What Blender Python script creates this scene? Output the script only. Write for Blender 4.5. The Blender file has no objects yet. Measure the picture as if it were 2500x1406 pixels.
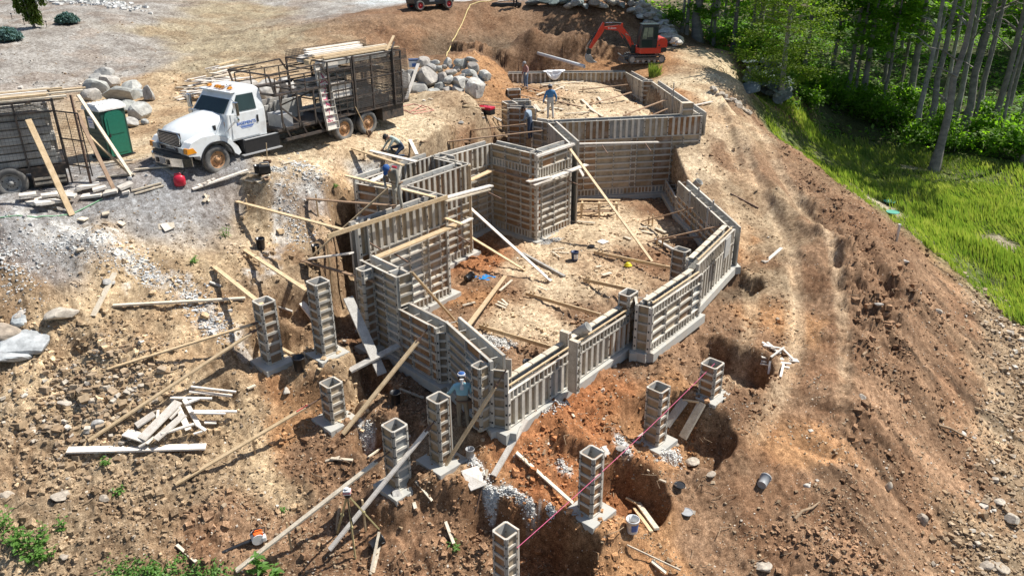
import bpy, math, random
import numpy as np
from math import radians, sin, cos, pi, sqrt, atan2
from mathutils import Vector, Matrix, Euler
random.seed(7); RNG = np.random.default_rng(11)
S = bpy.context.scene
COL = S.collection
# ---------------------------------------------------------------- camera
TH, F, ROLL, H = radians(24.5), 1900.0, radians(-0.55), 12.6
cd = bpy.data.cameras.new("camera"); cam = bpy.data.objects.new("camera", cd); COL.objects.link(cam)
cd.sensor_width = 36; cd.lens = F/2500*36; cd.clip_end = 1000; cd.clip_start = 0.2
cam.matrix_world = Matrix.Translation((0, 0, H)) @ Matrix.Rotation(pi/2-TH, 4, 'X') @ Matrix.Rotation(ROLL, 4, 'Z')
S.camera = cam
# ---------------------------------------------------------------- light
SUN_AZ, SUN_EL = radians(68), radians(55)
W = bpy.data.worlds.new("World"); S.world = W; W.use_nodes = True
wn = W.node_tree; bg = wn.nodes["Background"]; sky = wn.nodes.new("ShaderNodeTexSky")
sky.sky_type = 'NISHITA'; sky.sun_disc = False; sky.sun_elevation = SUN_EL; sky.sun_rotation = SUN_AZ
wn.links.new(sky.outputs[0], bg.inputs[0]); bg.inputs[1].default_value = 0.085
sd = bpy.data.lights.new("sun", 'SUN'); sun = bpy.data.objects.new("sun", sd); COL.objects.link(sun)
sd.energy = 5.0; sd.angle = radians(0.5); sd.color = (1, .965, .90)
sv = Vector((sin(SUN_AZ)*cos(SUN_EL), cos(SUN_AZ)*cos(SUN_EL), sin(SUN_EL)))
sun.rotation_euler = sv.to_track_quat('Z', 'Y').to_euler(); sun.location = sv*80
S.view_settings.view_transform = 'Standard'; S.view_settings.look = 'None'; S.view_settings.gamma = 1
S.view_settings.use_curve_mapping = False
S.view_settings.exposure = 0.50
S.cycles.max_bounces = 6; S.cycles.transparent_max_bounces = 8
# ---------------------------------------------------------------- pixel <-> world helpers (surveying the photograph)
def ray(px, py):
    u = (px-1250)/F; v = -(py-703)/F; c, s = cos(ROLL), sin(ROLL)
    x = u*c-v*s; y = u*s+v*c
    return np.array([x, cos(TH)+y*sin(TH), -sin(TH)+y*cos(TH)])
def atz(px, py, z):
    d = ray(px, py); return Vector(d*((z-H)/d[2]))+Vector((0, 0, H))
def aty(px, py, Y):
    d = ray(px, py); return Vector(d*(Y/d[1]))+Vector((0, 0, H))
def proj(p):
    x, y, z = p[0], p[1], p[2]-H
    f = y*cos(TH)-z*sin(TH); up = y*sin(TH)+z*cos(TH); X = x/f; Y = up/f; c, s = cos(ROLL), sin(ROLL)
    return 1250+(X*c+Y*s)*F, 703-(-X*s+Y*c)*F
# ---------------------------------------------------------------- noise
def _h(ix, iy, s):
    n = (ix*374761393+iy*668265263+s*974634777) & 0xffffffff
    n = ((n ^ (n >> 13))*1274126177) & 0xffffffff
    return ((n ^ (n >> 16)) & 0xffff)/65535.0
def vnoise(x, y, s=0):
    x = np.asarray(x, float); y = np.asarray(y, float)
    ix = np.floor(x).astype(np.int64); iy = np.floor(y).astype(np.int64); fx = x-ix; fy = y-iy
    u = fx*fx*fx*(fx*(fx*6-15)+10); v = fy*fy*fy*(fy*(fy*6-15)+10)
    a = _h(ix, iy, s); b = _h(ix+1, iy, s); c = _h(ix, iy+1, s); d = _h(ix+1, iy+1, s)
    return (a+(b-a)*u)*(1-v)+(c+(d-c)*u)*v-0.5
def fbm(x, y, s=0, o=4, g=.5):
    r = 0; a = 1
    for i in range(o):
        c, sn = cos(.7*i), sin(.7*i)
        r = r+a*vnoise((x*c-y*sn)*2**i, (x*sn+y*c)*2**i, s+i); a *= g
    return r
def sstep(e0, e1, x):
    t = np.clip((x-e0)/(e1-e0), 0, 1); return t*t*(3-2*t)
# ---------------------------------------------------------------- terrain control points: px, py, z, soil, roughness
SOIL = {'t': (.37, .275, .17), 'y': (.43, .34, .225), 'g': (.235, .23, .225), 'm': (.27, .25, .225), 'r': (.26, .115, .050),
        'b': (.20, .122, .072), 'd': (.12, .085, .055), 's': (.44, .34, .225), 'o': (.30, .165, .08), 'G': (.10, .12, .04),
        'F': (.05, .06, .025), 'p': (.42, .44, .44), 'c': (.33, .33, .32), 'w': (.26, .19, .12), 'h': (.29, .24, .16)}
CP = [
 (533,425,4.8,'g',.1),(60,490,4.7,'g',.1),(300,480,4.55,'g',.15),(330,385,4.6,'y',.1),(700,400,4.7,'y',.15),(850,345,4.8,'y',.15),(960,300,4.8,'y',.15),
 (1000,250,4.8,'y',.15),(1160,240,4.8,'y',.3),(1100,300,4.5,'y',.2),(400,300,4.8,'t',.2),(560,200,5.1,'t',.2),(200,420,4.7,'g',.1),(-250,500,4.7,'g',.2),
 (-300,250,5.2,'m',.2),(430,460,4.6,'g',.15),(650,440,4.65,'y',.15),(250,545,4.3,'g',.4),(50,560,4.4,'g',.4),
 (20,170,5.8,'m',.25),(20,100,6.7,'m',.3),(20,20,7.6,'m',.3),(250,100,6.4,'m',.3),(250,170,5.4,'m',.3),(400,200,5.0,'t',.45),(500,180,5.2,'h',.5),
 (600,110,5.9,'h',.55),(600,30,6.9,'h',.5),(850,110,6.0,'w',.35),(850,30,6.9,'m',.3),(300,40,7.3,'m',.3),(420,80,6.3,'h',.5),(300,5,7.8,'m',.3),(700,5,7.3,'m',.3),(900,160,5.1,'w',.3),
 (950,25,7.2,'b',.4),(1035,28,7.25,'b',.4),(1200,22,7.2,'b',.4),(1380,24,7.1,'b',.4),(1500,24,7.0,'b',.4),(1200,4,7.3,'p',.1),(1000,2,7.3,'p',.1),(1400,2,7.3,'p',.1),
 (1000,85,6.2,'b',1.0),(1150,85,6.2,'b',1.0),(1300,80,6.2,'b',1.0),(1420,75,6.2,'b',.9),(980,120,5.4,'b',.8),(1080,132,4.9,'d',.6),(1200,130,4.7,'d',1),(1330,125,4.6,'d',1),(1440,128,4.5,'d',.7),
 (1560,60,5.9,'b',.6),(1590,20,6.9,'c',.5),(1640,100,4.9,'b',.5),(1440,158,4.3,'o',.3),(1580,168,4.3,'o',.2),(1700,200,4.1,'y',.25),(1300,150,4.3,'b',.6),(1215,180,4.2,'o',.9),
 (1750,150,4.4,'y',.25),(1700,100,4.5,'b',.25),(1850,150,4.0,'b',.3),(1800,195,3.9,'y',.3),(1940,200,3.0,'F',.3),(1880,240,2.3,'b',.4),(1750,250,3.5,'y',.4),(1810,275,2.7,'b',.5),(1660,235,3.9,'o',.5),
 (1230,230,3.9,'o',.7),(1180,280,3.9,'b',.8),(1120,340,3.6,'b',.8),(1200,310,3.0,'w',.8),(1270,300,2.4,'w',.8),
 (1730,420,1.9,'s',.4),(1740,330,3.0,'s',.5),(1800,480,1.2,'w',.35),(1800,400,1.9,'b',.35),(1880,440,1.5,'b',.6),(1840,330,2.5,'w',.4),(1850,520,.6,'w',.4),(1830,600,.3,'o',.5),
 (1800,660,0,'b',.9),(1790,700,-.15,'d',.9),(1760,800,-.5,'b',.8),(1900,600,.25,'w',.45),(1900,700,-.25,'w',.45),(1900,800,-.7,'o',.6),(1985,620,.5,'b',.9),(1990,750,-.6,'b',.7),
 (1950,900,-1.15,'b',.6),(1980,1000,-1.5,'b',.7),(1950,1100,-1.8,'o',.5),(1900,1250,-2.15,'b',.6),(1800,1380,-2.6,'b',.7),(1650,1380,-2.4,'o',.7),
 (1900,350,2.0,'b',1.),(2000,480,1.0,'b',1.2),(2090,560,.55,'b',1.3),(2100,700,-.25,'b',1.8),(2050,640,.2,'b',1.8),(2160,680,-.35,'b',1.6),(2100,780,-.75,'b',1.5),(2090,850,-.95,'b',1.3),(2090,1000,-1.5,'b',1.),(2060,1200,-2.1,'b',.9),(2000,1390,-2.8,'b',.9),
 (2480,850,-4.2,'w',.7),(2450,1050,-4.9,'w',.7),(2430,1380,-5.4,'w',.8),(2300,900,-2.9,'b',.5),(2250,1100,-3.5,'b',.5),(2200,1300,-4.05,'b',.6),(2300,720,-2.0,'b',.5),(2560,1200,-5.6,'w',.7),(2700,900,-5,'G',.5),
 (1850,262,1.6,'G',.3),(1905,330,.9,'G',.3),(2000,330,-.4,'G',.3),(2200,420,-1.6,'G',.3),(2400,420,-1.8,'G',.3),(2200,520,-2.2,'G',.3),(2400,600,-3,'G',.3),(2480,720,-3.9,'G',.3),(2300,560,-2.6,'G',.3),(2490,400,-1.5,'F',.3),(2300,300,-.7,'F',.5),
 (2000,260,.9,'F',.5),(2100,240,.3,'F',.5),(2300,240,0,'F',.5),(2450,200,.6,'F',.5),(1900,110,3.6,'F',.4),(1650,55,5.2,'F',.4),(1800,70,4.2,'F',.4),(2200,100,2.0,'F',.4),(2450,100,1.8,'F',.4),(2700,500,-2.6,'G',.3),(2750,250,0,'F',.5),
 (930,935,-.1,'b',.9),(1000,965,-.2,'b',.9),(1070,1010,-.15,'b',.7),(1125,1055,.1,'w',.5),(800,1060,-.55,'b',.8),(670,912,.8,'t',.6),(800,880,1.0,'t',.9),(860,850,.4,'b',1),
 (600,520,3.5,'t',.4),(700,560,3.05,'t',.5),(800,620,2.5,'w',.8),(850,480,3.4,'t',.6),(790,520,3.2,'t',.5),(640,700,2.3,'w',.7),(560,650,2.8,'t',.6),(500,760,2.1,'t',.5),(400,650,3.0,'t',.5),(300,600,3.45,'t',.5),
 (200,560,3.95,'g',.5),(100,600,3.9,'g',.4),(50,700,3.2,'w',.6),(100,830,2.0,'t',1.),(300,740,2.4,'t',.6),(300,860,1.7,'t',.9),(450,830,1.7,'t',.5),(550,900,1.15,'t',.5),(200,950,1.1,'t',1.),(400,1000,.6,'t',.6),
 (100,1100,.2,'w',.8),(550,1050,-.05,'t',.5),(700,1000,-.05,'o',.8),(650,1150,-.7,'t',.6),(400,1200,-.7,'w',1.),(150,1250,-.5,'w',.8),(50,1390,-1.0,'w',.8),(300,1390,-1.4,'w',.7),(500,1350,-1.5,'b',1.),(700,1300,-1.5,'b',.9),
 (850,1320,-1.6,'b',.7),(900,1180,-1.0,'b',.8),(960,1215,-.9,'b',.7),(1080,1130,-.4,'w',.6),(1150,1150,-.55,'o',.6),(1250,1100,-.1,'r',.8),(1350,1050,-.2,'r',.9),(1450,950,-.05,'r',.8),(1550,880,-.05,'b',.8),
 (1650,850,-.1,'b',.7),(1300,1200,-1.0,'r',.7),(1450,1260,-1.35,'o',.7),(1600,1100,-1.35,'o',.7),(1740,960,-.6,'b',.7),(1500,1150,-1.0,'r',.8),(1150,1300,-1.6,'b',.8),(1300,1390,-2.1,'b',.9),(1700,1150,-1.55,'b',.6),
 (1550,1300,-1.9,'o',.6),(1000,1390,-1.95,'b',.8),(1650,1000,-.7,'o',.8),(700,1390,-1.8,'b',.8),(950,400,4.25,'y',.3),(830,440,4.15,'t',.4),(1050,345,4.2,'y',.5),(760,445,4.3,'c',.5),(930,440,3.6,'c',.6),
 (1000,360,4.2,'y',.4),(1400,1480,-2.5,'b',.8),(900,1500,-2.2,'b',.8),(400,1500,-2.0,'w',.8),(0,1500,-1.6,'w',.8),(2000,1500,-3.2,'b',.8),(-100,1100,.5,'w',.8),(-150,800,2.6,'t',.8),(-200,600,4.0,'g',.4),
]
PADP = [(1300,650,.22,'s',.3),(1200,690,.15,'b',.5),(1400,600,.28,'s',.3),(1500,560,.3,'s',.3),(1250,780,.2,'s',.3),(1400,700,.15,'s',.35),(1450,520,.25,'s',.3),(1600,560,.2,'s',.3),(1150,740,.05,'o',.5),(1180,640,.05,'r',.8),
 (1350,800,.1,'s',.4),(1500,690,.1,'s',.5),(1580,640,.1,'b',.7),(1550,740,-.05,'b',.8),(1420,790,0,'b',.8),(1120,770,.05,'b',.5),(1250,870,-.05,'b',.8),(1700,600,-.05,'b',.8),(1640,520,0,'b',.6),(1420,480,.1,'b',.5),(1060,745,.05,'b',.5)]
UPP = [(1350,292,3.75,'s',.3),(1450,260,3.6,'s',.4),(1400,212,3.7,'s',.4),(1500,280,3.5,'s',.4),(1550,252,2.9,'s',.5),(1610,285,1.6,'b',.5),(1300,230,3.5,'o',.5),(1300,270,3.6,'s',.4),(1480,210,3.5,'s',.5),(1560,215,2.2,'b',.5),(1300,200,3.2,'b',.5),(1660,280,1.5,'b',.5)]
def conv(L):
    P = []; Z = []; C = []; A = []
    for (x, y, z, s, a) in L:
        p = atz(x, y, z); P.append((p.x, p.y)); Z.append(z); C.append(SOIL[s]); A.append(a)
    return np.array(P), np.array(Z), np.array(C), np.array(A)
class TPS:
    def __init__(s, P, Z, sc=10., reg=.002):
        s.P = P/sc; s.sc = sc; n = len(P)
        K = s.k(s.P, s.P)+np.eye(n)*reg; A = np.zeros((n+3, n+3)); A[:n, :n] = K; A[:n, n] = 1; A[:n, n+1:] = s.P; A[n, :n] = 1; A[n+1:, :n] = s.P.T
        s.w = np.linalg.solve(A, np.concatenate([Z, [0, 0, 0]]))
    def k(s, a, b):
        r2 = ((a[:, None, :]-b[None, :, :])**2).sum(2)
        return .5*r2*np.log(r2+1e-9)
    def __call__(s, x, y):
        sh = np.shape(x); Q = np.stack([np.ravel(x), np.ravel(y)], 1)/s.sc; n = len(s.P); out = np.empty(len(Q))
        for i in range(0, len(Q), 60000):
            q = Q[i:i+60000]; out[i:i+60000] = s.k(q, s.P)@s.w[:n]+s.w[n]+q@s.w[n+1:]
        return out.reshape(sh)
oP, oZ, oC, oA = conv(CP); pP, pZ, pC, pA = conv(PADP); uP, uZ, uC, uA = conv(UPP)
T0 = TPS(oP, oZ); T1 = TPS(pP, pZ, reg=.02); T2 = TPS(uP, uZ, reg=.02)
def idw(x, y, P, V, pw=3.2):
    sh = np.shape(x); Q = np.stack([np.ravel(x), np.ravel(y)], 1); V = np.asarray(V); out = np.empty((len(Q),)+V.shape[1:])
    for i in range(0, len(Q), 60000):
        q = Q[i:i+60000]; d = ((q[:, None, :]-P[None])**2).sum(2)+.15; w = d**(-pw/2*1.15); w /= w.sum(1, keepdims=True); out[i:i+60000] = w@V
    return out.reshape(sh+V.shape[1:])
def sdpoly(x, y, poly):
    """signed distance, negative inside"""
    x = np.asarray(x, float); y = np.asarray(y, float); d = np.full(x.shape, 1e9); ins = np.zeros(x.shape, bool); n = len(poly)
    for i in range(n):
        ax, ay = poly[i]; bx, by = poly[(i+1) % n]; ex, ey = bx-ax, by-ay; L = ex*ex+ey*ey
        t = np.clip(((x-ax)*ex+(y-ay)*ey)/L, 0, 1); d = np.minimum(d, (x-ax-t*ex)**2+(y-ay-t*ey)**2)
        cnd = ((ay > y) != (by > y)); ins ^= cnd & (x < (bx-ax)*(y-ay)/((by-ay) if by != ay else 1e-9)+ax)
    d = np.sqrt(d); return np.where(ins, -d, d)
def sdline(x, y, pts):
    """distance to polyline and arc length there"""
    d = np.full(np.shape(x), 1e9); s = np.zeros(np.shape(x)); sg = np.zeros(np.shape(x)); acc = 0
    for (ax, ay), (bx, by) in zip(pts[:-1], pts[1:]):
        ex, ey = bx-ax, by-ay; L = sqrt(ex*ex+ey*ey); t = np.clip(((x-ax)*ex+(y-ay)*ey)/(L*L), 0, 1)
        dd = np.hypot(x-ax-t*ex, y-ay-t*ey); m = dd < d
        side = ((x-ax)*ey-(y-ay)*ex)/L
        s = np.where(m, acc+t*L, s); sg = np.where(m, side, sg); d = np.where(m, dd, d); acc += L
    return d, s, sg
# plan of the building (world metres, outer corners of the forms)
V = dict(F=(-.16,17.80), S1=(4.02,22.80), W2a=(3.98,22.15), W2l=(4.36,21.92), W2r=(6.48,24.50), W3l=(6.50,25.15), W3r=(8.66,28.60), W4a=(8.25,39.25),
  W5r=(9.62,39.25), W5l=(2.86,38.4), TR=(2.64,33.95), TF=(1.09,32.1), TL=(-.86,34.0), Ml=(-2.92,31.68), Br=(-1.72,30.68), Bl=(-3.91,27.81), Ar=(-2.37,26.5),
  Al=(-4.92,23.4), L0=(-4.75,22.9), L1=(-2.20,20.2), L2=(-1.88,20.2), P0=(-.55,17.9))
PADPOLY = [V[k] for k in ('F','S1','W2a','W2r','W3l','W3r','W4a','W5l','TR','TF','TL','Ml','Br','Bl','Ar','Al','L0','L1','L2','P0')]
UPPOLY = [(3.0,38.3),(9.5,39.4),(9.5,43.8),(8.5,49.2),(7.5,52.8),(-.1,52.8),(.6,47),(1.2,42),(1.3,38.9)]
def pit(px, py, z, r, dep, e=.35, stretch=None):
    p = atz(px, py, z); return (p.x, p.y, r, dep, e)
PITS = [pit(1800,885,-.6,1.15,1.15), pit(1735,840,-.4,.5,.5), pit(1690,1075,-1.35,1.15,1.0), pit(1560,1050,-1.3,.6,.45), pit(1545,1185,-1.3,1.0,1.1), pit(1395,1160,-1.1,.6,.5), pit(1330,1370,-2.0,1.15,1.3),
        pit(890,960,-.3,.85,.9), pit(905,1085,-.7,.5,.9), pit(740,800,1.0,.9,.9), pit(750,870,.7,.45,.3), pit(560,1010,.1,.3,.2), pit(1650,660,.1,.6,.3), pit(1000,1060,-.4,.5,.4), pit(170,830,2.0,.5,.4),
        pit(1810,690,-.1,.9,.6), pit(1200,1290,-1.6,.6,.6), pit(1500,880,-.1,.3,.2)]
FLATS = [(-7.22,20.45,.74),(-5.66,20.75,.95),(-5.22,19.2,-.47),(-3.04,16.65,-.80),(-1.88,17.15,-.40),(-1.0,13.5,-2.5),(2.0,16.25,-1.42),(4.25,19.4,-1.45),(6.12,20.7,-.62)]
P1POLY = [(-4.95,19.3),(-5.15,20.6),(-5.9,21.6),(-6.2,23.5),(-6.2,25.5),(-6.5,28.6),(-5.4,29.8),(-3.9,33.2),(-2.2,36.3),(-.6,41.6),(1.2,41),(3.2,38.5),(3.2,33),(0,25),(-.6,18.2),(-1.1,17.2),(-2.4,17.5),(-3.3,18.6),(-4.2,19.0)]
TRACK = [tuple(atz(*q)[:2]) for q in ((1790,225,3.7),(1830,330,2.5),(1880,430,1.6),(1945,540,.6),(1985,640,.1),(2005,760,-.5),(2005,900,-1.1),(1985,1020,-1.6),(1935,1120,-1.9),(1800,1230,-2.1),(1600,1330,-2.2))]
TRACK2 = [tuple(atz(*q)[:2]) for q in ((1720,250,3.7),(1755,350,2.8),(1800,450,1.5),(1850,560,.4),(1880,680,-.2),(1885,800,-.7),(1850,930,-1.1),(1780,1060,-1.4))]
BERM = [tuple(atz(*q)[:2]) for q in ((1745,235,3.7),(1790,300,3.0),(1850,390,2.2),(1905,480,1.3),(1990,570,.7),(2080,640,.2))]
CUTL = [tuple(atz(*q)[:2]) for q in ((1070,104,5.4),(1180,100,5.7),(1300,98,5.8),(1400,94,5.8),(1500,92,5.8))]
BAREP = [(2060,452,-.9,1.9),(2170,505,-1.6,1.9),(2115,480,-1.3,1.3),(1990,405,0,1.5),(2440,590,-3,1.4),(2230,400,-1.4,.8),(1935,360,.6,1.0),(2030,425,-.5,1.3)]
def hbase(x, y):
    """large form of the ground, with the excavation"""
    x = np.asarray(x, float); y = np.asarray(y, float)
    z = T0(x, y); far = sstep(75, 110, y)
    z = z*(1-far)+(2.2+.0*x)*far
    wx = x+.35*fbm(x*.9, y*.9, 50, 3); wy = y+.35*fbm(x*.9, y*.9, 60, 3)
    d = sdpoly(wx, wy, P1POLY); fl = .12+.0*x+np.clip((y-34)*.25, 0, 1.2)
    k = sstep(.42, -.12, d); z = np.where(z > fl, z*(1-k)+fl*k, z)
    for (cx, cy, r, dep, e) in PITS:
        dd = np.hypot(wx-cx, (wy-cy)*1.15)-r; z = z-dep*sstep(e*.5, -e*.6, dd)+.10*dep*np.exp(-((dd-.35)/.25)**2)
    for (cx, cy, fz) in FLATS:
        k = sstep(1.15, .55, np.hypot(wx-cx, wy-cy)); z = z*(1-k)+fz*k
    d, s, sg = sdline(wx, wy, CUTL); z = z-1.0*sstep(0, .3, sg)*sstep(3.2, 1.2, sg)*(d < 3.4)*sstep(0, 2.0, s)*sstep(16.5, 14, s)
    # outside edge of the right-hand walls: shallow trench
    dp = sdpoly(x, y, PADPOLY); k = sstep(.05, -.02, dp); z1 = T1(x, y)
    z = z*(1-k)+z1*k
    du = sdpoly(x, y, UPPOLY); k = sstep(.1, -.1, du); z2 = np.clip(T2(x, y), 1.2, 4.0)
    z = z*(1-k)+z2*k
    return z
def hdetail(x, y, A):
    amp = A
    n = .30*fbm(x*.8, y*.8, 1, 3)+.22*fbm(x*2.1, y*2.1, 5, 3)
    cl = np.abs(fbm(x*3.1, y*3.1, 9, 3)); cl2 = np.abs(fbm(x*7, y*7, 17, 2)); cl3 = np.maximum(0, vnoise(x*11, y*11, 23)-.12)
    n = n+.24*(.45-cl)+.13*(.4-cl2)+.26*cl3+.065*fbm(x*12, y*12, 21, 3)
    z = n*amp*.85+sstep(1.05, 1.5, amp)*(.9*(.16-np.abs(fbm(x*.7+y*.25, y*1.3, 140, 3))))
    d, s, sg = sdline(x, y, TRACK)
    z = z*(1-.3*sstep(1.3, .9, d)); rut = np.exp(-((np.abs(sg)-.78)/.20)**4)
    z = z-rut*(.055+.03*np.sin(s*2*pi/.34+3*np.abs(sg))*sstep(30, 24, y))*(d < 1.4)+.05*np.exp(-((np.abs(sg)-1.1)/.12)**2)*(d < 1.5)
    d, s, sg = sdline(x, y, TRACK2); rut = np.exp(-((np.abs(sg)-.75)/.18)**4); z = z-rut*.035*(d < 1.4)+.02*fbm(x*9, y*9, 121, 2)*(d < 2)
    d, s, sg = sdline(x, y, BERM); z = z+.42*np.exp(-((d-.0)/.55)**2)*(1+.8*fbm(x*1.5, y*1.5, 33, 3))-.22*np.exp(-((sg+.95)/.28)**2)*(d < 1.7)
    return z
def height(x, y):
    x = np.atleast_1d(np.asarray(x, float)); y = np.atleast_1d(np.asarray(y, float))
    A = idw(x, y, oP, oA[:, None])[..., 0]; k = sstep(.05, -.05, sdpoly(x, y, PADPOLY)); A = A*(1-k)+idw(x, y, pP, pA[:, None])[..., 0]*k
    return hbase(x, y)+hdetail(x, y, A)
def hz(x, y): return float(height([x], [y])[0])
def gpt(px, py, dz=0.0):
    """first meeting of the sight line with the ground"""
    d = ray(px, py); t = np.concatenate([np.arange(9, 60, .12), np.arange(60, 130, .5)])/np.linalg.norm(d)
    x = d[0]*t; y = d[1]*t; z = H+d[2]*t; g = height(x, y); m = np.nonzero(z < g)[0]
    if len(m) == 0: i = len(t)-1
    else: i = max(m[0], 1)
    if len(m) and i > 0:
        a = z[i-1]-g[i-1]; b = g[i]-z[i]; f = a/(a+b+1e-9); tt = t[i-1]+(t[i]-t[i-1])*f
    else: tt = t[i]
    return Vector((d[0]*tt, d[1]*tt, H+d[2]*tt+dz))
def on(x, y, dz=0.0): return Vector((x, y, hz(x, y)+dz))
# ---------------------------------------------------------------- materials
def nmat(name): 
    m = bpy.data.materials.new(name); m.use_nodes = True; nt = m.node_tree; return m, nt, nt.nodes["Principled BSDF"]
def N(nt, t, **k):
    n = nt.nodes.new(t)
    for a, b in k.items():
        if a in ('inp',):
            for i, v in b.items(): n.inputs[i].default_value = v
        else: setattr(n, a, b)
    return n
def L(nt, a, b): nt.links.new(a, b)
def ramp(nt, fac, stops):
    r = nt.nodes.new("ShaderNodeValToRGB"); e = r.color_ramp.elements
    while len(e) < len(stops): e.new(.5)
    for i, (p, c) in enumerate(stops): e[i].position = p; e[i].color = (*c, 1) if len(c) == 3 else c
    L(nt, fac, r.inputs[0]); return r
def mixc(nt, fac, a, b, mode='MIX'):
    n = nt.nodes.new("ShaderNodeMix"); n.data_type = 'RGBA'; n.blend_type = mode
    for s, v in ((0, fac), (6, a), (7, b)):
        if hasattr(v, 'is_output') or isinstance(v, bpy.types.NodeSocket): L(nt, v, n.inputs[s])
        else: n.inputs[s].default_value = v if not isinstance(v, tuple) else (*v[:3], 1)
    return n.outputs[2]
def simple(name, col, rough=.6, metal=0., var=.15, scale=8., bump=.0, dirt=None, dfac=.5, dscale=3., objvar=0.0, coat=0.):
    """painted / plain stuff: noise-varied colour, optional dirt patches, optional per-object value shift"""
    m, nt, b = nmat(name); tc = N(nt, "ShaderNodeTexCoord")
    n = N(nt, "ShaderNodeTexNoise", inp={2: scale, 3: 6., 4: .6}); L(nt, tc.outputs[3], n.inputs[0])
    lo = tuple(c*(1-var) for c in col); hi = tuple(min(1, c*(1+var)) for c in col)
    out = ramp(nt, n.outputs[0], [(.3, lo), (.7, hi)]).outputs[0]
    if dirt:
        n2 = N(nt, "ShaderNodeTexNoise", inp={2: dscale, 3: 8., 4: .65}); L(nt, tc.outputs[3], n2.inputs[0])
        r = ramp(nt, n2.outputs[0], [(.48, (0, 0, 0)), (.68, (dfac,)*3)]); out = mixc(nt, r.outputs[0], out, dirt)
    if objvar:
        oi = N(nt, "ShaderNodeObjectInfo"); mr = N(nt, "ShaderNodeMapRange", inp={3: 1-objvar, 4: 1+objvar}); L(nt, oi.outputs[5], mr.inputs[0])
        out = mixc(nt, 1.0, out, mr.outputs[0], 'MULTIPLY')
    L(nt, out, b.inputs["Base Color"]); b.inputs["Roughness"].default_value = rough; b.inputs["Metallic"].default_value = metal
    if coat: b.inputs["Coat Weight"].default_value = coat
    if bump:
        bp = N(nt, "ShaderNodeBump", inp={0: .6, 1: bump}); L(nt, n.outputs[0], bp.inputs[2]); L(nt, bp.outputs[0], b.inputs["Normal"])
    return m
M = {}
def ground_mat():
    m, nt, b = nmat("soil"); at = N(nt, "ShaderNodeAttribute", attribute_name="soil"); tc = N(nt, "ShaderNodeTexCoord")
    P = tc.outputs[3]
    n1 = N(nt, "ShaderNodeTexNoise", inp={2: .55, 3: 9., 4: .65}); n2 = N(nt, "ShaderNodeTexNoise", inp={2: 6., 3: 8., 4: .7}); n3 = N(nt, "ShaderNodeTexNoise", inp={2: 34., 3: 6., 4: .72})
    for n in (n1, n2, n3): L(nt, P, n.inputs[0])
    c = mixc(nt, 1., at.outputs[0], ramp(nt, n1.outputs[0], [(.34, (.66, .62, .60)), (.5, (1, 1, 1)), (.66, (1.3, 1.32, 1.34))]).outputs[0], 'MULTIPLY')
    c = mixc(nt, 1., c, ramp(nt, n2.outputs[0], [(.34, (.45, .41, .37)), (.46, (.86, .84, .82)), (.55, (1.08, 1.08, 1.07)), (.66, (1.5, 1.53, 1.55))]).outputs[0], 'MULTIPLY')
    c = mixc(nt, 1., c, ramp(nt, n3.outputs[0], [(.37, (.45, .42, .39)), (.5, (1, 1, 1)), (.62, (1.6, 1.62, 1.65))]).outputs[0], 'MULTIPLY')
    # embedded pebbles
    vo = N(nt, "ShaderNodeTexVoronoi", inp={2: 9.}); L(nt, P, vo.inputs[0])
    k = ramp(nt, vo.outputs[0], [(.10, (1, 1, 1)), (.17, (0, 0, 0))]); sep = N(nt, "ShaderNodeSeparateColor"); L(nt, vo.outputs[1], sep.inputs[0])
    g = N(nt, "ShaderNodeMath", operation='GREATER_THAN'); g.inputs[1].default_value = .62; L(nt, sep.outputs[0], g.inputs[0])
    mu = N(nt, "ShaderNodeMath", operation='MULTIPLY'); L(nt, k.outputs[0], mu.inputs[0]); L(nt, g.outputs[0], mu.inputs[1])
    mu2 = N(nt, "ShaderNodeMath", operation='MULTIPLY'); L(nt, mu.outputs[0], mu2.inputs[0]); L(nt, at.outputs[3], mu2.inputs[1])
    c = mixc(nt, mu2.outputs[0], c, ramp(nt, sep.outputs[1], [(0, (.22, .15, .10)), (.6, (.42, .33, .24)), (1, (.68, .62, .54))]).outputs[0])
    L(nt, c, b.inputs["Base Color"]); b.inputs["Roughness"].default_value = .95; b.inputs["Specular IOR Level"].default_value = .15
    ad = N(nt, "ShaderNodeMath", operation='MULTIPLY_ADD'); L(nt, n3.outputs[0], ad.inputs[0]); ad.inputs[1].default_value = .45; L(nt, n2.outputs[0], ad.inputs[2])
    ad2 = N(nt, "ShaderNodeMath", operation='MULTIPLY_ADD'); L(nt, mu2.outputs[0], ad2.inputs[0]); ad2.inputs[1].default_value = .18; L(nt, ad.outputs[0], ad2.inputs[2])
    bp = N(nt, "ShaderNodeBump", inp={0: 1., 1: .24}); L(nt, ad2.outputs[0], bp.inputs[2]); L(nt, bp.outputs[0], b.inputs["Normal"])
    return m
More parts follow.
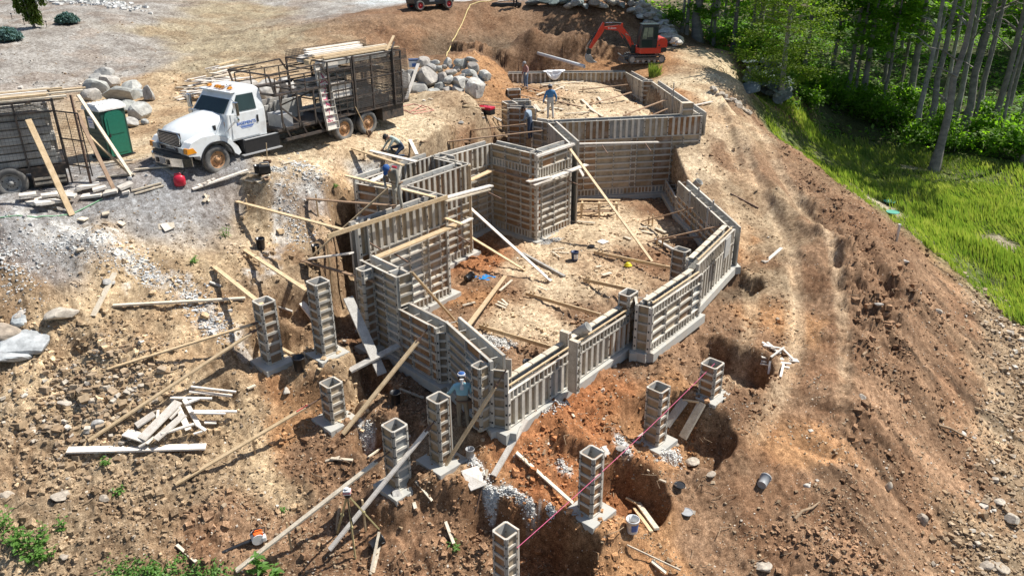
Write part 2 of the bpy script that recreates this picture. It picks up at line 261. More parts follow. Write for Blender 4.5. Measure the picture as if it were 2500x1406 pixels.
def wood_mat(name, c1, c2, scale=1., objvar=.18, rough=.7):
    m, nt, b = nmat(name); tc = N(nt, "ShaderNodeTexCoord"); oi = N(nt, "ShaderNodeObjectInfo")
    add = N(nt, "ShaderNodeVectorMath", operation='ADD'); L(nt, tc.outputs[3], add.inputs[0]); L(nt, oi.outputs[5], add.inputs[1])
    n = N(nt, "ShaderNodeTexNoise", inp={2: 5.*scale, 3: 6., 4: .6}); L(nt, add.outputs[0], n.inputs[0])
    n2 = N(nt, "ShaderNodeTexNoise", inp={2: 40.*scale, 3: 3., 4: .6}); L(nt, add.outputs[0], n2.inputs[0])
    out = ramp(nt, n.outputs[0], [(.32, c1), (.66, c2)]).outputs[0]
    out = mixc(nt, 1., out, ramp(nt, n2.outputs[0], [(.3, (.75, .72, .7)), (.6, (1.08, 1.08, 1.08))]).outputs[0], 'MULTIPLY')
    mr = N(nt, "ShaderNodeMapRange", inp={3: 1-objvar, 4: 1+objvar}); L(nt, oi.outputs[5], mr.inputs[0])
    out = mixc(nt, 1.0, out, mr.outputs[0], 'MULTIPLY')
    L(nt, out, b.inputs["Base Color"]); b.inputs["Roughness"].default_value = rough
    bp = N(nt, "ShaderNodeBump", inp={0: .4, 1: .01}); L(nt, n2.outputs[0], bp.inputs[2]); L(nt, bp.outputs[0], b.inputs["Normal"])
    return m
def ply_mat():
    """used plywood faces: each panel its own mix of brown, orange and grey, with concrete stains"""
    m, nt, b = nmat("form_plywood"); tc = N(nt, "ShaderNodeTexCoord"); oi = N(nt, "ShaderNodeObjectInfo")
    n = N(nt, "ShaderNodeTexNoise", inp={2: 2.2, 3: 8., 4: .7}); L(nt, tc.outputs[3], n.inputs[0])
    base = ramp(nt, oi.outputs[5], [(0, (.34, .25, .15)), (.18, (.25, .155, .085)), (.34, (.42, .33, .22)), (.5, (.32, .17, .075)), (.66, (.26, .20, .135)), (.8, (.30, .30, .28)), (.93, (.35, .22, .12))])
    base.color_ramp.interpolation = 'CONSTANT'
    out = mixc(nt, 1., base.outputs[0], ramp(nt, n.outputs[0], [(.3, (.55, .55, .57)), (.5, (1, 1, 1)), (.72, (1.35, 1.3, 1.25))]).outputs[0], 'MULTIPLY')
    n2 = N(nt, "ShaderNodeTexNoise", inp={2: 1.1, 3: 6., 4: .6}); L(nt, tc.outputs[3], n2.inputs[0])
    out = mixc(nt, ramp(nt, n2.outputs[0], [(.50, (0, 0, 0)), (.66, (.7, .7, .7))]).outputs[0], out, (.36, .34, .31))
    L(nt, out, b.inputs["Base Color"]); b.inputs["Roughness"].default_value = .75
    return m
def steel_mat(name, lo, hi, rust=.25):
    m, nt, b = nmat(name); tc = N(nt, "ShaderNodeTexCoord"); oi = N(nt, "ShaderNodeObjectInfo")
    n = N(nt, "ShaderNodeTexNoise", inp={2: 4., 3: 8., 4: .7}); L(nt, tc.outputs[3], n.inputs[0])
    out = ramp(nt, n.outputs[0], [(.3, lo), (.7, hi)]).outputs[0]
    mr = N(nt, "ShaderNodeMapRange", inp={3: .72, 4: 1.2}); L(nt, oi.outputs[5], mr.inputs[0]); out = mixc(nt, 1., out, mr.outputs[0], 'MULTIPLY')
    n2 = N(nt, "ShaderNodeTexNoise", inp={2: 7., 3: 8., 4: .7}); L(nt, tc.outputs[3], n2.inputs[0])
    out = mixc(nt, ramp(nt, n2.outputs[0], [(.55, (0, 0, 0)), (.72, (rust,)*3)]).outputs[0], out, (.20, .13, .08))
    L(nt, out, b.inputs["Base Color"]); b.inputs["Roughness"].default_value = .6; b.inputs["Metallic"].default_value = .1
    return m
def leaf_mat(name, cols, trans=.35):
    m, nt, b = nmat(name); g = N(nt, "ShaderNodeNewGeometry"); tc = N(nt, "ShaderNodeTexCoord"); n = N(nt, "ShaderNodeTexNoise", inp={2: .9, 3: 4.}); L(nt, tc.outputs[3], n.inputs[0])
    a = N(nt, "ShaderNodeMath", operation='MULTIPLY_ADD'); L(nt, g.outputs["Random Per Island"], a.inputs[0]); a.inputs[1].default_value = .5; sb = N(nt, "ShaderNodeMath", operation='MULTIPLY_ADD'); L(nt, n.outputs[0], sb.inputs[0]); sb.inputs[1].default_value = 1.3; sb.inputs[2].default_value = -.40
    L(nt, sb.outputs[0], a.inputs[2])
    r = ramp(nt, a.outputs[0], [(i/(len(cols)-1), c) for i, c in enumerate(cols)])
    L(nt, r.outputs[0], b.inputs["Base Color"]); b.inputs["Roughness"].default_value = .55; b.inputs["Specular IOR Level"].default_value = .3
    tr = N(nt, "ShaderNodeBsdfTranslucent"); mc = mixc(nt, 1., r.outputs[0], (1.5, 1.7, .6), 'MULTIPLY'); L(nt, mc, tr.inputs[0])
    mx = N(nt, "ShaderNodeMixShader"); mx.inputs[0].default_value = trans; L(nt, b.outputs[0], mx.inputs[1]); L(nt, tr.outputs[0], mx.inputs[2]); L(nt, mx.outputs[0], nt.nodes["Material Output"].inputs[0])
    return m
def rock_mat(name, cols, scale=1.5, island=False):
    m, nt, b = nmat(name); tc = N(nt, "ShaderNodeTexCoord"); oi = N(nt, "ShaderNodeObjectInfo"); g = N(nt, "ShaderNodeNewGeometry")
    add = N(nt, "ShaderNodeVectorMath", operation='ADD'); L(nt, tc.outputs[3], add.inputs[0]); L(nt, oi.outputs[5], add.inputs[1])
    n = N(nt, "ShaderNodeTexNoise", inp={2: scale, 3: 10., 4: .7}); L(nt, add.outputs[0], n.inputs[0])
    src = g.outputs["Random Per Island"] if island else oi.outputs[5]
    r = ramp(nt, src, [(i/(len(cols)-1), c) for i, c in enumerate(cols)])
    out = mixc(nt, 1., r.outputs[0], ramp(nt, n.outputs[0], [(.3, (.5, .5, .5)), (.5, (1, 1, 1)), (.7, (1.5, 1.5, 1.45))]).outputs[0], 'MULTIPLY')
    L(nt, out, b.inputs["Base Color"]); b.inputs["Roughness"].default_value = .9; b.inputs["Specular IOR Level"].default_value = .2
    n2 = N(nt, "ShaderNodeTexNoise", inp={2: scale*6, 3: 6., 4: .7}); L(nt, add.outputs[0], n2.inputs[0])
    bp = N(nt, "ShaderNodeBump", inp={0: 1., 1: .12}); L(nt, n2.outputs[0], bp.inputs[2]); L(nt, bp.outputs[0], b.inputs["Normal"])
    return m
M['soil'] = ground_mat()
M['pine'] = wood_mat('pine_lumber', (.50, .36, .20), (.66, .50, .31))
M['pale'] = wood_mat('weathered_lumber', (.50, .42, .31), (.68, .60, .47))
M['brownw'] = wood_mat('brown_lumber', (.24, .15, .09), (.36, .24, .15))
M['greyw'] = wood_mat('grey_lumber', (.32, .30, .27), (.46, .44, .40))
M['ply'] = ply_mat()
M['steel'] = steel_mat('form_steel', (.44, .40, .34), (.64, .60, .52))
M['dark'] = simple('slot_dark', (.03, .028, .025), .8)
M['conc'] = simple('concrete', (.44, .43, .39), .9, var=.2, scale=3, bump=.02, dirt=(.34, .27, .19), dfac=.5)
M['concface'] = simple('form_face', (.40, .39, .36), .8, var=.25, scale=2, dirt=(.30, .25, .19), dfac=.6, objvar=.12)
# ---------------------------------------------------------------- mesh builder
class MB:
    def __init__(s): s.v = []; s.f = []; s.m = []; s.sm = []
    def add(s, vs, fs, mat=0, smooth=False):
        o = len(s.v); s.v.extend([tuple(q) for q in vs]); s.f.extend([tuple(i+o for i in f) for f in fs]); s.m.extend([mat]*len(fs)); s.sm.extend([smooth]*len(fs)); return s
    def box(s, c, d, R=None, mat=0, taper=(1, 1)):
        hx, hy, h = d[0]/2, d[1]/2, d[2]/2; tx, ty = taper
        vs = [(-hx, -hy, -h), (hx, -hy, -h), (hx, hy, -h), (-hx, hy, -h), (-hx*tx, -hy*ty, h), (hx*tx, -hy*ty, h), (hx*tx, hy*ty, h), (-hx*tx, hy*ty, h)]
        c = Vector(c)
        vs = [(R @ Vector(q) if R else Vector(q))+c for q in vs]
        return s.add(vs, [(0, 3, 2, 1), (4, 5, 6, 7), (0, 1, 5, 4), (1, 2, 6, 5), (2, 3, 7, 6), (3, 0, 4, 7)], mat)
    def bx(s, x0, x1, y0, y1, z0, z1, mat=0): return s.box(((x0+x1)/2, (y0+y1)/2, (z0+z1)/2), (abs(x1-x0), abs(y1-y0), abs(z1-z0)), None, mat)
    def beam(s, p0, p1, w=.09, t=.04, mat=0, up=(0, 0, 1), roll=0.):
        p0 = Vector(p0); p1 = Vector(p1); x = (p1-p0); Ln = x.length
        if Ln < 1e-5: return s
        x.normalize(); u = Vector(up)
        if abs(x.dot(u)) > .97: u = Vector((1, 0, 0))
        y = u.cross(x).normalized(); z = x.cross(y); R = Matrix((x, y, z)).transposed()
        if roll: R = R @ Matrix.Rotation(roll, 3, 'X')
        return s.box((p0+p1)/2, (Ln, w, t), R, mat)
    def cyl(s, p0, p1, r0, r1=None, n=10, mat=0, caps=True, smooth=True):
        r1 = r0 if r1 is None else r1; p0 = Vector(p0); p1 = Vector(p1); a = (p1-p0).normalized(); u = Vector((0, 0, 1)) if abs(a.z) < .9 else Vector((1, 0, 0))
        x = a.cross(u).normalized(); y = a.cross(x); vs = []
        for p, r in ((p0, r0), (p1, r1)):
            for i in range(n): vs.append(p+x*(r*cos(2*pi*i/n))+y*(r*sin(2*pi*i/n)))
        s.add(vs, [(i, (i+1) % n, n+(i+1) % n, n+i) for i in range(n)], mat, smooth)
        if caps: s.add(vs, [tuple(range(n-1, -1, -1)), tuple(range(n, 2*n))], mat)
        return s
    def tube(s, pts, r, n=6, mat=0, smooth=True):
        pts = [Vector(p) for p in pts]; rs = r if isinstance(r, (list, tuple)) else [r]*len(pts); vs = []; x = None
        for i, p in enumerate(pts):
            a = (pts[min(i+1, len(pts)-1)]-pts[max(i-1, 0)])
            a = a.normalized() if a.length > 1e-9 else Vector((0, 0, 1))
            if x is None: x = a.cross(Vector((0, 0, 1)) if abs(a.z) < .9 else Vector((1, 0, 0))).normalized()
            else: x = (x-a*x.dot(a)).normalized()
            y = a.cross(x)
            for j in range(n): vs.append(p+(x*cos(2*pi*j/n)+y*sin(2*pi*j/n))*rs[i])
        fs = [(i*n+j, i*n+(j+1) % n, (i+1)*n+(j+1) % n, (i+1)*n+j) for i in range(len(pts)-1) for j in range(n)]
        s.add(vs, fs, mat, smooth); s.add(vs, [tuple(range(n-1, -1, -1)), tuple(range((len(pts)-1)*n, len(pts)*n))], mat); return s
    def prism(s, poly, y0, y1, mat=0, axis='y', smooth=False):
        """extrude a 2-D outline; axis y: outline in xz; axis x: outline in yz; axis z: outline in xy"""
        def P(a, b, t): return (a, t, b) if axis == 'y' else ((t, a, b) if axis == 'x' else (a, b, t))
        n = len(poly); vs = [P(a, b, y0) for a, b in poly]+[P(a, b, y1) for a, b in poly]
        s.add(vs, [(i, (i+1) % n, n+(i+1) % n, n+i) for i in range(n)], mat, smooth); s.add(vs, [tuple(range(n-1, -1, -1)), tuple(range(n, 2*n))], mat); return s
    def loft(s, rings, mat=0, smooth=True, closed=True, caps=True):
        n = len(rings[0]); vs = [q for r in rings for q in r]
        fs = [(i*n+j, i*n+(j+1) % n, (i+1)*n+(j+1) % n, (i+1)*n+j) for i in range(len(rings)-1) for j in range(n if closed else n-1)]
        s.add(vs, fs, mat, smooth)
        if caps: s.add(vs, [tuple(range(n-1, -1, -1)), tuple(range((len(rings)-1)*n, len(rings)*n))], mat)
        return s
    def mesh(s, name, mats):
        me = bpy.data.meshes.new(name); me.from_pydata(s.v, [], s.f)
        for mm in mats: me.materials.append(mm)
        me.polygons.foreach_set('material_index', s.m); me.polygons.foreach_set('use_smooth', s.sm); me.update(); return me
    def build(s, name, mats, parent=None, loc=None, rot=None, bevel=0.):
        if not isinstance(mats, (list, tuple)): mats = [mats]
        o = obj(name, s.mesh(name, mats), parent, loc, rot)
        if bevel:
            md = o.modifiers.new('bevel', 'BEVEL'); md.width = bevel; md.segments = 2; md.limit_method = 'ANGLE'; md.angle_limit = radians(35)
        return o
def obj(name, data, parent=None, loc=None, rot=None):
    o = bpy.data.objects.new(name, data); COL.objects.link(o)
    if parent: o.parent = parent
    if loc is not None: o.location = loc
    if rot is not None: o.rotation_euler = rot
    return o
def tag(o, label, cat, group=None, kind=None):
    if label: o['label'] = label
    if cat: o['category'] = cat
    if group: o['group'] = group
    if kind: o['kind'] = kind
    return o
def empty(name, loc=(0, 0, 0), rz=0., label=None, cat=None, group=None, rot=None):
    o = obj(name, None, None, loc, rot if rot is not None else (0, 0, rz)); return tag(o, label, cat, group)
def npmesh(name, verts, faces, mats, smooth=False):
    verts = np.asarray(verts, np.float32); faces = np.asarray(faces, np.int32); k = faces.shape[1]; me = bpy.data.meshes.new(name)
    me.vertices.add(len(verts)); me.vertices.foreach_set('co', verts.ravel()); me.loops.add(faces.size); me.loops.foreach_set('vertex_index', faces.ravel())
    me.polygons.add(len(faces)); me.polygons.foreach_set('loop_start', np.arange(len(faces), dtype=np.int32)*k); me.polygons.foreach_set('use_smooth', np.full(len(faces), smooth))
    for mm in mats: me.materials.append(mm)
    me.update(calc_edges=True); return me
# ---------------------------------------------------------------- ground sheet
FOAMP = [([(1195, 1195), (1200, 1230)], .12), ([(1210, 1205), (1245, 1195), (1270, 1215), (1300, 1245)], .10), ([(1150, 1120), (1170, 1150), (1185, 1175)], .12), ([(1365, 1130), (1385, 1150)], .1), ([(1520, 1085), (1530, 1105), (1510, 1075)], .14), ([(1620, 1110), (1660, 1130)], .15), ([(1180, 825), (1215, 835), (1240, 845)], .2), ([(1330, 595), (1365, 585)], .15), ([(890, 1080), (905, 1060)], .12), ([(660, 415), (690, 417)], .15)]
GN, GR = 860, 800
def build_ground():
    u = np.linspace(-1.02, 1.02, GN); r = np.linspace(0, 1, GR); Y = 7.5*(260/7.5)**(r**1.0)
    Y = np.concatenate([Y]); X = u[None, :]*(Y[:, None]+3.); YY = np.repeat(Y[:, None], GN, 1)
    A = idw(X, YY, oP, oA[:, None])[..., 0]; kp = sstep(.05, -.05, sdpoly(X, YY, PADPOLY)); A = A*(1-kp)+idw(X, YY, pP, pA[:, None])[..., 0]*kp
    hb = hbase(X, YY); Z = hb+hdetail(X, YY, A)
    wx = X+1.3*fbm(X*.5, YY*.5, 70, 4); wy = YY+1.3*fbm(X*.5, YY*.5, 80, 4)
    C = idw(wx, wy, oP, oC, 4.5); Cp = idw(X+.5*fbm(X, YY, 71, 3), YY+.5*fbm(X, YY, 81, 3), pP, pC, 4.); ku = sstep(.1, -.1, sdpoly(X, YY, UPPOLY)); Cu = idw(X, YY, uP, uC)
    C = C*(1-kp[..., None])+Cp*kp[..., None]; C = C*(1-ku[..., None])+Cu*ku[..., None]
    # dark brown blended in by slope, on pit sides and steep cuts
    gz = np.hypot(np.gradient(hb, axis=0)/np.maximum(np.gradient(YY, axis=0), 1e-3), np.gradient(hb, axis=1)/np.maximum(np.gradient(X, axis=1), 1e-3))
    dug = sstep(.7, 2.0, gz)*(1-kp); C = C*(1-.45*dug[..., None])+np.array((.17, .10, .055))*.45*dug[..., None]
    d, s, sg = sdline(X, YY, TRACK2); k = (np.exp(-((np.abs(sg)-.75)/.3)**4)*(d < 1.6)*.38*sstep(17, 22, YY))[..., None]; C = C*(1-k)+np.array((.52, .40, .26))*k
    d, s, sg = sdline(X, YY, TRACK); k = (np.exp(-((np.abs(sg)-.78)/.25)**4)*(d < 1.6)*.45*sstep(20, 25, YY))[..., None]; C = C*(1-k)+np.array((.50, .38, .25))*k
    # pale crushed-stone spills down the left bank
    for pl, w in (([(760,445,4.3),(700,520,3.3),(680,600,2.9),(640,680,2.4)], .55), ([(120,590,3.9),(330,640,3.1),(360,690,2.7)], .6), ([(430,690,2.5),(500,780,2.0),(610,860,1.3)], .45), ([(940,420,3.9),(990,455,3.6)], .6), ([(50,520,4.5),(250,560,4.1)], .7)):
        pts = [tuple(atz(*q)[:2]) for q in pl]; d, s, sg = sdline(X+.5*fbm(X*1.5, YY*1.5, 90, 3), YY+.5*fbm(X*1.5, YY*1.5, 95, 3), pts)
        k = (sstep(w, w*.4, d)*.65*sstep(-.15, .15, fbm(X*3, YY*3, 97, 3)))[..., None]; C = C*(1-k)+np.array((.50, .49, .46))*k
    # loose rills of soil running down the right-hand fill slope
    ms = (sstep(-.9, -1.8, hb)*sstep(7, 10, X-.12*(YY-20)))[..., None]; st = fbm((X*.5+YY*.86)*2.6+fbm(X, YY, 6, 2), (X*.86-YY*.5)*.35, 61, 4)[..., None]; C = C*(1+ms*st*1.1)
    rd = sstep(.05, .3, fbm(X*.45, YY*.45, 66, 4))[..., None]*kp[..., None]*.0+sstep(.02, .28, fbm(X*.6+3, YY*.6, 67, 4))[..., None]*.35*(1-ku[..., None]); C = C*(1-rd)+C*np.array((.80, .62, .50))*rd
    for (px_, py_, zz_, r_) in BAREP:
        q_ = atz(px_, py_, zz_); k = (sstep(r_*1.1, r_*.4, np.hypot(X-q_.x, YY-q_.y)+.5*fbm(X*2, YY*2, 27, 2))*.85)[..., None]; C = C*(1-k)+np.array((.33, .28, .20))*k
    for pl, w in FOAMP:
        pts = [tuple(gpt(*q)[:2]) for q in pl]; d, s, sg = sdline(X+.25*fbm(X*4, YY*4, 90, 3), YY+.25*fbm(X*4, YY*4, 95, 3), pts)
        k = (sstep(w*1.5, w*.5, d)*.9)[..., None]; C = C*(1-k)+np.array((.50, .49, .46))*k
    peb = np.clip(.25+1.2*A, 0, 1)
    idx = np.arange(GN*GR).reshape(GR, GN); f = np.stack([idx[:-1, :-1], idx[:-1, 1:], idx[1:, 1:], idx[1:, :-1]], -1).reshape(-1, 4)
    me = npmesh('ground', np.stack([X, YY, Z], -1).reshape(-1, 3), f, [M['soil']], True)
    ca = me.color_attributes.new('soil', 'FLOAT_COLOR', 'POINT'); ca.data.foreach_set('color', np.concatenate([C.reshape(-1, 3), peb.reshape(-1, 1)], 1).astype(np.float32).ravel())
    tag(obj('ground', me), 'excavated hillside of tan, red and grey soil', None, kind='structure')
build_ground()
# ================================================================ FORMWORK
FM = [M['ply'], M['steel'], M['dark'], M['concface']]; _fz = [0]
_pc = {}
def panel_mesh(w, h, mode, slots=True):
    """one form panel: plywood plate, steel perimeter frame, cross ribs; outward is -y"""
    key = (round(w, 3), round(h, 3), mode, slots)
    if key in _pc: return _pc[key]
    b = MB(); e = .003; b.bx(e, w-e, -.006, .010, e, h-e, 0); b.bx(e*2, w-e*2, .010, .014, e*2, h-e*2, 3)
    D = .08 if w > .5 else .048; t = .02 if w > .5 else .03
    for x0 in (e, w-t-e): b.bx(x0, x0+t, -D, -.006, e, h-e, 1)
    b.bx(t+e, w-t-e, -D+.002, -.006, e, t+e, 1); b.bx(t+e, w-t-e, -D+.002, -.006, h-t-e, h-e, 1)
    if mode == 'h':
        n = max(1, round(h/.305)); 
        for i in range(1, n):
            z = h*i/n; b.bx(t+e, w-t-e, -D+.008, -.006, z-.038, z+.038, 1)
    elif mode in ('v', 'V'):
        n = max(1, round(w/(.305 if mode == 'v' else .20))); hw = .06 if mode == 'v' else .022
        for i in range(1, n):
            x = w*i/n; b.bx(x-hw, x+hw, -D+.008, -.006, t+e, h-t-e, 1)
    if slots and h > .5:
        n = max(2, round(h/.305))
        for i in range(n):
            z = h*(i+.5)/n
            for x0 in (e+.0, w-e-.024): b.bx(x0, x0+.022, -D-.008, -D, z-.022, z+.022, 2)
    _pc[key] = b.mesh('form_panel', FM); return _pc[key]
def fill(total, widths):
    out = []; x = 0; i = 0
    while total-x > .02:
        w = widths[i % len(widths)]; i += 1
        w = min(w, total-x)
        if total-x-w < .16: w = total-x
        out.append((x, w)); x += w
    return out
def face(root, Ln, z0, z1, rows, y=0., back=False, widths=(.61, .61, .91, .61, .30), x0=0., x1=None):
    """cover a wall face with panels; rows: (mode, height) from the bottom, the last one takes what is left"""
    x1 = Ln if x1 is None else x1; z = 0.; Ht = z1-z0
    for k, (mode, h) in enumerate(rows):
        if k == len(rows)-1: h = Ht-z
        h = min(h, Ht-z)
        if h < .08: break
        ws = widths if mode in ('h',) else ((1.83, 1.22) if mode == 'v' else (.91, .61))
        for (x, w) in fill(x1-x0, ws):
            me = panel_mesh(w, h, mode)
            o = obj('form_panel', me, root, (x0+x, 0, z) if not back else (x0+x+w, y, z), (0, 0, pi if back else 0))
        z += h
H1 = [('V', .33), ('h', 2.6), ('v', 9)]
H2 = [('h', 2.44), ('v', 9)]
def wall(label, P0, P1, z0, z1, rows=H1, th=.34, inner=True, footing=.28, group=None, brows=None, dzi=.05, foot_ext=(.25, .25), widths=(.61, .61, .91, .61, .30), post=True, name='formwork_wall'):
    dx, dy = P1[0]-P0[0], P1[1]-P0[1]; Ln = sqrt(dx*dx+dy*dy); a = atan2(dy, dx)
    root = empty(name, (P0[0], P0[1], z0), a, label, 'formwork wall', 'concrete form walls of the foundation'); root['kind'] = 'thing'
    face(root, Ln, z0, z1, rows, widths=widths)
    if inner: face(root, Ln, z0, z1+dzi, brows or rows, y=th, back=True, widths=widths)
    if footing:
        _fz[0] += 1; fz = -.004-.0035*(_fz[0] % 9); b = MB(); b.bx(-foot_ext[0], Ln+foot_ext[1], -.22+.001*_fz[0], th+.2, -footing-.04+fz, fz); b.build('footing', M['conc'], root, bevel=.01)
    if inner:
        for i in range(int(Ln/.61)+1):
            x = min(Ln-.03, .05+i*.61); b = MB(); b.bx(x-.012, x+.012, .013, th-.013, z1-z0-.06, z1-z0-.045); b.build('spreader_tie', M['steel'], root)
    if post:
        for xx in (0, Ln):
            b = MB(); b.bx(xx-.05, xx+.05, -.088, .02, .002, z1-z0-.002, 0)
            for i in range(int((z1-z0)/.305)): 
                z = .15+i*.305; b.bx(xx-.025, xx+.025, -.096, -.088, z-.03, z+.03, 1)
            b.build('corner_post', [M['steel'], M['dark']], root)
    return root, Ln
Z0, ZT = .30, 4.15
wA, _ = wall('tall sunlit form wall a worker stands on, nearest of the tall ones', V['Al'], V['Ar'], Z0, ZT, [('V', .33), ('h', 2.5), ('v', 9)], foot_ext=(.1, .45))
wall('edge-on return form wall behind the wall the worker stands on', V['Ar'], V['Bl'], Z0, ZT, footing=0)
wB, _ = wall('tall form wall with upright ribs seen just behind the plank walkway', V['Bl'], V['Br'], Z0, ZT, [('V', .33), ('h', 1.9), ('v', 9)], foot_ext=(0, .4))
wall('short return form wall left of the recessed corner', V['Br'], V['Ml'], Z0, ZT, footing=0)
wM, _ = wall('recessed tall form wall running into the left side of the tower', V['Ml'], V['TL'], Z0, ZT, [('V', .33), ('h', 2.6), ('v', 9)])
wTL, _ = wall('shaded brown left face of the square form tower', V['TL'], V['TF'], Z0, ZT, [('V', .33), ('h', 2.6), ('V', .33), ('h', 9)], widths=(.91, .91, .61))
wTR, _ = wall('sunlit right face of the square form tower', V['TF'], V['TR'], Z0, ZT, [('V', .33), ('h', 2.4), ('V', .45), ('h', 9)], widths=(.3, .91, .91, .3))
K0 = (1.88, 37.96)
wall('shaded form wall running back from the tower towards the upper level', K0, V['TR'], Z0, ZT, [('h', 2.6), ('v', 9)])
wall('small corner form wall at the left end of the big retaining wall', (1.12, 38.56), K0, 1.4, ZT, [('h', 1.8), ('h', 9)], footing=0)
w5, L5 = wall('long shaded brown retaining form wall across the middle, widest of all', K0, V['W5r'], Z0, ZT, [('V', .33), ('h', 2.58), ('v', 9)], widths=(.91, .91, .61, .91, .91, .30), foot_ext=(0, .1))
R0, R1_, R2_, R3_ = (7.7, 52.9), (8.27, 49.3), (8.85, 49.2), V['W5r']
wall('upper right form wall farthest back, near the white pipe', R0, R1_, 1.2, ZT, [('h', 1.8), ('v', 9)], footing=.25)
wall('short jog between the two upper right form walls', R1_, R2_, 1.2, ZT, [('h', 1.8), ('h', 9)], footing=.25)
wall('long upper right form wall with two posts on its top', R2_, (9.62, 39.7), 1.2, ZT, [('h', 1.8), ('v', 9)], footing=.25)
wall('back form wall with two rows of upright ribs, below the excavator', (-.1, 52.8), R0, 2.3, ZT, [('v', .95), ('v', 9)], footing=.2)
# lower box, left
Lm = (-3.47, 21.54)
wall('left form wall of the lower box, taller half beside the narrow column', V['L0'], Lm, Z0, 3.2, [('h', 1.5), ('h', 9)], foot_ext=(.2, 0))
wall('left form wall of the lower box, lower half with a long brace', Lm, V['L1'], Z0, 2.15, [('h', 9)], foot_ext=(0, .3), widths=(.61, .91))
wall('front-facing end of the taller half of the lower left form wall', Lm, (-3.1, 21.9), 2.2, 3.2, [('h', 9)], footing=0, post=False)
wall('small return form wall left of the worker in the blue shirt', V['L1'], V['L2'], Z0, 2.0, [('h', 9)], footing=0)
wall('shaded form wall directly behind the worker in the blue shirt', V['L2'], V['P0'], Z0, 2.35, [('h', 1.7), ('h', 9)], widths=(1.22, .91))
wall('short taller corner form at the nearest corner of the building', V['P0'], V['F'], Z0, 2.1, [('h', 9)], foot_ext=(0, .3), th=.5, widths=(.45,))
# right-hand low walls
w1, L1w = wall('low right form wall nearest the camera, with upright ribs', V['F'], V['S1'], Z0, 1.45, [('v', .86), ('V', 9)], dzi=.10, foot_ext=(.3, .1))
wall('narrow jog form at the inner corner of the low right wall', V['S1'], V['W2a'], Z0, 1.9, [('h', 9)], footing=.3, th=.3)
wall('brown end face of the middle right form wall', V['W2a'], V['W2l'], Z0, 1.9, [('h', 9)], footing=.28, foot_ext=(.1, .0), widths=(.45,))
w2, L2w = wall('middle right form wall with level ribs and rows of small boxes', V['W2l'], V['W2r'], Z0, 1.9, [('V', .30), ('h', 1.0), ('V', 9)], dzi=.08, foot_ext=(0, .3), widths=(.91, .91, .91, .45))
w3, L3w = wall('far right form wall with bright upright ribs', V['W3l'], V['W3r'], Z0, 2.0, [('v', 1.15), ('V', 9)], dzi=.08, foot_ext=(0, .3))
W4A = (7.95, 35.4)
w4, L4w = wall('right side form wall of the lower level seen from inside, brown and shaded', W4A, (8.70, 28.9), Z0, 1.9, [('h', .9), ('V', 9)], foot_ext=(0, .1))
wall('low form wall joining the right side wall to the big retaining wall', (8.0, 38.6), W4A, Z0, 1.0, [('h', 9)], footing=.2)
# chamber on the left behind the standing worker
Q = [atz(*q) for q in ((880, 440, 4.15), (1060, 380, 4.15), (1143, 402, 4.15), (862, 560, 4.15))]
wall('back wall of the open form box behind the standing worker', (-5.72, 28.6), (-3.3, 32.0), 1.6, ZT, [('h', 1.5), ('v', 9)], footing=0)
wall('far short wall of the open form box, left of the tower', (-3.3, 32.0), (-2.55, 31.35), 1.6, ZT, [('h', 9)], footing=0)
wall('shaded left outer form wall beside the dug trench', (-5.75, 28.2), (-4.0, 27.2), Z0, ZT-.02, [('h', 2.2), ('h', 9)], footing=.2, widths=(.91, .61))
wall('left end form wall under the plank, facing the dirt bank', (-5.0, 24.3), V['Al'], Z0, ZT-.02, [('h', 2.2), ('h', 9)], footing=.2, th=.3)
# little piers on the upper left
def boxform(label, x, y, z0, z1, sx, sy, ang, name='pier_form', cat='pier form', gap=False, group='small pier forms at the upper left', plain=False, foot=None, colr=None):
    root = empty(name, (x, y, z0), ang, label, cat, group); h = z1-z0
    for i, (px_, py_, w, rz) in enumerate(((-sx/2, -sy/2, sx, 0), (sx/2, -sy/2, sy, pi/2), (sx/2, sy/2, sx, pi), (-sx/2, sy/2, sy, -pi/2))):
        g = .07 if gap and i in (0,) else 0.
        if plain and i == 0:
            b = MB(); b.bx(.005, w-.005, -.03, .012, 0, h+.02); b.build('plywood_board', M['pine'], root, (px_, py_, 0), (0, 0, rz)); continue
        rows = []
        hh = h; z = 0
        while hh > .05:
            k = min(2.44, hh); me = panel_mesh(w-g, k, 'h'); o = obj('form_panel', me, root, (px_, py_, z), (0, 0, rz)); z += k; hh -= k
    for i, (cx_, cy_) in enumerate(((-sx/2, -sy/2), (sx/2, -sy/2), (sx/2, sy/2), (-sx/2, sy/2))):
        if gap and i == 1: continue
        b = MB(); b.bx(cx_-.028, cx_+.028, cy_-.028, cy_+.028, .002, h-.002, 0)
        for k in range(int(h/.305)): b.bx(cx_-.034, cx_+.034, cy_-.034, cy_+.034, .14+k*.305, .17+k*.305, 1)
        b.build('corner_rail', [M['steel'], M['dark']], root)
    if foot:
        fz, fs = foot; b = MB(); b.bx(-fs/2, fs/2, -fs/2, fs/2, -fz, -.003); b.build('footing', M['conc'], root, bevel=.015)
    return root
A46 = radians(46)
pq = atz(1250, 216, 4.15); boxform('small pier form below the man in the plaid shirt', pq.x+.1, pq.y, 2.4, 4.1, .7, .5, radians(8))
pq = atz(1238, 250, 4.15); boxform('leftmost narrow pier form against the orange bank', pq.x+.15, pq.y, 2.2, 4.15, .5, .9, radians(20))
pq = atz(1268, 247, 4.15); wall('short pier wall right of the leftmost narrow pier', (pq.x-.3, pq.y), (pq.x+.6, pq.y+.1), 2.4, ZT, [('h', 9)], footing=0)
